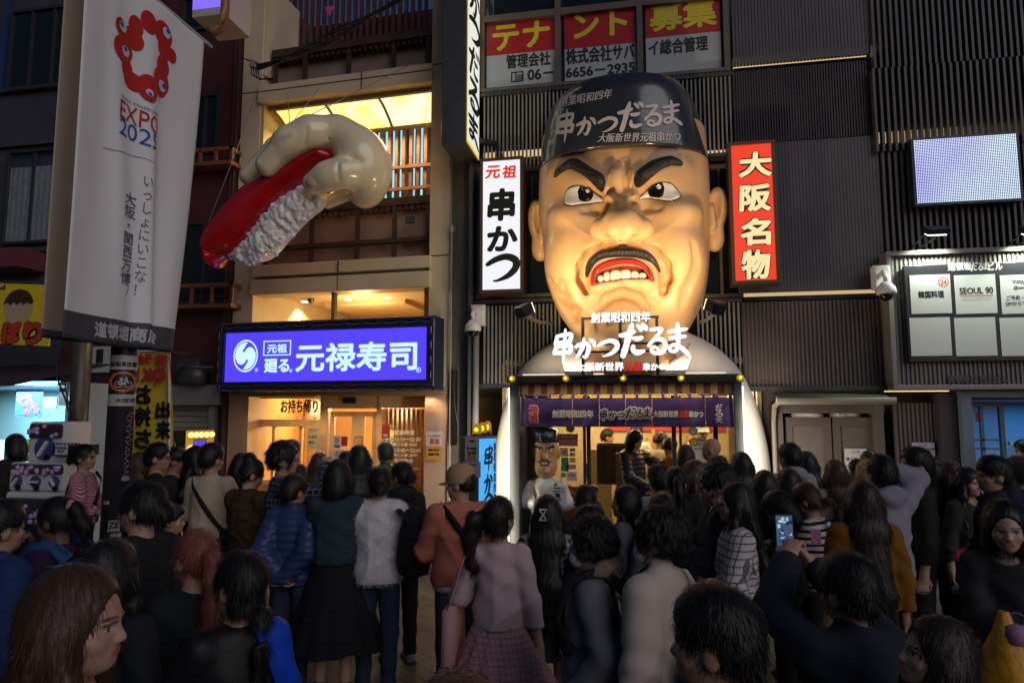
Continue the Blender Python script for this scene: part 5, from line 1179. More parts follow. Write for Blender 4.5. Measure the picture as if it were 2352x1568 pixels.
def head_sdf():
    s = SDF(); a = at(1230, 900, YCH); b = at(1640, 320, YCH)
    s.fn(secsd(head_rows, YCH), (a.x - .1, YCH - 1.1, a.z), (b.x + .1, YCH + .6, b.z + .1))
    for sx, bx in ((-1, 0), (1, 0)):
        L = sx < 0
        s.cap(P3(1292 if L else 1555, 396 if L else 390, 8.62), P3(1392 if L else 1468, 428 if L else 422, 8.40), .13, .14, .16)            # brow ridge
        s.ell(P3(1342 if L else 1510, 458 if L else 448, 8.34), (.36, .16, .15), .14, sub=True)                          # socket
        s.ell(P3(1316 if L else 1552, 600, 8.74), (.36, .40, .60), .16)                                               # cheek
        s.ell(P3(1318 if L else 1552, 498 if L else 492, 8.62), (.30, .22, .16), .16)                                  # cheekbone
        s.ell(P3(1332 if L else 1534, 690, 8.74), (.25, .3, .34), .2)                                                # jaw pad
        s.ell(P3(1384 if L else 1472, 527, 8.22), (.155, .18, .15), .045)                                                # nostril wing
        s.ell(P3(1396 if L else 1459, 452, 8.36), (.06, .12, .09), .05)                                               # inner eye fold
    s.ell(P3(1420, 412, 8.38), (.12, .13, .19), .06); s.ell(P3(1451, 416, 8.38), (.065, .12, .16), .035); s.ell(P3(1402, 455, 8.30), (.07, .1, .055), .03); s.ell(P3(1444, 452, 8.30), (.09, .1, .055), .03); s.cap(P3(1365, 478, 8.34), P3(1398, 470, 8.26), .03, .03, .08, sub=True); s.cap(P3(1492, 472, 8.34), P3(1458, 466, 8.26), .03, .03, .08, sub=True)                   # frown pads
    s.cap(P3(1425, 445, 8.42), P3(1426, 470, 8.38), .13, .12, .06)
    s.cap(P3(1424, 478, 8.30), P3(1427, 514, 8.06), .115, .225, .08)                                                      # nose
    s.ell(P3(1429, 526, 8.10), (.23, .2, .15), .08)
    for px in (1403, 1456): s.ell(P3(px, 546, 8.08), (.075, .09, .05), .04, sub=True)
    s.ell(P3(1430, 612, 8.80), (.60, .44, .46), .14)                                                                  # muzzle
    s.chain([P3(1348, 672, 8.62), P3(1385, 655, 8.46), P3(1430, 648, 8.42), P3(1478, 652, 8.46), P3(1522, 664, 8.62)], [.10, .13, .14, .13, .10], .10)   # lower lip roll
    s.ell(P3(1430, 735, 8.64), (.42, .34, .42), .05)                                                                  # chin
    # folds from the nose round the mouth
    s.chain([P3(1380, 548, 8.24), P3(1356, 572, 8.26), P3(1340, 605, 8.32), P3(1338, 640, 8.40), P3(1346, 672, 8.46)], [.045, .06, .07, .065, .05], .06, sub=True)
    s.chain([P3(1476, 548, 8.24), P3(1502, 572, 8.26), P3(1524, 605, 8.32), P3(1531, 640, 8.40), P3(1526, 668, 8.46)], [.045, .06, .07, .065, .05], .06, sub=True)
    s.chain([P3(1368, 712, 8.36), P3(1396, 686, 8.33), P3(1430, 674, 8.30), P3(1465, 686, 8.33), P3(1490, 712, 8.36)], [.04, .05, .055, .05, .04], .05, sub=True)
    s.chain([P3(1292, 650, 8.50), P3(1300, 690, 8.52), P3(1322, 725, 8.56)], [.03, .05, .04], .12, sub=True)
    return s
st = thing('giant_chef_statue', 'giant scowling chef bust with black cap and moustache rising over the restaurant front', 'statue', (-.18, 9.2, 0))
skin = mat('statue_skin', (.70, .43, .20), rough=.44, noise=.06, nscale=1.6, coat=.25)
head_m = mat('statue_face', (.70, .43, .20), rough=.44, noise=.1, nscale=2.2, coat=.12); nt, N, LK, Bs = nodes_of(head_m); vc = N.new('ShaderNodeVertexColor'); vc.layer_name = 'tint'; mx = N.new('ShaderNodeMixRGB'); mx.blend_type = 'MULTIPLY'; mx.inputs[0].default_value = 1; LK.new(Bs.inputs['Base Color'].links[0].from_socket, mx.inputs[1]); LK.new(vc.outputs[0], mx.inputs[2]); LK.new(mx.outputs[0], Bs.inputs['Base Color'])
HS = head_sdf(); hh = .024
HF, HL, _ = HS.field(hh)
def hmap_from(F, L, h):
    neg = F < 0; has = neg.any(1); j = neg.argmax(1); jj = np.clip(j, 1, F.shape[1] - 1)
    I, K = np.meshgrid(np.arange(F.shape[0]), np.arange(F.shape[2]), indexing='ij')
    f0, f1 = F[I, jj - 1, K], F[I, jj, K]; t = f0 / np.where(f0 - f1 == 0, 1, f0 - f1)
    H = L[1] + h * (jj - 1 + t); H[~has] = np.nan
    # fill misses from neighbours
    for _ in range(40):
        m = np.isnan(H)
        if not m.any(): break
        S_ = np.stack([np.roll(H, s, a) for s in (1, -1) for a in (0, 1)]); v = np.nanmean(S_, 0) if True else 0; H[m] = v[m]
    return np.nan_to_num(H, nan=9.5)
import warnings; warnings.filterwarnings('ignore')
HM = hmap_from(HF, HL, hh)
def hsurf(X, Z, HM=HM, L=HL, h=hh):
    u = np.clip((X - L[0]) / h, 0, HM.shape[0] - 1.001); v = np.clip((Z - L[2]) / h, 0, HM.shape[1] - 1.001); i, k = u.astype(int), v.astype(int); fu, fv = u - i, v - k
    return (HM[i, k] * (1 - fu) * (1 - fv) + HM[i + 1, k] * fu * (1 - fv) + HM[i, k + 1] * (1 - fu) * fv + HM[i + 1, k + 1] * fu * fv).astype(np.float32)
def on_face(px, py, it=4):
    Y = 8.4
    for _ in range(it): p = at(px, py, Y); Y = float(hsurf(np.array([p.x]), np.array([p.z]))[0])
    return at(px, py, Y)
def zp1(l): return [(1194.4 + x * .23437, 165.4 + y * .23437) for x, y in l]
def zp2(l): return [(1194.4 + x * .2695, 441 + y * .2695) for x, y in l]
def facepoly(l, n=4):
    pts = [on_face(px, py) for px, py in l]; return smooth_poly([(p.x, p.z) for p in pts], n)
# creases pressed into the modelled face
CR = SDF()
def crease(pts, rs, k=.03, sink=.35):
    P_ = [on_face(*q) for q in pts]; CR.chain([(p.x, p.y - r * sink, p.z) for p, r in zip(P_, rs)], rs, k)
crease([(1374, 556), (1354, 580), (1340, 612), (1337, 645), (1347, 674)], [.04, .065, .08, .075, .05], .04, .0)
crease([(1484, 554), (1506, 578), (1526, 610), (1531, 642), (1524, 670)], [.04, .065, .08, .075, .05], .04, .0)
crease([(1376, 708), (1396, 684), (1430, 673), (1466, 684), (1484, 708)], [.05, .06, .065, .06, .05], .03, .1)
crease([(1262, 648), (1278, 676), (1312, 692), (1330, 716)], [.05, .07, .07, .04], .05); crease([(1594, 560), (1602, 610), (1578, 668), (1566, 704)], [.04, .06, .06, .04], .05)
crease([(1340, 484), (1370, 482), (1396, 472)], [.05, .07, .05], .05); crease([(1512, 478), (1482, 478), (1458, 468)], [.05, .07, .05], .05)
crease([(1396, 436), (1412, 446), (1428, 449), (1446, 444), (1458, 434)], [.04, .05, .05, .05, .04]); crease([(1437, 382), (1439, 405), (1437, 430)], [.03, .04, .03]); crease([(1396, 410), (1398, 436), (1392, 462)], [.03, .045, .03]); crease([(1464, 404), (1462, 430), (1466, 458)], [.03, .045, .03])
CFd, _, _ = CR.field(hh, lo=HL, hi=HL + hh * (np.array(HF.shape) - 1)); CFd = CFd[:HF.shape[0], :HF.shape[1], :HF.shape[2]]
HF = (-smin(-HF, CFd, .035)).astype(np.float32); HM = hmap_from(HF, HL, hh); hsurf.__defaults__ = (HM, HL, hh)
# carve the mouth
lip_out = facepoly(zp2([(606, 802), (602, 715), (640, 640), (730, 590), (870, 566), (1010, 580), (1100, 640), (1142, 720), (1140, 766), (1075, 744), (980, 746), (870, 752), (720, 772)]))
lip_in = facepoly(zp2([(652, 770), (650, 715), (690, 668), (770, 635), (870, 612), (985, 622), (1060, 662), (1098, 725), (1090, 738), (980, 738), (870, 744), (720, 764)]))
sd_in, sd_out = poly_sd(lip_in), poly_sd(lip_out)
def carve(F, X, Y, Z):
    s2 = sd_in(X[:, 0, :], Z[:, 0, :]); hm = HM[:s2.shape[0], :s2.shape[1]]
    c = np.maximum(s2[:, None, :], Y - (hm[:, None, :] + .16))
    return np.maximum(F, -c).astype(np.float32)
V, Q = nets(carve(HF.copy(), *np.meshgrid(*[(HL[i] + hh * np.arange(HF.shape[i])).astype(np.float32) for i in range(3)], indexing='ij')), HL, hh)
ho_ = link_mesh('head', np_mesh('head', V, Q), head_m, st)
def beard(V):   # airbrushed stubble, and the spotlights' shadow painted into the upper nose
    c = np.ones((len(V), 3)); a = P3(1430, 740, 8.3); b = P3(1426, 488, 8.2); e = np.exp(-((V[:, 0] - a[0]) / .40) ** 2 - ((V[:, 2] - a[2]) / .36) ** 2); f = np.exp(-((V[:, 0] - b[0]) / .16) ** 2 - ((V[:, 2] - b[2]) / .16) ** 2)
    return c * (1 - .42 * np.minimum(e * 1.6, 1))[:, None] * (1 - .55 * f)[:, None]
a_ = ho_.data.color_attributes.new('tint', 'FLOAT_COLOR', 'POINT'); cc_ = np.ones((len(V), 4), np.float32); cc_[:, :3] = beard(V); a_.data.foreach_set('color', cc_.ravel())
face_o = COL.objects['head'] if 'head' in COL.objects else None
def decal(name, sd, bounds, off, t, m, parent, h=.014, edge=.04, minus=None, tmod=None):
    (x0, x1, z0, z1) = bounds; x0 -= .04; x1 += .04; z0 -= .04; z1 += .04
    xs = np.arange(x0, x1, h, dtype=np.float32); zs = np.arange(z0, z1, h, dtype=np.float32); X2, Z2 = np.meshgrid(xs, zs, indexing='ij')
    H2 = hsurf(X2, Z2) - off; s2 = sd(X2, Z2)
    if minus is not None: s2 = np.maximum(s2, -minus(X2, Z2))
    dome = t * np.sqrt(np.clip(-s2 / edge, 0, 1)) + .002
    if tmod is not None: dome = dome * tmod(X2, Z2)
    inside = H2[s2 < 0]
    ys = np.arange(inside.min() - t - 3 * h, inside.max() + t + 3 * h, h, dtype=np.float32)
    Y3 = ys[None, :, None]
    F = np.maximum(s2[:, None, :] + np.zeros_like(Y3), np.abs(Y3 - H2[:, None, :]) - dome[:, None, :] - .004)
    V, Q = nets(F, np.array([x0, ys[0], z0]), h); return link_mesh(name, np_mesh(name, V, Q), m, parent)
def bnd(p): a = np.array(p); return a[:, 0].min(), a[:, 0].max(), a[:, 1].min(), a[:, 1].max()
hairm = mat('statue_black_hair', (.016, .017, .018), rough=.5)
nt, N, LK, Bs = nodes_of(hairm); tc = N.new('ShaderNodeTexCoord'); wv = N.new('ShaderNodeTexWave'); wv.inputs['Scale'].default_value = 14; wv.inputs['Distortion'].default_value = 2.5; wv.inputs['Detail'].default_value = 3; wv.bands_direction = 'DIAGONAL'
LK.new(tc.outputs['Object'], wv.inputs['Vector']); bp = N.new('ShaderNodeBump'); bp.inputs['Strength'].default_value = .5; bp.inputs['Distance'].default_value = .02; LK.new(wv.outputs[0], bp.inputs['Height']); LK.new(bp.outputs[0], Bs.inputs['Normal'])
for l in ([(345, 1022), (400, 950), (470, 882), (540, 868), (620, 905), (700, 960), (790, 1010), (816, 1060), (812, 1156), (740, 1100), (640, 1012), (560, 965), (490, 940), (420, 968)],
          [(1140, 1112), (1150, 1030), (1180, 965), (1300, 888), (1460, 845), (1530, 865), (1582, 906), (1480, 903), (1380, 945), (1280, 1022), (1200, 1092)]):
    p = facepoly(zp1(l)); decal('eyebrow', (lambda X, Z, f=poly_sd(p): f(X, Z) - .022), bnd(p), .02, .085, hairm, st, edge=.09)
p = facepoly(zp2([(566, 722), (568, 640), (600, 572), (660, 522), (800, 490), (950, 488), (1080, 512), (1150, 575), (1192, 684), (1130, 602), (1050, 568), (950, 550), (800, 550), (700, 566), (630, 612), (592, 684)]))
decal('moustache', (lambda X, Z, f=poly_sd(p): f(X, Z) - .013), bnd(p), .012, .08, hairm, st, edge=.07)
lipm = mat('statue_red_lip', (.36, .02, .016), rough=.35, coat=.3); gum = mat('statue_gum', (.42, .06, .055), rough=.3, coat=.3); ivory = mat('statue_ivory', (.74, .70, .60), rough=.25, coat=.3)
decal('lip', sd_out, bnd(lip_out), .0, .05, lipm, st, minus=sd_in, edge=.05)
decal('mouth_inside', sd_in, bnd(lip_in), -.13, .01, gum, st, edge=.02)
te = [(655, 710, 690, 760), (711, 771, 662, 757), (772, 856, 646, 752), (857, 941, 642, 744), (942, 1009, 654, 741), (1010, 1076, 668, 742)]
for a, b, c, d in te:
    s = SDF(); q0, q1 = zp2([(a, c), (b, d)]); pm = on_face((q0[0] + q1[0]) / 2, (q0[1] + q1[1]) / 2); w = (q1[0] - q0[0]) * U / 2; h2 = (q1[1] - q0[1]) * U / 2
    s.box((pm.x, pm.y + .08, pm.z - .012), (w * 1.02, .06, h2 * .95), .0, .045); sdf_obj('tooth', s, .012, ivory, st)
# eyes
scl = mat('eye_white', (.78, .77, .72), rough=.12, coat=.5); irm = mat('eye_black', (.006, .006, .007), rough=.08, coat=.6)
for L, al, ic in ((1, [(438, 1282), (450, 1190), (500, 1142), (565, 1130), (640, 1150), (740, 1200), (832, 1250), (760, 1276), (600, 1292), (500, 1302)], (643, 1212)), (0, [(1140, 1232), (1240, 1172), (1320, 1118), (1400, 1098), (1480, 1110), (1540, 1160), (1572, 1222), (1480, 1256), (1350, 1246), (1230, 1238)], (1335, 1177))):
    my_ = sum(q[1] for q in al) / len(al); al = [(x, my_ + (y - my_) * 1.1) for x, y in al]; p = facepoly(zp1(al)); sdp = poly_sd(p); cx_ = np.mean([q[0] for q in p]); cz_ = np.mean([q[1] for q in p])
    rim = poly_sd([(cx_ + (x - cx_) * 1.06, cz_ + (z - cz_) * 1.10) for x, z in p]); bb = bnd(p)
    decal('eye_rim', rim, (bb[0] - .05, bb[1] + .05, bb[2] - .05, bb[3] + .05), .0, .02, irm, st, edge=.03)
    eo = decal('eye', sdp, bb, .02, .045, scl, st, edge=.1)
    c_ = on_face(*zp1([ic])[0]); r_ = 79 * .23437 * U
    cir = lambda X, Z, c_=c_, r_=r_: np.sqrt((X - c_.x) ** 2 + (Z - c_.z) ** 2) - r_
    both = lambda X, Z, cir=cir, sdp=sdp: np.maximum(cir(X, Z), sdp(X, Z) + .01)
    decal('iris', both, (c_.x - r_, c_.x + r_, c_.z - r_, c_.z + r_), .055, .022, irm, eo, h=.01, edge=.06)
    g_ = on_face(zp1([(ic[0] + 26, ic[1] - 26)])[0][0], zp1([(ic[0], ic[1] - 28)])[0][1]); MB().lathe([(.001, .012), (.024, .006), (.03, 0)], (g_.x, g_.y - .088, g_.z), 14, Euler((R(90), 0, 0)).to_matrix()).build('glint', white_p, eo, True)
# ears
for L in (1, 0):
    s = SDF(); cx_, cy_ = (1238, 528) if L else (1644, 502); sg_ = -1 if L else 1
    c = Vector(P3(cx_, cy_, 9.15)); tl = Euler((0, R(8) * sg_, 0)).to_matrix(); M_ = np.array(tl)
    s.ell(c + Vector((0, 0, .1)), (.15, .14, .33), .08, M_); s.ell(c + Vector((-.01 * sg_, .0, -.28)), (.115, .11, .17), .1, M_)
    s.ell(c + Vector((-.035 * sg_, -.13, .08)), (.085, .10, .24), .05, M_, sub=True); s.cap(c + Vector((-.06 * sg_, -.10, .12)), c + Vector((-.05 * sg_, -.12, -.12)), .035, .045, .04); s.ell(c + Vector((-.07 * sg_, -.10, -.16)), (.05, .06, .06), .03)
    s.ell(c + Vector((-.16 * sg_, .05, 0)), (.12, .12, .25), .1)
    sdf_obj('ear', s, .02, skin, st)
# cap
zr = at(1435, 338, 8.30).z
cap_rows = rows_px([(224, 1400, 1488, .3), (226, 1345, 1535, .6), (233, 1308, 1562, .78), (246, 1284, 1580, .88), (268, 1265, 1594, .96), (304, 1252, 1608, 1.0), (350, 1244, 1620, 1.03), (405, 1238, 1630, 1.04)], YCH - .12)
s = SDF(); a = at(1230, 420, YCH); b = at(1640, 170, YCH)
s.fn(secsd(cap_rows, YCH, 2.3), (a.x - .1, YCH - 1.15, zr - .1), (b.x + .1, YCH + .8, b.z + .15))
def capcut(F, X, Y, Z): return np.maximum(F, (zr - .03 - .52 * ((Y - YCH + 1) / 1.0).clip(0, 1.2)) - Z).astype(np.float32)
capm = mat('statue_cap_black', (.030, .033, .038), rough=.22, noise=.1, coat=.6)
CF, CL, _ = s.field(.03, lo=(a.x - .15, YCH - 1.2, zr - .25)); CF = capcut(CF, *np.meshgrid(*[(CL[i] + .03 * np.arange(CF.shape[i])).astype(np.float32) for i in range(3)], indexing='ij'))
V, Q = nets(CF, CL, .03); cap_o = link_mesh('cap', np_mesh('cap', V, Q), capm, st)
CM = hmap_from(CF, CL, .03)
capY = lambda X, Z: hsurf(X, Z, CM, CL, .03)
def on_cap(px, py):
    Y = 8.5
    for _ in range(5): p = at(px, py, Y); Y = float(capY(np.array([p.x]), np.array([p.z]))[0])
    return at(px, py, Y)
def cap_wrap(mb, name, m, quad):
    """mb drawn in the unit square is laid inside four cap points (pixel corners: bl, br, tr, tl)"""
    me = bpy.data.meshes.new('w'); me.from_pydata(mb.v, [], mb.f); bm = bmesh.new(); bm.from_mesh(me); bpy.data.meshes.remove(me)
    for i in range(1, 40): bmesh.ops.bisect_plane(bm, geom=bm.verts[:] + bm.edges[:] + bm.faces[:], plane_co=(i / 40, 0, 0), plane_no=(1, 0, 0))
    q = np.array(quad, float); out = []
    for v in bm.verts:
        u, w = v.co.x, v.co.z; p = (1 - u) * (1 - w) * q[0] + u * (1 - w) * q[1] + u * w * q[2] + (1 - u) * w * q[3]
        c_ = on_cap(p[0], p[1]); out.append((c_.x, c_.y - .012 + v.co.y * .02, c_.z))
    fs = [tuple(v.index for v in f.verts) for f in bm.faces]; bm.free(); m2 = MB(); m2.add(out, fs); return m2.build(name, m, cap_o)
capw = mat('cap_lettering', (.58, .54, .57), rough=.5)
cap_wrap(text_mb('創業昭和四年', 0, 1, 0, 1, 0, .003), 'lettering', capw, [(1284, 248), (1403, 226), (1408, 204), (1286, 224)])
lay = LOGO; m_ = brush_mb(lay, 0, 1, 0, 1, 0); 
def brush_unit(layout, asp):
    m_ = brush_mb(layout, 0, asp, 0, 1, 0); m_.v = [(x / asp, y, z) for x, y, z in m_.v]; return m_
cap_wrap(brush_unit(LOGO, 3.9), 'lettering', capw, [(1278, 330), (1567, 300), (1562, 230), (1278, 246)])
cap_wrap(text_mb('大阪新世界元祖串かつ', 0, 1, 0, 1, 0, .002), 'lettering', capw, [(1372, 328), (1564, 325), (1562, 303), (1378, 308)])
# white coat body with collar, open where the shop front stands
coat = mat('statue_white_coat', (.72, .68, .60), rough=.4, noise=.06, nscale=1.2, coat=.15)
YB2 = 9.45
body_rows = rows_px([(755, 1330, 1560, .25), (775, 1282, 1606, .38), (800, 1236, 1650, .46), (830, 1203, 1684, .52), (862, 1180, 1712, .56), (900, 1163, 1732, .58), (960, 1142, 1756, .58), (1040, 1127, 1774, .58), (1130, 1119, 1781, .58), (1330, 1116, 1783, .56)], YB2 - .3)
s = SDF(); a, b = at(1100, 1330, 9.1), at(1800, 750, 9.1)
s.fn(secsd(body_rows, YB2, 2.6), (a.x, YB2 - .8, -.4), (b.x, YB2 + .4, b.z + .1))
fx0, fx1 = at(1172, 1000, 8.9).x, at(1706, 1000, 8.9).x; zfh = at(1440, 862, 8.9).z
s.box(((fx0 + fx1) / 2, 9.4, zfh / 2 - .6), ((fx1 - fx0) / 2 - .01, 1.2, zfh / 2 + .58), .02, .01, sub=True)
BF, BL, _ = s.field(.045, lo=(a.x - .1, YB2 - .75, -.05), hi=(b.x + .1, 9.95, b.z + .2)); V, Q = nets(BF, BL, .045); link_mesh('coat', np_mesh('coat', V, Q), coat, st)
s = SDF(); s.cap(P3(1440, 866, 9.2), P3(1440, 760, 9.2), .62, .62); s.ell(P3(1440, 850, 9.05), (.72, .56, .35), .1); sdf_obj('neck', s, .04, skin, st, lo=(-2, 8, zfh + .02), hi=(2, 10.5, 4))
CMB = hmap_from(np.minimum(BF, 9), BL, .045)
for l in ([(362, 1400), (420, 1350), (482, 1308), (540, 1410), (640, 1566), (385, 1566)], [(1452, 1268), (1462, 1400), (1402, 1566), (1110, 1566), (1250, 1478), (1384, 1370)]):
    pp2 = [at(px, py, 8.75) for px, py in zp2(l)]; mb = MB(); mb.prism([(p.x, p.z) for p in smooth_poly([(q.x, 0, q.z) for q in pp2], 3)] if False else [(q.x, q.z) for q in pp2], 8.66, 8.84); mb.build('collar', mat('collar_white', (.54, .51, .47), rough=.45), st, bevel=.03)
# spotlights on the face (a pair of black fixtures on arms)
for i, (px, py, ax, ay) in enumerate(((1206, 712, 1268, 742), (1640, 704, 1606, 740))):
    p = at(px, py, 7.2); q = at(ax, ay, 8.85); t = thing('face_spotlight', ['black spotlight on an arm beside the white lightbox aimed at the giant face', 'black spotlight on an arm below the red lightbox aimed at the giant face'][i], 'spotlight', p, 'spotlights on the giant head')
    tgt = Vector(at(1400 + 60 * i, 610, 8.4)); dr_ = (tgt - p).normalized(); M_ = dr_.to_track_quat('Z', 'Y').to_matrix()
    MB().bbox(p - dr_ * .02, .15, .13, .17, M_).build('housing', black, t, bevel=.02); MB().bbox(p + dr_ * .07, .13, .11, .012, M_).build('lens', glow('face_lens', (1, .8, .45), 2, False), t)
    MB().tube([p - dr_ * .1, (p + q) / 2 + Vector((0, 0, -.06)), q], .02).build('arm', charc, t)
    lamp('SPOT', p + dr_ * .13, 145, (1, .72, .40), .10, at(1425, 470, 8.5), 130, .9)

# ================================================================ SHOP FRONT UNDER THE GIANT
fr_t = thing('shopfront_frame', 'black portal frame round the skewer shop entrance with striped valance', 'shopfront', ((fx0 + fx1) / 2, 8.95, 0))
YF = 8.85; xl0, xl1 = at(1170, 1000, YF).x, at(1194, 1000, YF).x; xr0, xr1 = at(1688, 1000, YF).x, at(1708, 1000, YF).x; zt0, zt1 = at(1440, 879, YF).z, at(1440, 861, YF).z
mb = MB(); mb.box(xl0, xl1, YF, 9.5, 0, zt0); mb.box(xr0, xr1, YF, 9.5, 0, zt0); mb.box(xl0 - .03, xr1 + .02, YF - .02, 9.5, zt0, zt1); mb.build('frame', mat('portal_black', (.02, .024, .026), rough=.35, noise=.2), fr_t, bevel=.01)
vz0, vz1 = at(1440, 906, 9.0).z, at(1440, 878, 9.0).z; nS = 31; mb = MB()
mb.add([(xl1 + (xr0 - xl1) * i / nS, 9.0 + .012 * math.sin(i * 1.3), z) for i in range(nS + 1) for z in (vz0, vz1)], [(2 * i, 2 * i + 2, 2 * i + 3, 2 * i + 1) for i in range(nS)]); mb.mi = [i % 2 for i in range(nS)]
mb.build('valance', [mat('valance_tan', (.30, .20, .07), rough=.7), mat('valance_maroon', (.12, .02, .02), rough=.7)], fr_t).modifiers.new('thick', 'SOLIDIFY').thickness = .012
for i, px in enumerate((1177, 1300, 1431, 1564, 1699)):
    p = at(px, 869.5 - .6 * i, YF - .06); q = thing('beacon_lamp', ['small yellow beacon on the portal frame corner beside the three beacon lightbox', 'small yellow beacon on the portal frame under the brush logo start', 'small yellow beacon in the middle of the portal frame', 'small yellow beacon on the portal frame under the logo end', 'small yellow beacon on the portal frame corner toward the ribbed doors'][i], 'beacon', p, 'yellow beacons along the portal frame')
    MB().lathe([(.03, -.0), (.04, .02), (.04, .05), (.028, .075), (.01, .08)], p, 14, Euler((R(90), 0, 0)).to_matrix()).build('lens', glow('beacon_yellow', (.85, .5, .0), .55), q, True); MB().lathe([(.006, .0), (.02, .03), (.008, .05)], p + Vector((0, -.045, 0)), 10, Euler((R(90), 0, 0)).to_matrix()).build('bulb', glow('beacon_core', (1, .85, .1), 1.6, False), q, True)
lamp('AREA', ((fx0 + fx1) / 2, 8.62, zfh + .06), 13, (1, .80, .55), 2.6, ((fx0 + fx1) / 2, 9.0, zfh + 2), sy=.08)
tl_ = thing('edge_light', 'slim warm light strip lying on top of the portal frame', 'strip light', ((fx0 + fx1) / 2, 8.75, zfh)); MB().box(fx0 + .2, fx1 - .2, 8.70, 8.74, zfh + .005, zfh + .02).build('tube', glow('top_strip', (1, .84, .6), 1.0, False), tl_)
lamp('AREA', ((fx0 + fx1) / 2, 8.80, zfh - .21), 2.6, (1, .86, .7), 2.6, ((fx0 + fx1) / 2, 8.93, nz0 if 0 else 2.1), sy=.04)
# side LED strips that wash the coat
for sx, x in ((-1, xl0 - .012), (1, xr1 + .012)):
    t = thing('edge_light', ['slim white light strip along the portal post beside the blue lightbox', 'slim white light strip along the portal post facing the white sleeve'][sx > 0], 'strip light', (x, 9.2, 0), 'light strips on the portal sides')
    MB().box(x - .006, x + .006, 8.86, 8.9, .2, zt0 - .05).build('tube', glow('edge_white', (1, .92, .74), 2.0, False), t)
    lamp('AREA', (x + sx * .03, YF - .25, 1.25), 20, (1, .90, .70), .1, (x + sx * .6, YF + .45, 1.2), sy=2.0)
# noren curtain of eight purple cloths on a brass rod
YN2 = 8.92; nx0, nx1 = at(1197, 945, YN2).x, at(1684, 945, YN2).x; nz1, nz0 = at(1440, 913, YN2).z, at(1440, 980, YN2).z
no = thing('noren_curtain', 'purple cloth shop curtain of eight strips with white and red lettering', 'curtain', ((nx0 + nx1) / 2, YN2, nz0))
nor_m = mat('noren_purple', (.055, .028, .105), rough=.38, noise=.25, nscale=5)
spl = [1197, 1257, 1315, 1376.5, 1437, 1498, 1559, 1620.5, 1684]
def nor_y(x, z):
    v = (nz1 - z) / (nz1 - nz0); return YN2 + v * (.022 * math.sin(x * 9) + .012 * math.sin(x * 23 + 4 * v) + .008 * math.sin(v * 9 + x * 5))
for k in range(8):
    a, b = at(spl[k], 945, YN2).x + .0015, at(spl[k + 1], 945, YN2).x - .0015; mb = MB(); nu, nv = 12, 10
    mb.add([(a + (b - a) * i / nu, nor_y(a + (b - a) * i / nu, nz0 + (nz1 - nz0) * j / nv), nz0 + (nz1 - nz0) * j / nv) for i in range(nu + 1) for j in range(nv + 1)], [(i * (nv + 1) + j, (i + 1) * (nv + 1) + j, (i + 1) * (nv + 1) + j + 1, i * (nv + 1) + j + 1) for i in range(nu) for j in range(nv)])
    o = mb.build('cloth_strip', nor_m, no, True)
mb = MB()
for k in range(17): x = nx0 + .03 + (nx1 - nx0 - .06) * k / 16; mb.box(x - .018, x + .018, YN2 - .02, YN2 + .02, nz1 - .005, nz1 + .06)
mb.build('loop', nor_m, no)
MB().tube([(nx0 - .03, YN2, nz1 + .035), (nx1 + .03, YN2, nz1 + .035)], .014, 10).build('rod', mat('brass_rod', (.75, .5, .1), rough=.25, metal=.9), no, True)
def nor_put(mb, m, name='lettering', dx=.008): mb.v = [(x, nor_y(x, z) - dx + (y - YN2), z) for x, y, z in mb.v]; return mb.build(name, m, no)
nw = mat('noren_cream', (.62, .58, .48), rough=.5); nr = mat('noren_red', (.62, .05, .03), rough=.5); nd = mat('noren_dark', (.05, .02, .03), rough=.5)
def nt_(s, r, m, b, vert=False, dx=.008): x0, x1, z0, z1 = rect(*r, YN2); nor_put(text_mb(s, x0, x1, z0, z1, YN2, b, vert), m, dx=dx)
nt_('元祖', (1215, 931, 1237, 971), nw, .014, True); nt_('元祖', (1216, 932, 1236, 970), nr, .006, True, .016)
nt_('創業昭和四年', (1268, 941, 1363, 959), nw, .005); nt_('大阪新世界', (1501, 943, 1558, 958), nw, .004); nt_('元祖', (1559, 942, 1582, 959), nr, .005); nt_('串かつ', (1583, 943, 1615, 958), nw, .005)
x0, x1, z0, z1 = rect(1378, 935, 1496, 966, YN2); nor_put(brush_mb(LOGO, x0, x1, z0, z1, YN2, .016), nw); nor_put(brush_mb(LOGO, x0, x1, z0, z1, YN2), nd, dx=.03)
x0, x1, z0, z1 = rect(1643, 928, 1659, 972, YN2)
for i, g in enumerate('だるま'): nor_put(brush_mb([(g, 0, 0, 1, 1)], x0, x1, z1 - (z1 - z0) * (i + .9) / 3, z1 - (z1 - z0) * i / 3, YN2), nw)
# glowing brush sign in front of the chin
YS3 = 8.12; gs = thing('glowing_letter_sign', 'glowing white brush lettering sign on a black grid before the giant chin', 'sign', at(1430, 860, YS3)); wg = glow('letter_white', (1, 1, 1), 1.15); wrg = glow('letter_red', (.8, .01, .01), .8, False)
mb = MB()
for px in (1338, 1425, 1510): x0, x1, z0, z1 = rect(px - 3.5, 727, px + 3.5, 864, YS3); mb.box(x0, x1, YS3 + .05, YS3 + .08, z0, z1)
for py, a, b in ((728, 1335, 1514), (788, 1300, 1560), (806, 1320, 1545)): x0, x1, z0, z1 = rect(a, py - 2.5, b, py + 2.5, YS3); mb.box(x0, x1, YS3 + .045, YS3 + .085, z0, z1)
mb.build('frame', black, gs)
def solid(mb, d=.035):
    k = len(mb.v); f = list(mb.f); mb.add([(x, y + d, z) for x, y, z in mb.v], [tuple(i for i in reversed(q)) for q in f]); return mb
txt('創業昭和四年', (1357, 716, 1494, 740), YS3, wg, gs, .0045, shear=.05)
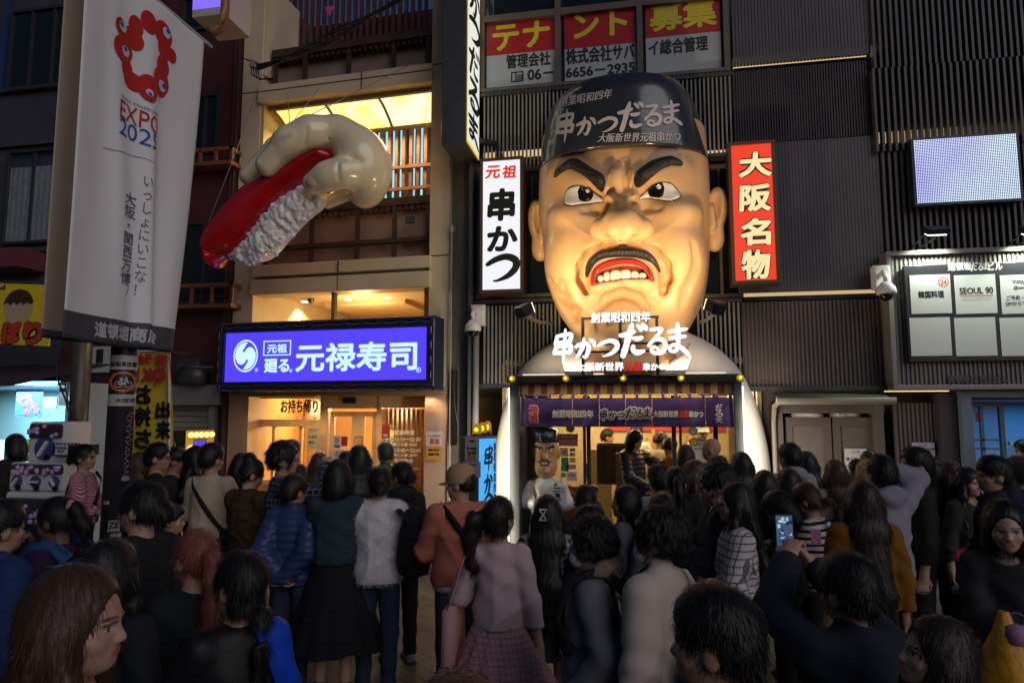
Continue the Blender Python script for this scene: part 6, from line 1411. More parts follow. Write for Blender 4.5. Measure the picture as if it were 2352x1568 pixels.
x0, x1, z0, z1 = rect(1273, 744, 1581, 834, YS3); brush_mb(LOGO, x0, x1, z0, z1, YS3, .004, jag=.12).build('lettering', wg, gs)
txt('大阪新世界', (1323, 832, 1433, 852), YS3, wg, gs, .005); txt('元祖', (1434, 831, 1475, 852), YS3 - .01, wrg, gs, .005); txt('串かつ', (1477, 833, 1530, 851), YS3, wg, gs, .005)
# lit restaurant interior
ri = thing('restaurant_interior', 'bright cream restaurant room seen through the open entrance', 'room', (0, 11, 0)); cw_ = mat('cream_wall', (.62, .50, .30), rough=.6, noise=.05); redw = mat('red_band', (.5, .05, .025), rough=.5)
rx0, rx1 = fx0 - .2, fx1 + .3; zc = 2.75
MB().box(rx0, rx1, 13.2, 13.3, .15, zc).box(rx0 - .05, rx0, 9.6, 13.2, 0, zc).box(rx1, rx1 + .05, 9.6, 13.2, 0, zc).build('wall', cw_, ri); MB().box(rx0, rx1, 9.55, 13.3, zc, zc + .05).build('ceiling', cw_, ri)
cf = mat('checker_floor', (.4, .37, .3), rough=.35); nt, N, LK, Bs = nodes_of(cf); tc = N.new('ShaderNodeTexCoord'); ck = N.new('ShaderNodeTexChecker'); ck.inputs['Scale'].default_value = 3.3; ck.inputs['Color1'].default_value = (.42, .38, .28, 1); ck.inputs['Color2'].default_value = (.10, .10, .085, 1); LK.new(tc.outputs['Object'], ck.inputs['Vector']); LK.new(ck.outputs[0], Bs.inputs['Base Color'])
MB().box(rx0, rx1, 9.1, 13.2, .004, .03).build('floor', cf, ri)
MB().box(at(1395, 1000, 13.1).x, rx1, 13.12, 13.19, 1.72, 2.1).build('red_band', redw, ri)
mb = MB(); mb.box(at(1400, 1100, 11.4).x, at(1500, 1100, 11.4).x, 11.4, 11.5, .03, 1.45); mb.box(at(1358, 1100, 10.6).x, at(1405, 1100, 10.6).x, 10.6, 10.68, .03, 1.5); mb.build('partition', cw_, ri)
mb = MB(); mb.box(at(1372, 1060, 10.3).x, at(1450, 1060, 10.3).x, 10.3, 10.34, at(1410, 1110, 10.3).z, at(1410, 1024, 10.3).z + .04)
mb.build('dark_panel', mat('bronze_glass', (.10, .08, .05), rough=.2), ri); mb = MB(); x0, x1, z0, z1 = rect(1371, 1022, 1452, 1112, 10.26); mb.frame(x0, x1, z0, z1, 10.25, 10.29, .02)
for px in (1392, 1416, 1436): x = at(px, 1060, 10.26).x; mb.box(x - .008, x + .008, 10.255, 10.285, z0, z1)
mb.build('balustrade', charc, ri)
MB().box(at(1415, 1120, 10.0).x, at(1450, 1120, 10.0).x, 10.0, 10.06, .03, at(1430, 1040, 10.0).z).build('low_wall', mat('pale_panel', (.48, .44, .34), rough=.5), ri)
mb = MB()
for px, w, h in ((1590, 12, .5), (1602, 10, .35), (1575, 9, .3), (1497, 8, .4), (1482, 8, .25), (1512, 8, .3)): p = at(px, 1012, 12.2); mb.box(p.x, p.x + w * .007, 12.2, 12.3, p.z - .2, p.z - .2 + h)
mb.build('shelf_goods', mat('shelf_goods', (.5, .2, .05), rough=.5, noise=.6, nscale=40), ri)
st2 = thing('wooden_stool', 'wooden counter stool with red seat inside the restaurant doorway', 'stool', (at(1490, 1150, 10.6).x, 10.6, .03)); p = at(1490, 1128, 10.6); mb = MB()
for dx in (-.15, .15):
    for dy in (-.15, .15): mb.tube([(p.x + dx, 10.6 + dy, .03), (p.x + dx * .85, 10.6 + dy * .85, p.z)], .02)
mb.build('leg', honey, st2); MB().lathe([(.18, 0), (.2, .03), (.19, .06)], p, 18).build('seat', redw, st2, True)
for x, y in ((-.6, 10.8), (.3, 11.6), (1.0, 10.6), (-1.1, 11.8)): lamp('POINT', (x, y, zc - .3), 42, (1, .78, .46), .15)
# door line: posts, panes
YD = 9.5; ds = thing('entrance_screen', 'dark framed glass screen and doors at the restaurant entrance', 'door', ((fx0 + fx1) / 2, YD, 0)); mb = MB()
for a, b in ((1340, 1346), (1348, 1357), (1544, 1554), (1561, 1567), (1640, 1650)): x0, x1 = at(a, 1050, YD).x, at(b, 1050, YD).x; mb.box(x0, x1, YD - .03, YD + .05, .03, zt0)
mb.box(xl1, xr0, YD - .02, YD + .04, at(1440, 905, YD).z, zt0); mb.build('frame', mat('door_dark', (.05, .05, .048), rough=.35), ds)
for a, b in ((1196, 1340), (1567, 1688)): MB().box(at(a, 1050, YD).x, at(b, 1050, YD).x, YD, YD + .006, .05, zt0).build('pane', glass, ds)
x0, x1, z0, z1 = rect(1347, 1064, 1356, 1100, YD - .035); mb = MB(); mb.frame(x0, x1, z0, z1, YD - .05, YD - .032, .01); mb.build('handle', mat('steel', (.5, .5, .5), rough=.25, metal=.9), ds)
MB().box(at(1196, 1050, 9.75).x, at(1268, 1050, 9.75).x, 9.7, 9.75, .05, zt0).build('inner_screen', mat('steel_grey', (.12, .12, .12), rough=.3, metal=.4), ds)
# stickers and notices on the glass
YK2 = YD - .012
notice(1283, 996, 1327, 1024, YK2, 'orange opening hours notice on the entrance glass', [('営業時間', (1289, 999, 1321, 1006), pp), ('11:00-22:30', (1286, 1009, 1324, 1016), pp), ('ラストオーダー22:00', (1288, 1018, 1322, 1022), pp)], m=mat('orange_notice', (.60, .12, .03), rough=.5), group='stickers on the entrance glass')
sk = [(1269, 1029, 1285, 1050, (.55, .55, .55), 'grey and white sticker'), (1286, 1028, 1305, 1048, (.6, .55, .52), 'white sticker with red mark'), (1308, 1029, 1322, 1037, (.6, .6, .65), 'small card sticker reading VISA'), (1308, 1039, 1322, 1048, (.6, .6, .6), 'small card sticker with red and orange discs'), (1308, 1051, 1322, 1062, (.6, .5, .05), 'small yellow card sticker'), (1289, 1050, 1306, 1082, (.02, .3, .18), 'green payment sticker'), (1301, 1066, 1323, 1078, (.6, .3, .3), 'white and red payment sticker'), (1302, 1083, 1325, 1104, (.62, .55, .58), 'white sticker reading R Pay'), (1288, 1085, 1300, 1096, (.1, .35, .3), 'teal card sticker'), (1284, 1098, 1294, 1112, (.6, .6, .6), 'tiny white card sticker')]
for i, (a, b, c, d, cc, lab) in enumerate(sk): notice(a, b, c, d, YK2, lab + ' on the entrance glass', [('R Pay', (1304, 1088, 1322, 1095), redi)] if i == 7 else [('VISA', (1309, 1031, 1321, 1035), mat('navy_ink', (.02, .03, .12)))] if i == 2 else [('d', (1292, 1032, 1300, 1044), redi)] if i == 1 else [], m=mat('stk%d' % i, cc, rough=.5), group='stickers on the entrance glass')
mb = MB(); p = at(1312, 1043, YK2 - .002); mb.disc(p.x, p.z, YK2 - .003, .022, 14); mb.build('red_disc', redi, bpy.data.objects['paper_notice.007']); mb = MB(); mb.disc(p.x + .024, p.z, YK2 - .004, .022, 14); mb.build('orange_disc', mat('sticker_orange', (.7, .28, .02)), bpy.data.objects['paper_notice.007'])
notice(1286, 1117, 1336, 1190, YK2 - .01, 'dark food poster with two red discs on the entrance glass', [('食べにそろってい', (1286, 1126, 1330, 1133), pp), ('Coca', (1292, 1150, 1326, 1166), pp)], m=mat('dark_food_poster', (.10, .035, .015), rough=.4, noise=.6, nscale=9), group='stickers on the entrance glass')
mb = MB(); 
for px in (1287, 1308): p = at(px, 1121, YK2 - .02); mb.disc(p.x, p.z, YK2 - .016, .04, 18)
mb.build('red_disc', redi, COL.objects[[o.name for o in COL.objects if o.name.startswith('paper_notice')][-1]])
notice(1592, 1004, 1622, 1052, YK2, 'white text notice taped on the entrance glass behind the bald man', [('お知らせ', (1600, 1008, 1616, 1012)), ('ご案内です', (1594, 1018, 1612, 1022)), ('ありがとう', (1594, 1028, 1614, 1032))], group='stickers on the entrance glass')
notice(1576, 1056, 1655, 1110, YK2 - .004, 'wide white waiting notice low on the entrance glass', [('お並びのお客様へ', (1580, 1062, 1640, 1069)), ('こちらでお待ちください', (1582, 1073, 1640, 1079))], group='stickers on the entrance glass')
for px, py, cc, lab in ((1592, 990, (.5, .5, .45), 'round pale seal sticker on the entrance glass'), (1593, 1015, (.55, .40, .03), 'round gold seal sticker on the entrance glass'), (1310, 983, (.5, .52, .55), 'round grey seal sticker above the orange hours notice')):
    p = at(px, py, YK2); t = thing('seal_sticker', lab, 'sticker', p, 'stickers on the entrance glass'); mb = MB(); mb.lathe([(.06, 0), (.06, .004)], p, 24, Euler((R(90), 0, 0)).to_matrix()); mb.build('seal', mat('seal_%d' % px, cc, rough=.4), t); mb = MB(); mb.ring(p.x, p.z, p.y - .007, .042, .05, 20); mb.build('ring_mark', ink, t)
# blue side lightbox with three yellow beacons
bl3 = thing('blue_lightbox', 'pale blue street lightbox with vertical brush lettering below three beacons', 'sign', at(1120, 1250, 8.4))
Ya_, Yb3 = 8.05, 8.75; xx = at(1095, 1000, Ya_).x; xx = at(1098, 1000, Ya_).x
A_ = Vector((at(1098, 1010, 8.25).x, 8.25)); B_ = Vector((at(1141, 1000, 8.55).x, 8.55)); d_ = B_ - A_; wl_ = d_.length; ux = d_ / wl_; nx = Vector((ux.y, -ux.x)); zb_ = at(1120, 1001, 8.4).z
mb = MB(); vs = [((A_ + ux * u + nx * o).x, (A_ + ux * u + nx * o).y, z) for z in (.1, zb_) for u, o in ((0, 0), (wl_, 0), (wl_, -.32), (0, -.32))]; mb.add(vs, [(3, 2, 1, 0), (4, 5, 6, 7), (0, 1, 5, 4), (1, 2, 6, 5), (2, 3, 7, 6), (3, 0, 4, 7)]); mb.build('case', mat('lightbox_steel', (.14, .15, .16), rough=.35, metal=.4), bl3, bevel=.008)
def lp(u, z, o): q = A_ + ux * u + nx * o; return (q.x, q.y, z)
mb = MB(); mb.quad(lp(.015, .15, .004), lp(wl_ - .015, .15, .004), lp(wl_ - .015, zb_ - .03, .004), lp(.015, zb_ - .03, .004)); mb.build('face', glow('sky_face', (.06, .42, .95), 1.05), bl3)
mb = MB(); zz = zb_ - .1
for g, hh_ in (('串', .36), ('か', .26), ('つ', .24), ('だ', .3), ('る', .28), ('ま', .3)):
    tmp = brush_mb([(g, 0, 0, 1, 1)], wl_ * .32, wl_ * .72, zz - hh_ * .94, zz, 0); mb.add([lp(v[0], v[2], .008 - v[1]) for v in tmp.v], tmp.f); zz -= hh_
for s_, u0, u1, z1_ in (('大阪新世界元祖', wl_ * .06, wl_ * .24, zb_ - .85), ('創業昭和四年', wl_ * .8, wl_ * .93, zb_ - .08)):
    tmp = text_mb(s_, u0, u1, z1_ - .75, z1_, 0, .003, True); mb.add([lp(v[0], v[2], .008 - v[1]) for v in tmp.v], tmp.f)
mb.build('lettering', ink, bl3)
for i, (px, py) in enumerate(((1096, 988), (1109, 985), (1120, 982))):
    p = at(px, py + 8, 8.4 + .08 * i); t = thing('rotating_beacon', ['front yellow rotating beacon on the blue lightbox', 'middle yellow rotating beacon on the blue lightbox', 'rear yellow rotating beacon on the blue lightbox'][i], 'beacon', p, 'yellow beacons on the blue lightbox'); k = 1 - .1 * i
    MB().lathe([(.062 * k, -.04), (.065 * k, 0)], p, 16).build('base', black, t); MB().lathe([(.058 * k, 0), (.06 * k, .06), (.052 * k, .1), (.03 * k, .125), (.005, .13)], p, 18).build('dome', glow('beacon_amber', (.62, .26, .0), .55, False), t, True)
    mb = MB().lathe([(.02, .02), (.036 * k, .05), (.02, .085)], p + Vector((-.0, -.035, 0)), 12); mb.build('bulb', glow('beacon_core2', (1, .9, .02), 1.5, False), t, True)
notice(1068, 1003, 1098, 1058, 8.16, 'grey menu sheet on the steel side of the blue lightbox', [('お得な', (1078, 1010, 1090, 1016)), ('食べ放題', (1072, 1026, 1094, 1033)), ('飲み放題', (1074, 1036, 1094, 1042))], m=mat('grey_sheet', (.30, .28, .28), rough=.6)); notice(1062, 1060, 1104, 1096, 8.12, 'second grey menu sheet with a magenta picture beside the blue lightbox', [('MENU', (1070, 1064, 1094, 1070))], m=mat('grey_sheet2', (.3, .28, .3), rough=.6))
q_ = COL.objects[[o.name for o in COL.objects if o.name.startswith('paper_notice')][-2]]; box_px(1074, 1042, 1092, 1056, 8.155, .003).build('picture', mat('food_picture', (.3, .12, .05), rough=.5, noise=.5, nscale=30), q_)
notice(978, 990, 1015, 1024, 9.44, 'white and red part-time hiring poster on the pink tan pier', [('パートアルバイト', (982, 998, 1012, 1004), mat('navy_ink', (.02, .03, .12))), ('募集', (986, 1006, 1010, 1021), redi)], m=mat('poster_paper', (.55, .5, .48), rough=.6)); notice(978, 1025, 1015, 1056, 9.44, 'orange and green wage poster below the hiring poster', [('時給1200円', (984, 1030, 1008, 1036)), ('経験不問', (984, 1040, 1008, 1046))], m=mat('orange_paper', (.52, .26, .03), rough=.6))
notice(766, 1000, 783, 1030, 9.55, 'small no smoking notice on the sliding door glass', [('禁煙', (769, 1022, 780, 1027))]); notice(764, 1032, 790, 1062, 9.55, 'larger no smoking notice on the sliding door glass', [('禁煙', (769, 1052, 785, 1059))])
for px, py, r in ((774, 1010, 5), (777, 1042, 7)):
    p = at(px, py, 9.545); q_ = r * .006; mb = MB(); mb.ring(p.x, p.z, 9.545, q_ * .75, q_); mb.bbox((p.x, 9.545, p.z), q_ * 1.6, .001, q_ * .22, Euler((0, R(45), 0))); o = mb.build('prohibition_mark', redi, COL.objects[[o.name for o in COL.objects if o.name.startswith('paper_notice')][-2 if r == 5 else -1]])
notice(784, 1002, 798, 1024, 9.55, 'small red notice card on the sliding door glass', [], m=mat('red_card', (.5, .04, .03), rough=.5)); notice(877, 975, 895, 1006, 9.6, 'red award plaque with a beige disc beside the vinyl opening hours', [('認定', (881, 996, 891, 1002), pp)], m=mat('red_card', (.5, .04, .03)))
notice(705, 980, 736, 1030, 9.85, 'cream menu sheets taped inside the takeaway window', [('メニュー', (709, 984, 732, 990)), ('にぎり', (709, 1000, 728, 1006)), ('巻き', (709, 1012, 722, 1018))], m=mat('cream_sheet', (.5, .42, .25), rough=.6)); notice(722, 1034, 744, 1058, 9.85, 'white and green notice low in the takeaway window', [('お願い', (726, 1040, 740, 1045))])
# small chef statue standing in the entrance
ss = thing('chef_statue', 'life size scowling chef statue in white coat with crossed skewer arms at the entrance', 'statue', (at(1255, 1200, 9.2).x, 9.2, 0)); sc_ = ss['off']; X0 = sc_[0]; Yq = 9.2
zt_ = at(1250, 985, Yq).z; zch = at(1250, 1094, Yq).z; hc = (zt_ + zch) / 2
s = SDF(); s.ell((X0, Yq, hc + .03), (.165, .17, .27), .05); s.ell((X0, Yq - .04, zch + .12), (.15, .15, .15), .08); s.cap((X0, Yq - .12, hc + .02), (X0, Yq - .19, hc - .05), .03, .05, .03); s.cap((X0 - .1, Yq - .13, hc + .12), (X0 - .02, Yq - .16, hc + .05), .03, .03, .03); s.cap((X0 + .1, Yq - .13, hc + .12), (X0 + .02, Yq - .16, hc + .05), .03, .03, .03)
s.ell((X0, Yq - .15, zch + .08), (.075, .07, .055), .03); s.ell((X0, Yq - .18, hc - .135), (.06, .06, .035), .02, sub=True)
for d in (-1, 1): s.ell((X0 + d * .165, Yq + .02, hc), (.03, .05, .08), .02)
s.cap((X0, Yq, zch - .1), (X0, Yq, zch + .1), .09, .1)
def stint(V):
    c = np.tile(np.array([.50, .28, .11]), (len(V), 1)); x, y, z = V[:, 0] - X0, V[:, 1], V[:, 2]; f = y < Yq - .08
    def on(m, col): c[m & f] = col
    on((np.abs(z - (hc + .07 + .28 * (np.abs(x) - .04))) < .016) & (np.abs(x) > .02) & (np.abs(x) < .13), (.02, .02, .02)); on(((np.abs(x) - .07) ** 2 / .035 ** 2 + (z - hc - .045) ** 2 / .018 ** 2 < 1), (.75, .75, .72)); on(((np.abs(x) - .065) ** 2 / .012 ** 2 + (z - hc - .045) ** 2 / .015 ** 2 < 1), (.02, .02, .02))
    on((np.abs(z - (hc - .098 - .5 * np.abs(x) ** 1.5)) < .016) & (np.abs(x) < .09), (.03, .025, .02)); on((np.abs(z - hc + .135) < .03) & (np.abs(x) < .06), (.3, .02, .02)); on((np.abs(z - hc + .125) < .015) & (np.abs(x) < .045), (.75, .72, .65)); return c
tintm = {}
def tint_mat(name, rough=.5, coat=0.):
    if name in tintm: return tintm[name]
    m = mat(name, (.5, .5, .5), rough=rough, coat=coat); nt, N, LK, Bs = nodes_of(m); a = N.new('ShaderNodeVertexColor'); a.layer_name = 'tint'; LK.new(a.outputs[0], Bs.inputs['Base Color']); tintm[name] = m; return m
sdf_obj('head', s, .012, tint_mat('statue_face_paint', .35, .2), ss, col=stint)
MB().lathe([(.172, hc + .14), (.18, hc + .15), (.178, zt_ - .05), (.15, zt_), (.05, zt_ + .02)], (X0, Yq, 0), 24).build('cap', capm, ss, True)
m_ = brush_mb(LOGO, X0 - .12, X0 + .12, zt_ - .1, zt_ - .03, 0); m_.v = [(x, Yq - math.sqrt(max(.0, .182 ** 2 - (x - X0) ** 2)) - .003 + y * .1, z) for x, y, z in m_.v]; m_.build('cap_lettering', mat('cap_blue_letters', (.15, .28, .4), rough=.5), ss)
s = SDF(); zs_ = zch - .06; s.ell((X0, Yq, zs_ - .22), (.24, .17, .32), .06); s.cap((X0, Yq, zs_ - .4), (X0, Yq, .3), .21, .24, .08); s.ell((X0, Yq, .2), (.25, .2, .2), .05)
for d in (-1, 1): s.chain([(X0 + d * .2, Yq, zs_ - .08), (X0 + d * .29, Yq - .1, zs_ - .27), (X0 - d * .06, Yq - .24 - .03 * d, zs_ - .28)], [.09, .085, .06], .03)
sdf_obj('coat', s, .016, mat('statue_coat_white', (.62, .62, .6), rough=.3, coat=.3), ss)
s = SDF()
for d in (-1, 1):
    s.ell((X0 + d * .075 + .0, Yq - .26, zs_ - .26), (.055, .045, .06), .02)
    for f in range(4): s.cap((X0 + d * .075 + (f - 1.5) * .02, Yq - .29, zs_ - .24), (X0 + d * .075 + (f - 1.5) * .022, Yq - .305, zs_ - .29), .013, .011, .006)
    s.cap((X0 + d * .03, Yq - .28, zs_ - .22), (X0 + d * .05, Yq - .3, zs_ - .18), .014, .012, .01)
sdf_obj('hand', s, .009, mat('statue_hand_paint', (.5, .28, .11), rough=.35), ss)
mb = MB()
for d in (-1, 1): mb.tube([(X0 + d * .075, Yq - .28, zs_ - .28), (X0 + d * .17, Yq - .22, zs_ + .02)], .008); mb.tube([(X0 + d * .10, Yq - .265, zs_ - .18), (X0 + d * .16, Yq - .225, zs_ - .01)], .026)
mb.build('skewer', mat('skewer_brown', (.22, .09, .035), rough=.5), ss)
notice(1263, 1116, 1301, 1160, Yq - .33, 'white do not touch notice hanging from the chef statue hands', [('お願い', (1272, 1119, 1292, 1123)), ('さわらないで', (1268, 1126, 1296, 1130)), ('ください', (1272, 1145, 1292, 1149))]); p = at(1281, 1137, Yq - .333); mb = MB(); mb.disc(p.x, p.z, Yq - .333, .03, 16); mb.bbox((p.x, Yq - .335, p.z), .1, .001, .012, Euler((0, R(45), 0))); mb.build('hand_mark', ink, COL.objects[[o.name for o in COL.objects if o.name.startswith('paper_notice')][-1]])
cone = thing('traffic_cone', 'orange red plastic traffic cone between people before the entrance', 'cone', (at(1223, 1250, 8.3).x, 8.3, 0)); p = at(1224, 1200, 8.3); mb = MB(); mb.lathe([(.02, p.z + .07), (.03, p.z + .06), (.12, .05)], (p.x, 8.3, 0), 18); mb.bbox((p.x, 8.3, .025), .34, .34, .05); mb.build('body', mat('cone_red', (.75, .05, .03), rough=.4), cone, True)

# ================================================================ HAND HOLDING A PIECE OF SUSHI (hung before the sushi building)
hs = thing('sushi_hand_sculpture', 'giant glossy cream hand holding a red tuna sushi above the blue sign', 'sculpture', at(700, 560, 8.4))
YH = 8.35
def h2(x, y, Y=YH): return tuple(at((480 + x / 2.45) * .91875, (y / 2.45) * .91875, Y))
u2 = 1 / 2.45 * .91875 * .0056
s = SDF()
s.ell(h2(1040, 985, YH + .1), (.72 * .52, .42, .66 * .62), .12, np.array(Euler((0, R(-20), 0)).to_matrix())); s.ell(h2(1090, 1080, YH + .12), (.28, .32, .32), .12)
s.ell(h2(940, 840, YH + .05), (.38, .34, .22), .16, np.array(Euler((0, R(18), 0)).to_matrix())); s.cap(h2(1060, 1170, YH + .25), h2(1090, 1010, YH + .3), .24, .28, .12)
s.chain([h2(880, 815, YH - .05), h2(725, 815, YH - .24), h2(598, 872, YH - .32), h2(462, 1012, YH - .32)], [.22, .205, .185, .155], .14)
s.chain([h2(860, 790, YH + .18), h2(660, 815, YH + .06), h2(520, 910, YH - .02), h2(345, 1080, YH - .06)], [.18, .17, .155, .12], .05)
s.chain([h2(1040, 1090, YH), h2(920, 1062, YH - .22), h2(830, 1080, YH - .28), h2(745, 1125, YH - .28)], [.20, .185, .17, .145], .12)
s.chain([h2(1000, 1160, YH + .3), h2(830, 1240, YH + .3)], [.12, .09], .05)
for a, b in (((690, 800), (700, 880)), ((842, 770), (838, 850))): s.chain([h2(*a, YH - .24), h2(*b, YH - .26)], [.008, .008], .03, sub=True)
nailsd = h2(735, 1115, YH - .42); s.ell(nailsd, (.09, .06, .075), .02, sub=True) if False else None
HF2, HL2, _ = s.field(.022); HM2 = hmap_from(HF2, HL2, .022); C2 = SDF()
def hcrease(pts, r, sink=.25):
    P_ = []
    for x, y in pts:
        Y_ = YH - .3
        for _ in range(3): p = Vector(h2(x, y, Y_)); Y_ = float(hsurf(np.array([p.x]), np.array([p.z]), HM2, HL2, .022)[0])
        P_.append((p.x, Y_ - r * sink, p.z))
    C2.chain(P_, [r * .7] + [r] * (len(P_) - 2) + [r * .6], .02)
for q_, r_ in (([(705, 780), (712, 840), (700, 905)], .010), ([(590, 828), (500, 900), (420, 985)], .04), ([(900, 985), (893, 1050), (913, 1115)], .016), ([(1030, 985), (985, 968), (915, 968)], .035)): hcrease(q_, r_)
CF2 = C2.field(.022, lo=HL2, hi=HL2 + .022 * (np.array(HF2.shape) - 1))[0][:HF2.shape[0], :HF2.shape[1], :HF2.shape[2]]
V, Q = nets((-smin(-HF2, CF2, .03)).astype(np.float32), HL2, .022); link_mesh('hand', np_mesh('hand', V, Q), mat('sculpture_cream', (.80, .70, .47), rough=.22, noise=.08, nscale=3, coat=.6), hs)
# thumb nail
s = SDF(); s.ell(h2(738, 1108, YH - .40), (.095, .05, .095), .01); sdf_obj('thumb_nail', s, .01, mat('sculpture_nail', (.58, .52, .38), rough=.15, coat=.7), hs)
tun = [(66, 1500), (110, 1400), (200, 1280), (330, 1150), (470, 1060), (600, 965), (760, 915), (850, 905), (905, 975), (855, 1030), (755, 1085), (655, 1170), (560, 1245), (482, 1320), (420, 1400), (352, 1492), (260, 1565), (190, 1590), (150, 1640), (90, 1620)]
tp = smooth_poly([(h2(x, y)[0], h2(x, y)[2]) for x, y in tun], 3); ts = poly_sd(tp); bb = bnd(tp)
ya = lambda X, Z: (YH - .02 + .0 * X)
F3 = SDF(); F3.fn(lambda X, Y, Z: (lambda s2: np.maximum(s2, np.abs(Y - YH - .02) - .25 * np.clip(-s2 / .15, 0, 1) ** .45 - .05 * np.clip(-s2 / .3, 0, 1) - .015).astype(np.float32) * .8)(ts(X[:, 0, :], Z[:, 0, :])[:, None, :] + 0 * X), (bb[0] - .05, YH - .42, bb[2] - .05), (bb[1] + .05, YH + .42, bb[3] + .05))
F3.chain([h2(85, 1540, YH - .2), h2(200, 1520, YH - .30), h2(235, 1550, YH - .3)], [.02, .03, .02], .06, sub=True)
tunm = mat('tuna_red', (.45, .006, .010), rough=.2, noise=.12, nscale=3, coat=.8); sdf_obj('tuna_slice', F3, .022, tunm, hs)
rice = [(245, 1560), (335, 1485), (400, 1390), (470, 1300), (600, 1190), (700, 1150), (812, 1185), (800, 1262), (700, 1345), (600, 1450), (500, 1560), (430, 1602), (340, 1610)]
rp_ = smooth_poly([(h2(x, y)[0], h2(x, y)[2]) for x, y in rice], 3); rs = poly_sd(rp_); bb = bnd(rp_)
s = SDF(); s.fn(lambda X, Y, Z: (lambda s2: np.maximum(s2 + .045, np.abs(Y - YH - .04) - .21 * np.sqrt(np.clip(-s2 / .22, 0, 1)) - .02).astype(np.float32) * .8)(rs(X[:, 0, :], Z[:, 0, :])[:, None, :] + 0 * X), (bb[0] - .05, YH - .35, bb[2] - .05), (bb[1] + .05, YH + .4, bb[3] + .05))
rr = random.Random(5); k = 0
while k < 250:
    x, z = rr.uniform(bb[0], bb[1]), rr.uniform(bb[2], bb[3]); d = float(rs(np.array([[x]], np.float32), np.array([[z]], np.float32))[0, 0])
    if d > -.005: continue
    y = YH + .04 - .24 * math.sqrt(min(1, -d / .22)) - .0; k += 1
    s.ell((x, y + rr.uniform(-.02, .02), z), (.08, .036, .036), .006, np.array(Euler((rr.uniform(-.5, .5), rr.uniform(0, 3.14), rr.uniform(-.5, .5))).to_matrix()))
sdf_obj('rice', s, .013, mat('rice_white', (.80, .79, .78), rough=.25, coat=.6), hs)
mb = MB()
for a, b in (((600, 770), (780, 540)), ((600, 770), (585, 570)), ((600, 770), (1390, 370)), ((490, 840), (520, 760)), ((75, 1430), (270, 930)), ((270, 930), (380, 610))): mb.tube([h2(*a, YH - .1), h2(*b, YH + .9 if b[1] < 700 else YH)], .006, 5)
mb.tube([h2(606, 785, YH - .1), h2(595, 770, YH - .1), h2(600, 752, YH - .1), h2(612, 760, YH - .1)], .012, 6); mb.tube([h2(75, 1450, YH - .1), h2(62, 1442, YH - .1), h2(70, 1430, YH - .1)], .01, 6); mb.build('stay_wire', mat('wire_grey', (.3, .29, .26), rough=.4, metal=.6), hs)
# ================================================================ PEOPLE
CUR[0] = IDF
def cloth(name, col, pat=None, col2=(.5, .5, .5), sc=1., rough=.85, bump=.25, sheen=.0):
    m = mat('cloth_' + name, col, rough=rough, bump=bump * .5, bscale=150); nt, N, LK, Bs = nodes_of(m)
    Bs.inputs['Specular IOR Level'].default_value = .25
    if pat is None:
        return m
    if any(n.name == 'pat_done' for n in N): return m
    tc = [n for n in N if n.type == 'TEX_COORD'][0]
    sx = N.new('ShaderNodeSeparateXYZ'); sx.name = 'pat_done'; LK.new(tc.outputs['Object'], sx.inputs[0])
    def M(op, a, b=None):
        n = N.new('ShaderNodeMath'); n.operation = op
        for i, v in enumerate((a, b)):
            if v is None: continue
            if isinstance(v, (int, float)): n.inputs[i].default_value = v
            else: LK.new(v, n.inputs[i])
        return n.outputs[0]
    X, Y, Z = sx.outputs
    H = M('ADD', X, M('MULTIPLY', Y, .7))
    fr = lambda v, p: M('FRACT', M('DIVIDE', v, p))
    def mixc(f, a, b):
        n = N.new('ShaderNodeMixRGB'); LK.new(f, n.inputs[0])
        for i, c in ((1, a), (2, b)):
            if isinstance(c, tuple): n.inputs[i].default_value = (*c, 1)
            else: LK.new(c, n.inputs[i])
        return n.outputs[0]
    if pat == 'gingham':
        a = M('LESS_THAN', fr(H, .045 * sc), .5); b = M('LESS_THAN', fr(Z, .045 * sc), .5); f = M('MULTIPLY', M('ADD', a, b), .5); out = mixc(f, col, col2)
    elif pat == 'plaid':
        a = M('LESS_THAN', fr(H, .05 * sc), .16); b = M('LESS_THAN', fr(Z, .05 * sc), .16); f = M('MINIMUM', M('ADD', M('MULTIPLY', a, .7), M('MULTIPLY', b, .7)), 1); out = mixc(f, col, col2)
    elif pat == 'tweed':
        a = M('LESS_THAN', fr(H, .034 * sc), .2); b = M('LESS_THAN', fr(Z, .034 * sc), .2); f = M('MAXIMUM', a, b)
        nz = N.new('ShaderNodeTexNoise'); nz.inputs['Scale'].default_value = 90; LK.new(tc.outputs['Object'], nz.inputs['Vector']); f = M('MULTIPLY', f, M('ADD', nz.outputs[0], .3)); out = mixc(f, col, col2)
    elif pat == 'stripe':
        out = mixc(M('LESS_THAN', fr(Z, .05 * sc), .42), col, col2)
    elif pat == 'zigzag':
        z = M('ADD', Z, M('MULTIPLY', M('ABSOLUTE', M('SUBTRACT', fr(H, .16), .5)), .11)); out = mixc(M('LESS_THAN', fr(z, .024), .5), col, col2)
    elif pat == 'block':
        out = mixc(M('GREATER_THAN', M('ADD', M('MULTIPLY', X, 1.0), M('MULTIPLY', Z, .42)), .63), col, col2)
    LK.new(out, Bs.inputs['Base Color']); return m
_hm = {}
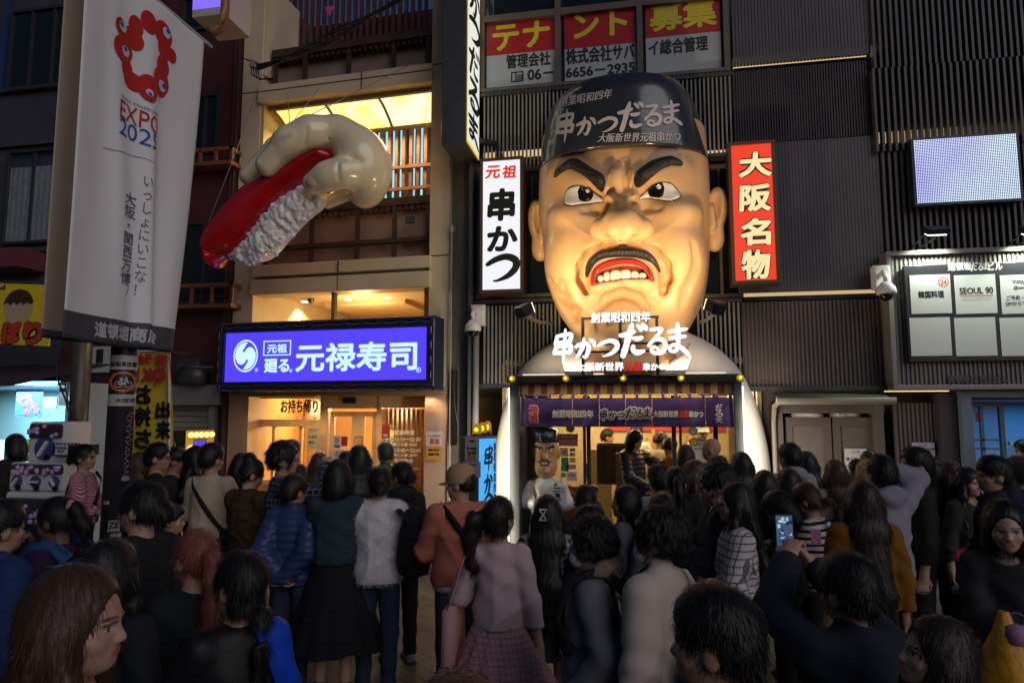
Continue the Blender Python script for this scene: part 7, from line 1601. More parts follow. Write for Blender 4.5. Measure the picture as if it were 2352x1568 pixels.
def hair_mat(col):
    k = tuple(col)
    if k in _hm: return _hm[k]
    m = mat('hair_%d' % len(_hm), col, rough=.42, spec=.42); nt, N, LK, Bs = nodes_of(m)
    tc = N.new('ShaderNodeTexCoord'); mp = N.new('ShaderNodeMapping'); mp.inputs['Scale'].default_value = (330, 330, 14); LK.new(tc.outputs['Object'], mp.inputs[0])
    nz = N.new('ShaderNodeTexNoise'); nz.inputs['Scale'].default_value = 1; nz.inputs['Detail'].default_value = 3; LK.new(mp.outputs[0], nz.inputs['Vector'])
    bp = N.new('ShaderNodeBump'); bp.inputs['Strength'].default_value = .5; bp.inputs['Distance'].default_value = .003; LK.new(nz.outputs[0], bp.inputs['Height']); LK.new(bp.outputs[0], Bs.inputs['Normal'])
    mx = N.new('ShaderNodeMixRGB'); mx.blend_type = 'MULTIPLY'; mx.inputs[0].default_value = .9; mx.inputs[1].default_value = (*[c * 2.0 for c in col], 1); LK.new(nz.outputs[0], mx.inputs[2]); LK.new(mx.outputs[0], Bs.inputs['Base Color'])
    _hm[k] = m; return m
BLK, DKB, BRN, RED, BLD, GRY = (.010, .009, .009), (.020, .013, .010), (.055, .028, .016), (.22, .065, .05), (.34, .22, .10), (.05, .05, .05)
SKA, SKB, SKC = (.44, .25, .17), (.50, .31, .22), (.17, .085, .055)
def fuzz(V, Q, n, ln, w, down, seed, ymax=9):
    """loose fibres standing out of a surface, as thin quads"""
    r = np.random.default_rng(seed); A, B_, C_ = V[Q[:, 0]], V[Q[:, 1]], V[Q[:, 2]]; nn = np.cross(B_ - A, C_ - A); nn /= np.linalg.norm(nn, axis=1)[:, None] + 1e-9
    i = r.integers(0, len(Q), n * 3); i = i[(V[Q[i]].mean(1)[:, 1] < ymax)][:n]; n = len(i); p = V[Q[i]].mean(1); d = nn[i] + r.normal(0, .45, (n, 3)) + np.array([0, 0, -down]); d /= np.linalg.norm(d, axis=1)[:, None]
    L = ln * r.uniform(.4, 1, n)[:, None]; s = np.cross(d, r.normal(0, 1, (n, 3))); s = s / (np.linalg.norm(s, axis=1)[:, None] + 1e-9) * w
    e = p + d * L + np.array([0, 0, -1]) * (L * down * .6); nv = np.stack([p - s, p + s, e + s * .25, e - s * .25], 1).reshape(-1, 3); k = len(V)
    return np.concatenate([V, nv]), np.concatenate([Q, k + np.arange(4 * n).reshape(-1, 4)])
def locks(V, Q, n, ln, w, crown, seed, curl=.12):
    """many fine strands lying on the hair, combed down and away from the crown"""
    r = np.random.default_rng(seed); A, B_, C_ = V[Q[:, 0]], V[Q[:, 1]], V[Q[:, 2]]; nn = np.cross(B_ - A, C_ - A); ar = np.linalg.norm(nn, axis=1); nn /= ar[:, None] + 1e-9
    ar = ar * (V[Q].mean(1)[:, 1] < .055); i = r.choice(len(Q), n, p=ar / ar.sum()); p = V[Q[i]].mean(1) + r.normal(0, .004, (n, 3)); no = nn[i]; g = (p - crown) * np.array([1, 1, .3]); g /= np.linalg.norm(g, axis=1)[:, None] + 1e-9; g[:, 2] -= .9
    t = g - no * (g * no).sum(1)[:, None] + r.normal(0, curl, (n, 3)); t /= np.linalg.norm(t, axis=1)[:, None] + 1e-9
    L = ln * r.uniform(.5, 1.2, n)[:, None]; s = np.cross(t, no); s /= np.linalg.norm(s, axis=1)[:, None] + 1e-9; s *= w; p = p + no * .0015; m = p + t * L * .5 + no * (.0022 + curl * .012); e = p + t * L + no * r.uniform(-.005, .003, n)[:, None]
    nv = np.stack([p - s, p + s, m + s, m - s, e + s * .3, e - s * .3], 1).reshape(-1, 3); k = len(V); b = k + 6 * np.arange(n)[:, None]
    return np.concatenate([V, nv]), np.concatenate([Q, b + np.array([[0, 1, 2, 3]]), b + np.array([[3, 2, 4, 5]])])
def ik(S, W, l1, l2, pole):
    S, W = np.array(S, float), np.array(W, float); d = W - S; D = np.linalg.norm(d); D2 = min(max(D, .06), (l1 + l2) * .995); W = S + d / (D + 1e-9) * D2; d = W - S
    a = (l1 * l1 - l2 * l2 + D2 * D2) / (2 * D2); h = math.sqrt(max(l1 * l1 - a * a, 0)); u = d / D2; p = np.array(pole, float); p = p - u * (p @ u); p /= np.linalg.norm(p) + 1e-9
    return S + u * a + p * h, W
def add_hand(s, W, fd, pn, side, curl=.6, k=.004, sz=1.):
    """palm, four jointed fingers of unequal length and a thumb; fd = finger direction, pn = palm normal (the way the fingers curl)"""
    fd = np.array(fd, float); fd /= np.linalg.norm(fd); pn = np.array(pn, float); pn -= fd * (pn @ fd); pn /= np.linalg.norm(pn) + 1e-9; sd = np.cross(fd, pn) * (1 if side > 0 else -1)
    C = lambda a, b, c: W + (fd * a + sd * b + pn * c) * sz
    s.ell(C(.048, 0, 0), (.05 * sz, .04 * sz, .018 * sz), .012, np.stack([fd, sd, pn], 1)); s.cap(C(-.02, 0, 0), C(.02, 0, 0), .026 * sz, .028 * sz, .015)
    for i, (b, L) in enumerate(((-.031, .074), (-.0105, .086), (.0105, .08), (.031, .062))):
        p = C(.085, b, 0); a = .15; pts = [C(.06, b * .85, 0), p]
        for sg in (.42, .33, .25):
            a += curl * 1.0; p = p + (fd * math.cos(a) + pn * math.sin(a) + sd * b * 1.5) * L * sg * sz; pts.append(p)
        s.chain(pts, [.0105 * sz, .010 * sz, .0092 * sz, .0085 * sz, .0075 * sz], k)
    s.chain([C(.015, -.03, .004), C(.045, -.055, .016), C(.075, -.062, .03), C(.098, -.058, .045)], [.015 * sz, .0125 * sz, .011 * sz, .009 * sz], k)
PRESET = {'down': ((.235, .02, .82), (.4, -1, 0)), 'phone': ((.075, .30, 1.19), (.6, -.2, -1)), 'front': ((.08, .26, 1.03), (.7, -.3, -.8)), 'behind': ((.03, -.17, .93), (1, -.6, 0)), 'bag': ((.19, .12, 1.12), (.6, -1, -.3)), 'cross': ((-.10, .19, 1.13), (.7, .1, -1)), 'pocket': ((.21, .06, .92), (.8, -1, 0))}
PEOPLE = []
skin_m = tint_mat('skin_tint', .55); _b = skin_m.node_tree; _nz = _b.nodes.new('ShaderNodeTexNoise'); _nz.inputs['Scale'].default_value = 240; _bp = _b.nodes.new('ShaderNodeBump'); _bp.inputs['Strength'].default_value = .18; _bp.inputs['Distance'].default_value = .003; _b.links.new(_nz.outputs[0], _bp.inputs['Height']); _b.links.new(_bp.outputs[0], _b.nodes['Principled BSDF'].inputs['Normal']); skin_m.node_tree.nodes['Principled BSDF'].inputs['Subsurface Weight'].default_value = .25; skin_m.node_tree.nodes['Principled BSDF'].inputs['Subsurface Radius'].default_value = (.012, .005, .003); skin_m.node_tree.nodes['Principled BSDF'].inputs['Subsurface Scale'].default_value = 1.0
def person(px, py, d, yaw, label, hair='short', hc=BLK, top=None, pants=None, skirt=None, arms='down', armR=None, armL=None, sex='f', hy=0, hp=0, skin=SKA, h=.012, thick=.016, hem=.92, hood=False, puff=False, fl=0, hl=.35, wide=1., mask=False, glasses=False, capc=None, shoes=(.02, .02, .022), collar=None, lean=0., zbase=0., sleeve=1., shs=None, legs=True, undershirt=None, bangs=False, curl=.55, size=None, palm=None, pleat=None, skl=.45, strands=0, scr=None, smask=(.6, .62, .66)):
    T = at_dist(px, py, d); s_ = (T.z - zbase) / 1.705
    if size: s_ = size
    root = bpy.data.objects.new('person', None); COL.objects.link(root); root.empty_display_size = .1; root['off'] = (0, 0, 0)
    hx, hyy = 0, 0
    root.matrix_world = Matrix.Translation((T.x, T.y, zbase)) @ Matrix.Rotation(YAW - R(yaw), 4, 'Z') @ Matrix.Scale(s_, 4)
    setp(root, label, 'person', 'people crowding the street')
    w = (.87 if sex == 'f' else .97) * wide; thick *= .85
    hw = h / s_ if s_ < .8 else h
    MH = np.array((Matrix.Rotation(-R(hy), 3, 'Z') @ Matrix.Rotation(-R(hp), 3, 'X')))
    NB = np.array([0, .0, 1.50])
    Hp = lambda *p: NB + MH @ np.array(p, float)
    fl_arms = {}
    for sd_, ov in ((1, armR), (-1, armL)):
        pr = ov if ov is not None else arms
        if isinstance(pr, str): (wx, wy, wz), (qx, qy, qz) = PRESET[pr]
        else: (wx, wy, wz), (qx, qy, qz) = pr
        Sx = (sd_ * .162 * w, -.008, 1.362); E, W = ik(Sx, (sd_ * wx, wy, wz), .285, .25, (sd_ * qx, qy, qz)); fl_arms[sd_] = (np.array(Sx), E, W)
    # body: one continuous surface
    s = SDF()
    s.ell(Hp(0, -.012, .095), (.074, .092, .098), .03, MH); s.ell(Hp(0, .022, .055), (.062, .070, .09), .03, MH); s.ell(Hp(0, .034, .002), (.047, .05, .046), .03, MH); s.ell(Hp(0, .064, -.018), (.019, .018, .017), .02, MH)
    s.cap(Hp(0, .082, .066), Hp(0, .099, .036), .008, .0115, .010)
    for q in (-1, 1):
        s.ell(Hp(q * .010, .093, .033), (.0085, .010, .0085), .006, MH); s.ell(Hp(q * .027, .076, .080), (.026, .013, .009), .012, MH); s.ell(Hp(q * .040, .055, .038), (.025, .024, .024), .02, MH); s.ell(Hp(q * .075, -.012, .055), (.012, .023, .033), .008, MH)
        s.ell(Hp(q * .031, .096, .063), (.019, .016, .011), .010, MH, sub=True)
    s.cap(Hp(-.017, .084, .006), Hp(.017, .084, .006), .0075, .0075, .008); s.cap(Hp(-.022, .092, .0075), Hp(.022, .092, .0075), .0022, .0022, .003, sub=True)
    s.cap((0, -.02, 1.36), Hp(0, -.012, .02), .056 if sex == 'm' else .050, .05 if sex == 'm' else .046, .03)
    s.ell((0, -.005, 1.24), (.14 * w, .085, .17), .05); s.ell((0, 0, 1.0), (.13 * w, .085, .2), .06)
    for q in (-1, 1):
        Sx, E, W = fl_arms[q]; s.cap((0, -.01, 1.38), Sx, .05, .05, .04); s.chain([Sx, E, W], [.046, .038, .028], .02)
        if legs: s.chain([(q * .085, 0, .9), (q * .092, .015, .48), (q * .095, -.01, .09)], [.078, .055, .038], .03); s.cap((q * .095, -.02, .05), (q * .10, .12, .03), .035, .03, .02)
        fd = W - E; pn = np.array(palm if palm is not None else (-q, .3, 0)) * np.array([q if palm is not None else 1, 1, 1]); add_hand(s, W, fd, pn, q, curl)
    lo = None if legs else (-.5, -.55, .62); 
    kw = {} if legs else {'lo': (-.48, -.4, .7), 'hi': (.48, .62, 1.78)}
    sk = np.array(skin)
    def tint(V):
        c = np.tile(sk, (len(V), 1)); L = (V - NB) @ MH; x, y, z = np.abs(L[:, 0]), L[:, 1], L[:, 2]
        f = y > .045
        c[f & (z > -.004) & (z < .017) & (x < .024) & (y > .075)] = sk * np.array([.95, .55, .6])
        e = f & (((x - .031) / .017) ** 2 + ((z - .062) / .0062) ** 2 < 1); c[e] = (.42, .40, .38)
        c[f & (((x - .031) / .0066) ** 2 + ((z - .062) / .0070) ** 2 < 1)] = (.012, .01, .01); c[f & (np.abs(z - .073) < .0028) & (np.abs(x - .031) < .019)] = (.03, .02, .015)
        if hair != 'bald': c[f & (np.abs(z - .088 + .15 * np.abs(x - .032)) < .0036) & (np.abs(x - .032) < .020)] = np.array(hc) * 1.4
        else: c[(np.abs(z - .09) < .004) & f & (np.abs(x - .032) < .02)] = sk * .4
        return c
    V, Q = nets(*s.field(hw, **kw)); me = np_mesh('body', V, Q); a = me.color_attributes.new('tint', 'FLOAT_COLOR', 'POINT'); cc = np.ones((len(V), 4), np.float32); cc[:, :3] = tint(V); a.data.foreach_set('color', cc.ravel())
    link_mesh('body', me, skin_m, root)
    # upper garment
    th = thick; top = top or cloth('black', (.014, .014, .016)); s = SDF()
    s.ell((0, -.004, 1.25), (.152 * w + th, .100 + th, .19), .05); s.ell((0, .004, 1.06), (.142 * w + th, .100 + th, .22), .08); s.ell((0, 0, hem + .06), (.156 * (w + .06) + th, .112 + th, .16), .08)
    for q in (-1, 1):
        Sx, E, W = fl_arms[q]; s.cap((0, -.014, 1.378), Sx + np.array([-q * .012, -.002, .0]), .046 + th, .044 + th, .04)
        We = E + (W - E) * sleeve if sleeve <= 1 else W
        if sleeve > 0: s.chain([Sx, E, We], [.052 + th, .043 + th, .034 + th], .025)
        else: s.cap(Sx, Sx + (E - Sx) * .7, .052 + th, .055 + th, .025)
    if hood: s.ell((0, -.095, 1.435), (.115, .06, .075), .04); s.chain([(-.085, -.03, 1.44), (0, -.10, 1.45), (.085, -.03, 1.44), (.05, .06, 1.40)], [.03, .04, .03, .022], .03); s.chain([(-.085, -.03, 1.44), (-.05, .06, 1.40)], [.03, .022], .03)
    if collar: s.cap((0, -.015, 1.40), (0, -.008, 1.40 + collar), .062, .058, .02)
    s.cap((0, .03, 1.42), (0, .05, 1.55), .055, .07, .012, sub=True) if not hood else None
    ph = (px * .37) % 6
    def folds(F, X, Y, Z):
        if puff: d_ = .009 * (np.abs(np.sin(Z * 3.14159 / .062)) - .55) * -1
        else: 
            r1 = 1 - np.abs(np.sin(8 * Z + 6 * np.sign(X) * X + 2.2 * np.sin(5 * X + 4 * Z + ph))); r2 = 1 - np.abs(np.sin(5 * Z - 11 * X + 1.8 * np.sin(7 * Z + ph) + 3 * Y))
            d_ = (-.014 * r1 ** 2 - .012 * r2 ** 2.5) * np.clip((1.40 - Z) * 4, .1, 1) + .003 * np.sin(31 * X + 9 * np.sin(6 * Z + ph))
        return (F + d_).astype(np.float32)
    x_ = .60; V, Q = nets(*s.field(max(hw, .010), lo=(-x_, -.45, hem), hi=(x_, .62, 1.85), post=folds))
    if fl: V, Q = fuzz(V, Q, int(fl * 2), .03, .0012, .25, int(px))
    topo = link_mesh('jacket' if (hood or puff or collar) else 'top', np_mesh('top', V, Q), top, root)
    if undershirt is not None:
        s = SDF(); s.ell((0, 0, hem - .0), (.150 * (w + .06) + th, .106 + th, .1), .02); V, Q = nets(*s.field(.016, lo=(-.4, -.3, hem - .05), hi=(.4, .3, hem + .05))); link_mesh('undershirt', np_mesh('us', V, Q), undershirt, root)
    # lower garment
    if legs:
        pants = pants or cloth('dark_trousers', (.016, .017, .02))
        if skirt is None:
            s = SDF(); s.ell((0, 0, .92), (.158 * (w + .04), .112, .13), .04)
            for q in (-1, 1): s.chain([(q * .085, 0, .88), (q * .095, .015, .48), (q * .097, -.008, .07)], [.092, .068, .056], .03)
            fo = lambda F, X, Y, Z: (F + .004 * np.sin(40 * Z + 8 * np.sin(14 * X)) * np.clip((.6 - Z) * 3, .2, 1)).astype(np.float32)
            V, Q = nets(*s.field(.014, lo=(-.35, -.3, .055), hi=(.35, .3, 1.05), post=fo)); link_mesh('trousers', np_mesh('tr', V, Q), pants, root)
        else:
            zb, fl_, mt = skirt; n, m_ = 72, 14; vs = []
            for j in range(m_ + 1):
                t = j / m_; z = .98 - (.98 - zb) * t
                for i in range(n): an = 2 * math.pi * i / n; pl = 1 + (pleat or .05) * t * math.sin(an * 14) + .03 * t * math.sin(an * 3 + 1); rx_ = (.150 + fl_ * t) * pl; vs.append((rx_ * math.cos(an), (.115 + fl_ * .8 * t) * pl * math.sin(an), z + .01 * t * math.sin(an * 5)))
            mb = MB(); mb.add(vs, [(j * n + i, j * n + (i + 1) % n, (j + 1) * n + (i + 1) % n, (j + 1) * n + i) for j in range(m_) for i in range(n)]); mb.add([(v[0] * .97, v[1] * .97, v[2]) for v in vs[-n:]] + [(0, 0, .9)], [(i, (i + 1) % n, n) for i in range(n)]); mb.build('skirt', mt, root, True)
        for q in (-1, 1):
            s = SDF(); s.ell((q * .098, .045, .035), (.046, .13, .05), .02); s.cap((q * .097, -.02, .04), (q * .097, -.015, .1), .045, .043, .03); s.box((q * .098, .045, .012), (.046, .13, .014), .01, .01); V, Q = nets(*s.field(.012, lo=(q * .098 - .1, -.16, 0.0), hi=(q * .098 + .1, .24, .13))); link_mesh('shoe', np_mesh('sh', V, Q), cloth('shoe_%d' % int(shoes[0] * 1000), shoes, rough=.5), root)
    # hair
    if hair != 'bald':
        s = SDF(); big = hair in ('long', 'bob', 'curly', 'fluff'); e = .003 if big else -.003
        s.ell(Hp(0, -.017, .098), (.086 + e, .106 + e, .110 + e * .6), .02, MH)
        if hair in ('short', 'curly'): s.ell(Hp(0, .0, .135), (.084 + e, .098 + e, .078 + e), .03, MH); s.ell(Hp(0, -.07, .07), (.07, .05, .085), .03, MH)
        if hair == 'fluff': s.ell(Hp(0, -.02, .09), (.108, .115, .125), .03, MH)
        if hair == 'bob': s.ell(Hp(0, -.03, .03), (.100, .098, .115), .03, MH); s.ell(Hp(0, -.03, -.03), (.098, .085, .08), .03, MH)
        if hair == 'long':
            s.ell(Hp(0, -.035, .04), (.098, .09, .12), .03, MH); L = hl
            s.chain([Hp(0, -.065, .03), (0, -.10, 1.40), (0, -.135 - th, 1.40 - L * .5), (0, -.125 - th, 1.42 - L)], [.062, .056, .05, .034], .04, flat=(1.75, .72, 1))
            for q in (-1, 1): s.chain([Hp(q * .078, .0, .06), Hp(q * .085, .02, -.05), (q * .10, .03, 1.36), (q * .10, .075, 1.40 - L * .55)], [.028, .03, .032, .018], .025)
        if hair == 'pony': s.chain([Hp(0, -.09, .10), Hp(0, -.145, .09), Hp(0, -.165, .0), (MH @ np.array([0, -.16, 0]) + np.array([0, 0, 1.42 - hl * .45])), (MH @ np.array([0, -.14, 0]) + np.array([0, 0, 1.46 - hl]))], [.03, .034, .038, .036, .014], .02)
        if hair == 'lowpony': s.ell(Hp(0, -.05, .0), (.07, .05, .07), .03, MH); s.chain([Hp(0, -.09, -.01), Hp(0, -.125, -.03), Hp(0, -.125, -.12), Hp(0, -.12, -.06 - hl)], [.03, .036, .034, .012], .02)
        if hair == 'sidepony': s.ell(Hp(0, -.045, .0), (.072, .055, .08), .03, MH); s.ell(Hp(0, -.05, -.06), (.055, .045, .06), .03, MH)
        if hair == 'sidepony': s.chain([Hp(-.06, -.07, .09), Hp(-.115, -.09, .07), Hp(-.15, -.08, -.03), Hp(-.13, -.07, -.20), Hp(-.10, -.06, -.27)], [.03, .046, .055, .05, .02], .03)
        if hair == 'bun': s.ell(Hp(0, -.075, .195), (.052, .05, .045), .02, MH)
        if hair == 'backbun': s.ell(Hp(0, -.118, .06), (.048, .042, .045), .02, MH)
        # face opening
        if hair in ('short', 'curly', 'fluff'):
            s.ell(Hp(0, .105, .02 if not bangs else .0), (.074, .085, .105), .012, MH, sub=True); s.ell(Hp(0, -.01, -.075), (.13, .15, .10), .02, MH, sub=True)
            for q in (-1, 1): s.ell(Hp(q * .088, .012, .03), (.028, .05, .055), .012, MH, sub=True)
        else:
            s.ell(Hp(0, .112, .03 if not bangs else .005), (.073 if hair in ('long', 'bob') else .078, .09, .115), .012, MH, sub=True)
            if hair not in ('long', 'bob'):
                s.ell(Hp(0, .0, -.085), (.13, .16, .085), .02, MH, sub=True)
                for q in (-1, 1): s.ell(Hp(q * .09, .015, .03), (.026, .05, .055), .012, MH, sub=True)
        am = .007 if hair in ('curly', 'fluff') else .0009
        def strand(F, X, Y, Z):
            an = np.arctan2(X, -(Y + .0)); return (F + am * (np.sin(an * (27 if am < .005 else 16) + 3 * np.sin(Z * 17 + px)) + (.8 * np.sin(an * 61 + 5 * np.sin(Z * 9)) if am < .005 else 0)) * (1 if am < .005 else np.sin(Z * 70 + 4 * np.sin(an * 5)))).astype(np.float32)
        V, Q = nets(*s.field(min(hw, .010), post=strand)); V, Q = (V, Q) if capc is not None else locks(V, Q, (6000 if hw < .0072 else 3500 if hw < .0096 else 1600), .032 if hair in ('short', 'curly', 'fluff') else .055, .0007 if hw < .0072 else .0010 if hw < .0096 else .0014, Hp(0, -.03, .2), int(px * 3), .09 if hair not in ('curly', 'fluff') else .3); strands = min(strands, 900); V, Q = fuzz(V, Q, 40 if capc is not None else strands or (420 if hair not in ('curly', 'fluff') else 900), .035 if hair not in ('curly', 'fluff') else .028, .0008, .9 if hair not in ('curly', 'fluff') else 0, int(px + py), .035); 
        ho = link_mesh('hair', np_mesh('hair', V, Q), hair_mat(hc), root)
        if scr is not None:
            s = SDF(); c0 = {'sidepony': (-.10, -.085, .085), 'pony': (0, -.125, .10), 'lowpony': (0, -.115, -.02)}.get(hair, (0, -.1, .05)); 
            for k in range(9): an = k * .698; s.ell(Hp(c0[0], c0[1], c0[2]) + MH @ np.array([.030 * math.cos(an) * (.5 if hair == 'sidepony' else 1), .015 * math.sin(an * 2), .032 * math.sin(an)]), (.018, .018, .018), .006)
            sdf_obj('hair_tie', s, .008, scr, ho)
    def to_head(mb): mb.v = [tuple(Hp(*v)) for v in mb.v]; return mb
    if capc is not None:
        mb = MB(); n = 20; prof = [(.094, .075), (.099, .10), (.094, .15), (.076, .19), (.045, .208), (.008, .213)]
        mb.add([(r_ * math.cos(2 * math.pi * j / n), -.012 + r_ * 1.12 * math.sin(2 * math.pi * j / n), z) for r_, z in prof for j in range(n)], [(i * n + j, i * n + (j + 1) % n, (i + 1) * n + (j + 1) % n, (i + 1) * n + j) for i in range(len(prof) - 1) for j in range(n)] + [tuple((len(prof) - 1) * n + j for j in range(n))]); to_head(mb); co = mb.build('cap', capc, root, True)
        mb = MB(); vs = []
        for i in range(13):
            t = -1.15 + 2.3 * i / 12; c_, s2 = math.sin(t), math.cos(t); vs += [(.094 * c_, -.012 + .105 * s2, .085), (.092 * c_, -.012 + .105 * s2 + .075 * max(0, s2) ** .7, .062 + .006 * s2)]
        k = len(vs); mb.add(vs + [(x, y, z + .006) for x, y, z in vs], [(2 * i, 2 * i + 2, 2 * i + 3, 2 * i + 1) for i in range(12)] + [(k + 2 * i + 1, k + 2 * i + 3, k + 2 * i + 2, k + 2 * i) for i in range(12)] + [(2 * i + 1, 2 * i + 3, k + 2 * i + 3, k + 2 * i + 1) for i in range(12)]); to_head(mb); mb.build('brim', capc, co, True)
    if mask:
        s = SDF(); s.ell(Hp(0, .058, .008), (.052, .052, .048), .01, MH); s.ell(Hp(0, .035, .0), (.042, .045, .045), .0, MH, sub=True); s.box(Hp(0, -.05, 0), (.1, .085, .1), .0, .0, MH, sub=True)
        o = sdf_obj('face_mask', s, .007, cloth('mask_%d' % int(smask[0] * 999), smask, rough=.8, bump=.0), root)
        mb = MB()
        for q in (-1, 1): mb.tube([(q * .046, .062, .035), (q * .068, .02, .05), (q * .078, -.02, .06)], .0018, 4); mb.tube([(q * .046, .06, -.02), (q * .066, .02, .02), (q * .078, -.022, .05)], .0018, 4)
        to_head(mb).build('ear_loop', cloth('mask_%d' % int(smask[0] * 999), smask), o)
    if glasses:
        mb = MB()
        for q in (-1, 1): mb.tube([(q * .031 + .022 * math.cos(a_), .102, .062 + .018 * math.sin(a_)) for a_ in np.linspace(0, 6.283, 15)], .0022, 5); mb.tube([(q * .053, .100, .066), (q * .072, .06, .066), (q * .078, -.02, .062)], .0022, 5)
        mb.tube([(-.009, .104, .066), (.009, .104, .066)], .002, 5); to_head(mb).build('glasses', black, root)
    root['s'] = s_; PEOPLE.append(root); return root, fl_arms
def w2(root, p): return root.matrix_world @ Vector(p)
def bag_thing(name, label, cat, root, parts, group='bags carried in the crowd'):
    t = bpy.data.objects.new(name, None); COL.objects.link(t); t.matrix_world = root.matrix_world.copy(); t['off'] = (0, 0, 0); setp(t, label, cat, group)
    for nm, mb, m in parts: mb.build(nm, m, t, nm in ('pouch', 'strap', 'body', 'sack'))
    return t
def strap_pts(a, b, off=.0, n=14, back=True):
    """band over the back (or chest) from shoulder point a to hip point b"""
    out = []
    for i in range(n + 1):
        t = i / n; x = a[0] + (b[0] - a[0]) * t; z = a[1] + (b[1] - a[1]) * t; y = .122 * math.sqrt(max(.02, 1 - (x / .205) ** 2)) + .018 + off
        if z > 1.36: y *= max(.3, 1 - (z - 1.36) * 7)
        out.append((x, -y if back else y, z))
    return out
def band(pts, w, t=.006):
    mb = MB(); pts = [Vector(p) for p in pts]; n = len(pts); vs = []
    for i, p in enumerate(pts):
        d = (pts[min(i + 1, n - 1)] - pts[max(i - 1, 0)]).normalized(); o = Vector((p.x, p.y, 0)).normalized(); s = d.cross(o).normalized() * w / 2; vs += [p - s, p + s, p + s + o * t, p - s + o * t]
    mb.add(vs, [(4 * i + j, 4 * i + (j + 1) % 4, 4 * i + 4 + (j + 1) % 4, 4 * i + 4 + j) for i in range(n - 1) for j in range(4)]); return mb
def crossbody(root, label, m, a=(-.13, 1.42), b=(.18, .98), wd=.035, pouch=False):
    mb = band(strap_pts(a, b), wd); parts = [('strap', mb, m)]
    front = band([(x, -y - .0, z) for x, y, z in strap_pts(a, b)], wd); mb.add(front.v, front.f)
    s = MB(); s.bbox((b[0] * 1.05, .0, b[1] - .06), .07, .2, .16); parts.append(('pouch', s, m)); return bag_thing('crossbody_bag', label, 'bag', root, parts)
def phone(root, label, p, rot, lit=True, col=(.25, .55, .9), es=.9):
    t = bpy.data.objects.new('phone', None); COL.objects.link(t); t.matrix_world = root.matrix_world @ Matrix.Translation(p) @ Euler(rot).to_matrix().to_4x4(); t['off'] = (0, 0, 0); setp(t, label, 'phone', 'phones held in the crowd')
    MB().box(-.038, .038, 0, .009, -.078, .078).build('case', mat('phone_black', (.012, .012, .014), rough=.3), t, bevel=.004)
    if lit:
        m = glow('screen_%s' % label[:12], col, es, False); MB().box(-.034, .034, -.0012, -.0005, -.072, .072).build('screen', m, t)
    else: MB().box(-.034, .034, -.0012, -.0005, -.072, .072).build('screen', mat('screen_off', (.01, .01, .012), rough=.05), t)
    return t
# ---------------------------------------------------------------- the crowd (pixel of the crown, distance, facing: 0 = away, 90 = to the picture's right, -90 = to its left)
cl = cloth
c_black = cl('black', (.014, .014, .016)); c_navy = cl('navy', (.014, .018, .035)); c_char = cl('charcoal', (.03, .03, .034)); c_grey = cl('grey_marl', (.20, .20, .23)); c_dgrey = cl('dark_grey', (.07, .07, .075)); c_jean = cl('denim', (.028, .04, .075)); c_ljean = cl('grey_jean', (.06, .065, .08)); c_brown = cl('brown', (.07, .04, .025))
pers = person
# --- left part of the street
pers(38, 996, 8.3, -80, 'woman with dark hair in the arcade stall behind the capsule machines', 'bob', BLK, top=c_black, sex='f', hp=15, legs=False, h=.014)
p, _ = pers(197, 1019, 7.0, 75, 'woman in a pink and white chevron striped top beside the capsule machines', 'backbun', BLK, top=cl('chevron', (.50, .40, .42), 'zigzag', (.38, .03, .09)), hy=10, sleeve=.35, wide=1.12, skin=SKA, arms='front', h=.011)
crossbody(p, 'black crossbody strap and pouch of the woman in chevron stripes', c_black)
pers(8, 1150, 3.3, 30, 'person in a royal blue hooded jacket cut by the picture edge', 'short', BLK, top=cl('royal_hood', (.012, .035, .12)), hood=True, thick=.035, h=.010, sex='m')
p, _ = pers(140, 1139, 3.75, -80, 'woman in a purple jacket with a ponytail resting her chin on her hand', 'pony', BLK, top=cl('purple', (.035, .014, .045)), hp=22, skin=SKC, armR=((.03, .20, 1.42), (.8, -.3, -1)), armL=((.06, .20, 1.10), (.6, .2, -1)), h=.007, thick=.02, hl=.5, scr=cl('peach', (.55, .25, .18)), curl=1.0, strands=700)
bag_thing('backpack', 'blue backpack strap and pack of the woman in the purple jacket', 'backpack', p, [('body', MB().bbox((0, -.23, 1.16), .30, .16, .42), cl('pack_blue', (.02, .07, .2)))] + [('strap', band([(q * .11, -.17, 1.38), (q * .12, -.07, 1.455), (q * .13, .07, 1.43), (q * .13, .15, 1.30)], .07), cl('pack_blue', (.02, .07, .2))) for q in (-1, 1)])
p, _ = pers(326, 1103, 3.45, -78, 'man with a small bun and glasses in a black jacket before the pole', 'backbun', BLK, top=c_black, sex='m', hy=-6, glasses=True, h=.007, wide=1.08, thick=.025, strands=500, skin=SKA)
pers(398, 1158, 5.0, 80, 'boy with cropped dark hair glimpsed behind the pink haired woman', 'short', BLK, top=c_black, sex='m', h=.010)
pers(64, 1207, 4.0, 10, 'child with black hair standing low before the capsule machines', 'short', BLK, top=c_black, h=.012)
pers(262, 1235, 2.55, 15, 'woman with straight black hair down her dark jacket before the man with a bun', 'long', BLK, top=cl('dark_teal', (.012, .016, .022)), h=.008, hl=.6, strands=900)
pers(451, 1213, 2.95, -38, 'woman with pink copper ponytail in a black and teal jacket', 'pony', RED, top=cl('black_teal', (.012, .018, .022)), hy=-14, h=.008, hl=.62, strands=900, skin=SKA)
p, fa = pers(551, 1262, 2.5, -42, 'woman with a low ponytail in a black shirt with bright blue raglan shoulder', 'lowpony', BLK, top=cl('raglan', (.008, .008, .010), 'block', (.008, .06, .55), rough=.5), hy=-18, h=.007, thick=.02, strands=900, armL=((.16, .28, 1.0), (.6, -.4, -.6)))
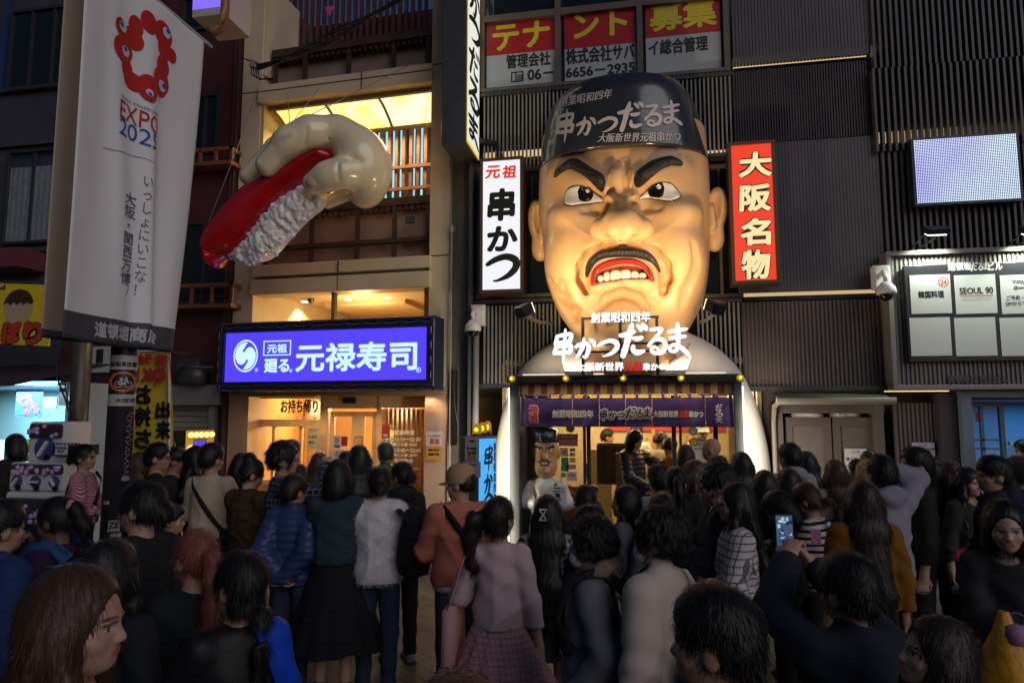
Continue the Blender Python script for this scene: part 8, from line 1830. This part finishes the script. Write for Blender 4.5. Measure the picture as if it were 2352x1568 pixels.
phone(p, 'dark phone held low by the woman with blue raglan shoulder', (-.17, .40, 1.03), (R(-40), R(15), R(10)), False)
pers(188, 1296, 1.66, 68, 'woman with long reddish brown hair in profile at the lower corner', 'long', BRN, top=cl('slate_top', (.11, .11, .13)), hy=14, h=.0058, hl=.5, strands=2500, skin=(.46, .27, .20), wide=1.0)
bag_thing('shoulder_strap', 'dark shoulder strap of the woman with long reddish brown hair', 'strap', PEOPLE[-1], [('strap', band([(.11, -.15, 1.33), (.12, -.04, 1.445), (.125, .06, 1.42), (.12, .14, 1.25)], .04), c_black)])
pers(366, 1017, 6.5, 60, 'man with glasses and a black top in front of the yellow flag', 'short', BLK, top=c_black, sex='m', hy=20, glasses=True, wide=1.1, h=.011, undershirt=cl('pale_grey', (.3, .3, .33)))
pers(381, 1006, 7.6, 40, 'person in a dark cap behind the yellow flag', 'short', BLK, top=cl('steel', (.16, .19, .25)), capc=c_navy, sex='m', h=.014)
pers(402, 1027, 7.0, 70, 'young man in profile between the yellow flag and the bulb sign', 'short', BLK, top=c_char, sex='m', h=.012, hp=12)
pers(320, 1038, 7.2, 0, 'woman with brown hair standing against the yellow flag', 'long', BRN, top=c_black, h=.014)
p, _ = pers(455, 1023, 7.0, 55, 'woman with dark hair and a white strap before the bulb sign', 'long', BLK, top=c_black, h=.012, hy=25)
p, _ = pers(489, 1018, 6.2, 8, 'man in a cream long sleeved shirt with a black crossbody bag', 'short', BLK, top=cl('cream_shirt', (.46, .38, .28)), sex='m', hy=14, arms='front', pants=c_black, h=.010)
crossbody(p, 'black crossbody bag strap on the man in the cream shirt', c_black)
pers(574, 1052, 5.8, 25, 'woman with a top bun in a long brown quilted vest', 'bun', BLK, top=cl('quilt_brown', (.055, .032, .016), 'plaid', (.03, .017, .009), sc=1.6), hy=30, hp=22, puff=False, thick=.03, hem=.62, sleeve=0, wide=1.1, h=.010, arms='phone', skin=SKB)
p_ = PEOPLE[-1]; s = SDF()
Sx = np.array((.146, -.008, 1.362)); E, W = ik(Sx, (.075, .30, 1.19), .285, .25, (.6, -.2, -1)); s.chain([Sx, E, W], [.062, .056, .046], .02); sdf_obj('sleeve', s, .012, cl('white_sleeve', (.52, .5, .5)), p_)
pers(553, 1040, 7.2, 30, 'short haired person in dark jacket beside the tan pier', 'bob', BLK, top=c_black, hp=20, arms='phone', h=.013)
p, _ = pers(655, 1015, 5.7, 62, 'tall man with glasses in a navy and white checked overshirt', 'fluff', BLK, top=cl('plaid_navy', (.02, .022, .04), 'plaid', (.26, .27, .33), sc=.8), sex='m', hy=20, glasses=True, hem=.66, thick=.028, armR=((.10, .30, 1.50), (.8, -.2, -1)), h=.009, curl=.35, palm=(-1, .2, 0), pants=c_black)
pers(672, 1010, 8.4, 30, 'dark haired man standing at the takeaway window', 'short', BLK, top=c_char, sex='m', h=.015)
pers(678, 1090, 5.3, 8, 'short haired older woman in a blue puffer jacket with hands behind her back', 'short', DKB, top=cl('puffer_blue', (.032, .05, .14), rough=.35, bump=.1), puff=True, thick=.042, arms='behind', hy=25, pants=c_jean, hem=.84, h=.009, collar=.07, wide=1.05, shoes=(.05, .05, .05))
pers(735, 1038, 7.0, -5, 'woman with long auburn hair before the sliding door', 'long', BRN, top=c_black, hl=.5, h=.012)
p, _ = pers(777, 1055, 5.2, 3, 'woman with a black bob in a teal sweater and long black skirt', 'bob', BLK, top=cl('teal_knit', (.022, .04, .052)), skirt=(.36, .22, cl('black_skirt', (.010, .010, .012))), thick=.03, arms='phone', hem=.95, wide=1.06, h=.010, skin=SKB, hp=10)
phone(p, 'phone with a lit blue screen held by the woman in teal', (.16, .36, 1.26), (R(-50), 0, R(180)), True, (.2, .5, .9), .8)
pers(822, 1021, 7.2, -30, 'person in black with long hair and a black mask at the sushi door', 'long', BLK, top=c_black, hood=True, hy=-30, mask=True, smask=(.015, .015, .017), h=.011)
pers(796, 1036, 8.2, -20, 'dark haired person at the sushi door behind the masked one', 'short', BLK, top=c_black, h=.015)
p, _ = pers(873, 1071, 5.2, 4, 'woman in a fluffy white sweater and blue jeans', 'backbun', DKB, top=cl('fluffy_white', (.70, .66, .68), rough=.95, bump=.6), fl=5200, thick=.042, pants=cl('blue_jean', (.022, .036, .065)), arms='front', hem=.84, hy=-18, h=.009, skin=SKB, shoes=(.014, .014, .014))
bag_thing('backpack', 'black slouchy backpack hanging on the arm of the woman in fluffy white', 'backpack', p, [('body', MB().lathe([(.02, .30), (.07, .27), (.12, .1), (.135, -.08), (.11, -.19), (.03, -.22)], (.30, -.10, 1.12), 14), c_black), ('strap', band([(.17, -.12, 1.40), (.26, -.17, 1.34), (.30, -.15, 1.22)], .05), c_black)])
pers(885, 1016, 8.2, -20, 'man with a shaved nape and olive collar at the slatted window', 'short', GRY, top=cl('olive', (.09, .085, .05)), sex='m', glasses=True, hy=-18, collar=.06, h=.011)
p, _ = pers(923, 1059, 5.9, -25, 'woman in a black hoodie with a clipped up bun beside the fluffy sweater', 'backbun', BLK, top=c_black, hood=True, hy=-32, hp=8, arms='phone', h=.010, shoes=(.2, .19, .19), thick=.03)
phone(p, 'dark phone held up by the woman in the black hoodie', (.10, .33, 1.3), (R(-30), 0, R(170)), True, (.3, .4, .6), .3)
# --- middle
p, _ = pers(1058, 1066, 4.9, -14, 'man in a salmon sweatshirt and tan cap with a black crossbody strap', 'short', BLK, top=cl('salmon', (.50, .16, .10)), sex='m', capc=cl('tan_cap', (.40, .27, .13)), hy=-52, hp=4, pants=cl('slate_jean', (.055, .06, .072)), undershirt=cl('white_tee', (.5, .48, .48)), thick=.032, arms='front', hem=.88, wide=1.08, h=.008)
crossbody(p, 'black crossbody strap across the salmon sweatshirt', c_black, wd=.045); setp(MB().box(.06, .12, -.172, -.168, 1.27, 1.29).build('neck_label', c_black, p))
p, _ = pers(1148, 1137, 3.9, 10, 'girl in a pale pink cardigan and pink checked pleated skirt', 'sidepony', DKB, top=cl('pale_pink', (.56, .42, .43)), skirt=(.62, .17, cl('pink_check', (.42, .25, .27), 'tweed', (.26, .13, .15), sc=1.0)), pleat=.09, arms='down', armL=((.10, .20, 1.18), (.6, -.2, -1)), hem=.95, hy=18, scr=cl('pink_scrunchie', (.55, .25, .28)), h=.008, thick=.014, wide=.9, skin=SKB, strands=900)
mb = MB(); sx_ = -.28
pts = [(-.14, 0), (.15, 0), (.18, -.30), (.14, -.40), (-.10, -.42), (-.17, -.34)]
mb.add([(sx_ + .03 * i_, y, 1.06 + z) for i_ in (-1, 1) for y, z in pts], [tuple(range(6))[::-1], tuple(range(6, 12))] + [(i, (i + 1) % 6, 6 + (i + 1) % 6, 6 + i) for i in range(6)])
mb2 = band([(sx_, -.12, 1.06), (-.20, -.07, 1.34), (-.17, -.01, 1.42), (-.20, .06, 1.34), (sx_, .13, 1.06)], .03)
t = bag_thing('tote_bag', 'large pale pink tote bag on the shoulder of the girl in the pink skirt', 'tote bag', p, [('sack', mb, cl('tote_pink', (.50, .27, .29), rough=.6)), ('strap', mb2, cl('tote_pink', (.50, .27, .29)))])
p, _ = pers(1258, 1135, 4.35, 6, 'woman in a black and white gingham jacket with a white hair claw', 'long', BLK, top=cl('gingham', (.42, .40, .42), 'gingham', (.012, .012, .014)), skirt=(.66, .08, c_black), arms='front', hl=.55, hem=.9, h=.009, strands=700, thick=.026)
mb = MB()
for (a, b) in (((.0, .02), (.05, -.05)), ((.05, .02), (.0, -.05)), ((.0, .02), (.05, .02)), ((.0, -.05), (.05, -.05))): mb.tube([(-.05 + a[0], -.13, 1.60 + a[1]), (-.05 + b[0], -.13, 1.60 + b[1])], .005, 6)
mb.build('hair_claw', cl('claw_white', (.65, .62, .62), rough=.4), p); crossbody(p, 'black crossbody strap over the gingham jacket', c_black, a=(.12, 1.42), b=(-.18, 1.0))
p, _ = pers(1356, 1190, 3.25, -80, 'boy with glasses and white mask in a grey hoodie with a fleece lined hood', 'fluff', BLK, top=cl('hoodie_grey', (.16, .165, .18)), hood=True, mask=True, glasses=True, hy=-4, h=.007, thick=.028, sex='m', bangs=True, strands=600, arms='pocket')
s = SDF(); s.chain([(-.10, .02, 1.43), (-.09, -.07, 1.475), (0, -.125, 1.49), (.09, -.07, 1.475), (.10, .02, 1.43), (.04, .10, 1.39)], [.035, .042, .045, .042, .035, .025], .02); s.chain([(-.10, .02, 1.43), (-.04, .10, 1.39)], [.035, .025], .02); V, Q = nets(*s.field(.012)); V, Q = fuzz(V, Q, 2500, .02, .001, .1, 4); link_mesh('fleece_lining', np_mesh('fl', V, Q), cl('fleece_tan', (.34, .25, .17)), p)
bag_thing('backpack', 'black backpack on the boy in the grey hoodie', 'backpack', p, [('body', MB().bbox((0, -.26, 1.12), .32, .18, .46), c_black)] + [('strap', band([(q * .11, -.19, 1.36), (q * .12, -.07, 1.47), (q * .13, .09, 1.44), (q * .14, .16, 1.25), (q * .16, .10, 1.08)], .06), c_black) for q in (-1, 1)])
p, _ = pers(1508, 1167, 3.0, -50, 'young man with wavy hair and white mask in a loose cream jacket', 'fluff', BLK, top=cl('cream_jacket', (.56, .47, .41)), mask=True, hy=-16, h=.007, thick=.036, sex='m', collar=.09, strands=1500, arms='down', wide=1.0, hem=.72)
bag_thing('shoulder_bag', 'black shoulder strap across the cream jacket', 'bag', p, [('strap', band([(.10, -.20, 1.30), (.10, -.10, 1.45), (.09, .02, 1.47), (.12, .16, 1.36)], .05), c_black), ('pouch', MB().bbox((-.02, -.27, 1.0), .3, .12, .3), c_black)])
pers(1633, 1349, 1.72, -40, 'man with cropped black hair seen from behind at the lower edge', 'short', BLK, top=c_black, sex='m', hy=-22, h=.0062, strands=2600)
p, _ = pers(1686, 1107, 4.2, -82, 'woman with glasses in a white and black tweed check cardigan', 'long', BLK, top=cl('tweed', (.50, .46, .48), 'tweed', (.02, .018, .02), sc=1.25), glasses=True, hl=.42, hem=.72, thick=.03, h=.008, arms='front', strands=600)
pers(1646, 1066, 4.55, -80, 'man with bowl cut and glasses in a dark plaid jacket over white', 'fluff', BLK, top=cl('plaid_green', (.02, .026, .028), 'plaid', (.055, .06, .07), sc=1.5), sex='m', glasses=True, bangs=True, hp=6, h=.008, thick=.035, arms='phone', undershirt=cl('white_tee', (.5, .48, .48)), skin=SKB)
pers(1595, 1056, 6.0, 110, 'woman with brown fringed hair turning her face right of the plaid jacket', 'long', BRN, top=c_black, bangs=True, hp=10, h=.010)
pers(1551, 1070, 5.5, 4, 'woman in a black sweater with tied back hair near the open doorway', 'pony', BLK, top=c_black, h=.010, hl=.36)
pers(1512, 1068, 5.9, -6, 'person with a curly black bob in a pale blue grey tee', 'curly', BLK, top=cl('pale_blue_tee', (.30, .33, .36)), sleeve=.2, h=.010)
pers(1633, 1003, 7.8, -35, 'bald man in a navy shirt before the glass screen', 'bald', BLK, top=c_navy, sex='m', hy=-25, collar=.05, h=.009, skin=SKA, wide=1.08)
p, _ = pers(1574, 1020, 7.9, 0, 'woman with a brown bob in a pale denim blouse before the glass screen', 'bob', BRN, top=cl('pale_denim', (.17, .20, .25)), h=.011)
p, _ = pers(1455, 986, 9.7, 150, 'woman with a black bob in a navy puffer reaching sideways in the doorway', 'bob', BLK, top=cl('puffer_navy', (.022, .025, .035), rough=.35), puff=True, thick=.034, armL=((.62, .12, 1.26), (0, -.3, -1)), armR=((.02, .24, .98), (.8, -.2, -.6)), hp=24, hy=-18, pants=cl('brown_trouser', (.14, .09, .065)), h=.010, zbase=.03, hem=.84, skin=SKB, collar=.05, bangs=True)
bag_thing('handbag', 'pair of black handbags on the arm of the woman in the doorway', 'handbag', p, [('pouch', MB().lathe([(.03, -.15), (.12, -.1), (.13, .02), (.05, .1)], (-.02, .22, .78), 12), c_black), ('strap', MB().tube([(-.06, .22, .86), (.0, .2, 1.02), (.05, .22, .86)], .008), c_black)])
pers(1534, 1003, 9.9, 35, 'diner in a mustard jacket leaning at the counter in the doorway', 'short', BLK, top=cl('mustard', (.34, .15, .02)), hp=30, hy=20, h=.013, zbase=-.05)
pers(1396, 985, 12.2, 100, 'diner with a beard glimpsed at the counter through the doorway', 'short', BLK, top=c_dgrey, sex='m', legs=False, h=.015)
pers(1462, 972, 11.6, 10, 'cook in a white coat standing behind the doorway woman', 'short', BLK, top=cl('cook_white', (.6, .58, .52)), h=.015, legs=False, arms='front'); pers(1612, 968, 10.6, 180, 'cook in a white uniform behind the glass screen', 'short', BLK, top=cl('cook_white', (.6, .58, .52)), capc=cl('cook_white', (.6, .58, .52)), sex='m', legs=False, h=.014, arms='front')
pers(1512, 990, 10.6, 60, 'customer in a pale sage shirt bending at the counter', 'short', BLK, top=cl('sage', (.36, .36, .26)), hp=40, legs=False, h=.014)
pers(1434, 1113, 4.9, -70, 'woman with long black hair in a lavender grey jacket looking aside', 'long', BLK, top=cl('lavender_grey', (.15, .13, .16)), hl=.5, h=.008, thick=.03, hy=-12, strands=500)
pers(1343, 1111, 5.0, 0, 'woman with a knotted bun before the chef statue', 'backbun', DKB, top=c_black, h=.010); pers(1349, 1159, 4.3, -50, 'short woman with glasses and black hair below the knotted bun', 'bob', BLK, top=c_black, glasses=True, h=.009, hy=-25)
pers(1519, 1131, 4.6, 5, 'person with black hair and a blue grey jacket behind the wavy haired man', 'bob', BLK, top=cl('slate_jacket', (.07, .075, .10)), h=.010); pers(1363, 1114, 8.9, 60, 'child in a teal sweatshirt by the entrance door', 'short', BLK, top=cl('teal_child', (.02, .09, .10)), h=.014, arms='front')
pers(1701, 1037, 6.5, 0, 'woman with black hair in a pale beige sweater by the white sleeve', 'long', BLK, top=cl('pale_beige', (.40, .34, .29)), hl=.3, h=.011); pers(1650, 1049, 7.1, -5, 'person with curly brown hair below the bald man', 'curly', BRN, top=c_char, h=.012)
# --- right
pers(1812, 1018, 6.5, -6, 'man in a pale grey hoodie before the ribbed doors', 'short', BLK, top=cl('pale_hoodie', (.28, .28, .29)), hood=True, sex='m', hy=-8, h=.010, thick=.03); pers(1851, 1036, 7.0, 5, 'woman with wavy black hair beside the pale hoodie', 'long', BLK, top=c_black, h=.012)
p, _ = pers(1755, 1079, 5.2, 12, 'woman with long black hair holding a glowing phone ahead of her', 'long', BLK, top=c_black, hl=.6, h=.010, armR='phone')
phone(p, 'phone with a small cyan screen before the long haired woman', (.17, .34, 1.45), (R(-15), 0, R(185)), True, (.1, .6, .8), .8)
pers(1808, 1074, 5.5, 0, 'woman with a straight black curtain of hair below the pale hoodie', 'long', BLK, top=c_char, hl=.5, h=.011)
pers(1800, 1122, 4.8, -60, 'masked girl in black bending her head over a pamphlet', 'bob', BLK, top=c_black, hp=42, mask=True, h=.009, arms='phone', smask=(.09, .09, .095))
p, _ = pers(1863, 1105, 4.85, -45, 'girl with brown hair in a white and black striped shirt looking down', 'lowpony', BRN, top=cl('stripe_bw', (.50, .48, .48), 'stripe', (.014, .014, .016)), hp=38, h=.009, arms='phone', bangs=True, sleeve=1)
setp(MB().bbox(w2(PEOPLE[-2], (.0, .36, 1.1)), .24, .16, .008, Euler((R(30), 0, R(20)))).build('pamphlet', pp), 'pale pamphlet held open between the bending girls', 'pamphlet')
pers(1916, 1055, 6.0, -4, 'woman with brown hair in an off shoulder cream fluffy sweater', 'long', BRN, top=cl('cream_fluff', (.42, .36, .31), bump=.6), fl=2200, hl=.42, thick=.04, h=.010, skin=SKB)
p, _ = pers(1977, 1102, 4.2, 2, 'woman with very long dark brown hair over a mustard brown jacket', 'long', DKB, top=cl('ochre_jacket', (.20, .085, .012)), hl=.72, h=.009, thick=.036, strands=1200, wide=1.05)
p, fa = pers(2022, 1046, 5.0, -12, 'man in a grey sweatshirt shading his brow with a raised arm', 'short', BLK, top=cl('grey_sweat', (.24, .23, .29)), hood=True, sex='m', hy=14, armR=((.13, .11, 1.60), (1, .1, .22)), pants=c_char, h=.0075, thick=.034, hem=.86, curl=.25, palm=(-.2, -.2, -1), strands=500)
pers(2096, 1027, 5.3, -70, 'tall man in a black jacket looking up beside the raised elbow', 'short', BLK, top=c_black, sex='m', hy=-14, hp=-8, h=.008, wide=1.12, collar=.05, thick=.03, skin=SKB)
pers(1988, 1054, 6.4, 0, 'woman with long blonde hair between the raised arm and the notice', 'long', BLD, top=c_dgrey, h=.011); pers(1996, 1036, 7.6, 10, 'dark haired person in front of the paper notices', 'short', BLK, top=c_char, h=.014); pers(1969, 1055, 7.0, -5, 'person with cropped hair below the paper notices', 'short', BLK, top=c_black, h=.014, sex='m')
pers(2136, 1055, 6.0, 5, 'woman with dark brown hair behind the tall man in black', 'long', DKB, top=c_black, h=.011); pers(2185, 1058, 6.2, 170, 'woman with reddish brown hair by the dark pier', 'long', BRN, top=c_black, hy=-20, h=.010)
pers(2221, 1072, 5.7, 172, 'young woman with fringe and choker facing the street', 'long', BLK, top=c_char, bangs=True, hy=-12, h=.008, hl=.4, skin=SKB)
pers(2276, 1047, 5.0, -58, 'man in a navy hoodie looking past the woman with a fringe', 'short', BLK, top=c_navy, hood=True, sex='m', hy=-25, h=.0075, bangs=True, thick=.034, skin=SKA)
pers(2338, 1048, 5.6, 0, 'large man with thinning hair at the picture edge', 'short', GRY, top=cl('ink_blue', (.012, .02, .045)), sex='m', wide=1.2, thick=.04, h=.011); pers(2350, 1010, 8.0, -70, 'man in profile by the blue entrance', 'short', BLK, top=c_black, sex='m', h=.013)
p, _ = pers(2306, 1148, 3.4, -142, 'woman with folded arms in a black jacket with grey sleeve stripes', 'bob', BLK, top=cl('jacket_black', (.026, .026, .03)), hy=-8, hp=6, armR=((-.10, .24, 1.10), (.8, .2, -1)), armL=((-.08, .21, 1.05), (.8, .2, -1)), h=.0062, thick=.028, skin=SKB, curl=.9, strands=700)
for q in (-1, 1): MB().bbox((q * .205, .0, 1.24), .09, .12, .022, Euler((0, q * R(20), 0))).build('sleeve_stripe', cl('stripe_grey', (.22, .22, .23)), p)
mb = MB(); mb.lathe([(.02, -.05), (.045, -.035), (.05, .0), (.04, .04), (.015, .05)], (-.02, .30, 1.12), 14); t = bag_thing('purse', 'small mauve coin purse in the hand of the woman with folded arms', 'purse', p, [('body', mb, cl('mauve', (.30, .17, .30), rough=.5)), ('ring', MB().tube([(.03 * math.cos(a) - .03, .30, 1.19 + .03 * math.sin(a)) for a in np.linspace(0, 6.28, 14)], .004), cl('mauve', (.3, .17, .3)))])
# yellow carrier bag hanging from her arm
mb = MB(); n = 20; prof = [(.02, .36), (.05, .26), (.10, .14), (.15, .0), (.165, -.15), (.15, -.30), (.06, -.36)]
c0 = Vector((.02, .30, .86)); vs = [(c0.x + r_ * (1 + .14 * math.sin(5 * an + z * 14)) * math.cos(an), c0.y + r_ * .6 * (1 + .14 * math.sin(4 * an + z * 9)) * math.sin(an), c0.z + z) for r_, z in prof for an in [2 * math.pi * j / n for j in range(n)]]
mb.add(vs, [(i * n + j, i * n + (j + 1) % n, (i + 1) * n + (j + 1) % n, (i + 1) * n + j) for i in range(len(prof) - 1) for j in range(n)]); bag_thing('carrier_bag', 'crumpled yellow plastic carrier bag hanging below the folded arms', 'carrier bag', p, [('sack', mb, mat('yellow_plastic', (.62, .30, .015), rough=.4, noise=.2, nscale=14, bump=.5, bscale=16))])
p, fa = pers(1942, 1272, 2.4, -14, 'man with thinning hair in a dark navy jacket raising a phone to photograph', 'short', BLK, top=cl('navy_jacket', (.016, .02, .034)), sex='m', hy=-6, h=.0068, thick=.034, armL=((-.01, .36, 1.62), (.9, .2, -.8)), armR=((.15, .38, 1.58), (.9, .1, -.8)), curl=.7, sleeve=.85, palm=(-.6, .4, 0), strands=1500, collar=.06, wide=1.0)
mid = (fa[-1][2] + fa[1][2]) / 2
phone(p, 'raised phone with a bright blue camera picture', (mid[0] - .03, mid[1] + .06, mid[2] + .11), (R(-4), 0, R(-22)), True, (.10, .20, .36), .4)
mb = MB(); t = COL.objects[[o.name for o in COL.objects if o.name.startswith('phone')][-1]]
mb2 = MB(); mb3 = MB()
for k in range(26): (mb, mb2, mb3)[k % 3].bbox((rnd.uniform(-.026, .026), -.0018 - .0002 * k, rnd.uniform(-.06, .06)), rnd.uniform(.006, .02), .0004, rnd.uniform(.006, .02))
mb.build('picture', glow('phone_picture', (.02, .06, .32), .6, False), t); mb2.build('picture', glow('phone_picture_pale', (.5, .75, .8), .7, False), t); mb3.build('picture', mat('phone_picture_dark', (.01, .015, .02)), t)
pers(2128, 1408, 2.05, -62, 'woman with long dark hair tilting her face up at the lower edge', 'long', DKB, top=cl('dark_slate', (.02, .02, .026)), hy=-20, hp=-14, h=.0062, strands=2000, skin=SKB); pers(1049, 1553, 1.30, 0, 'crown of brown hair at the bottom edge of the picture', 'short', BRN, top=c_black, h=.010, strands=1200)
# queue rope behind the crowd at the right
q = thing('queue_barrier', 'red queue belt on a chrome post among the people by the ribbed panels', 'barrier', at(2250, 1300, 5.6)); a, b = at(2195, 1258, 5.3), at(2262, 1258, 5.9)
MB().bbox((a + b) / 2, (b - a).length, .006, .05, Euler((0, 0, math.atan2(b.y - a.y, b.x - a.x)))).build('belt', cl('belt_red', (.35, .02, .03), rough=.5), q); MB().tube([(b.x, b.y, 0), (b.x, b.y, b.z + .06)], .03, 12).lathe([(.16, 0), (.16, .02), (.03, .04)], (b.x, b.y, 0), 18).build('post', mat('chrome', (.5, .5, .52), rough=.2, metal=1), q, True)
q = thing('paper_charm', 'pink printed paper charm hanging behind the raised phone', 'charm', at(1880, 1245, 4.4)); x0, x1, z0, z1 = rect(1863, 1215, 1886, 1250, 4.4); MB().box(x0, x1, 4.4, 4.404, z0, z1).build('card', mat('charm_pink', (.45, .12, .22), rough=.6, noise=.4, nscale=60), q)
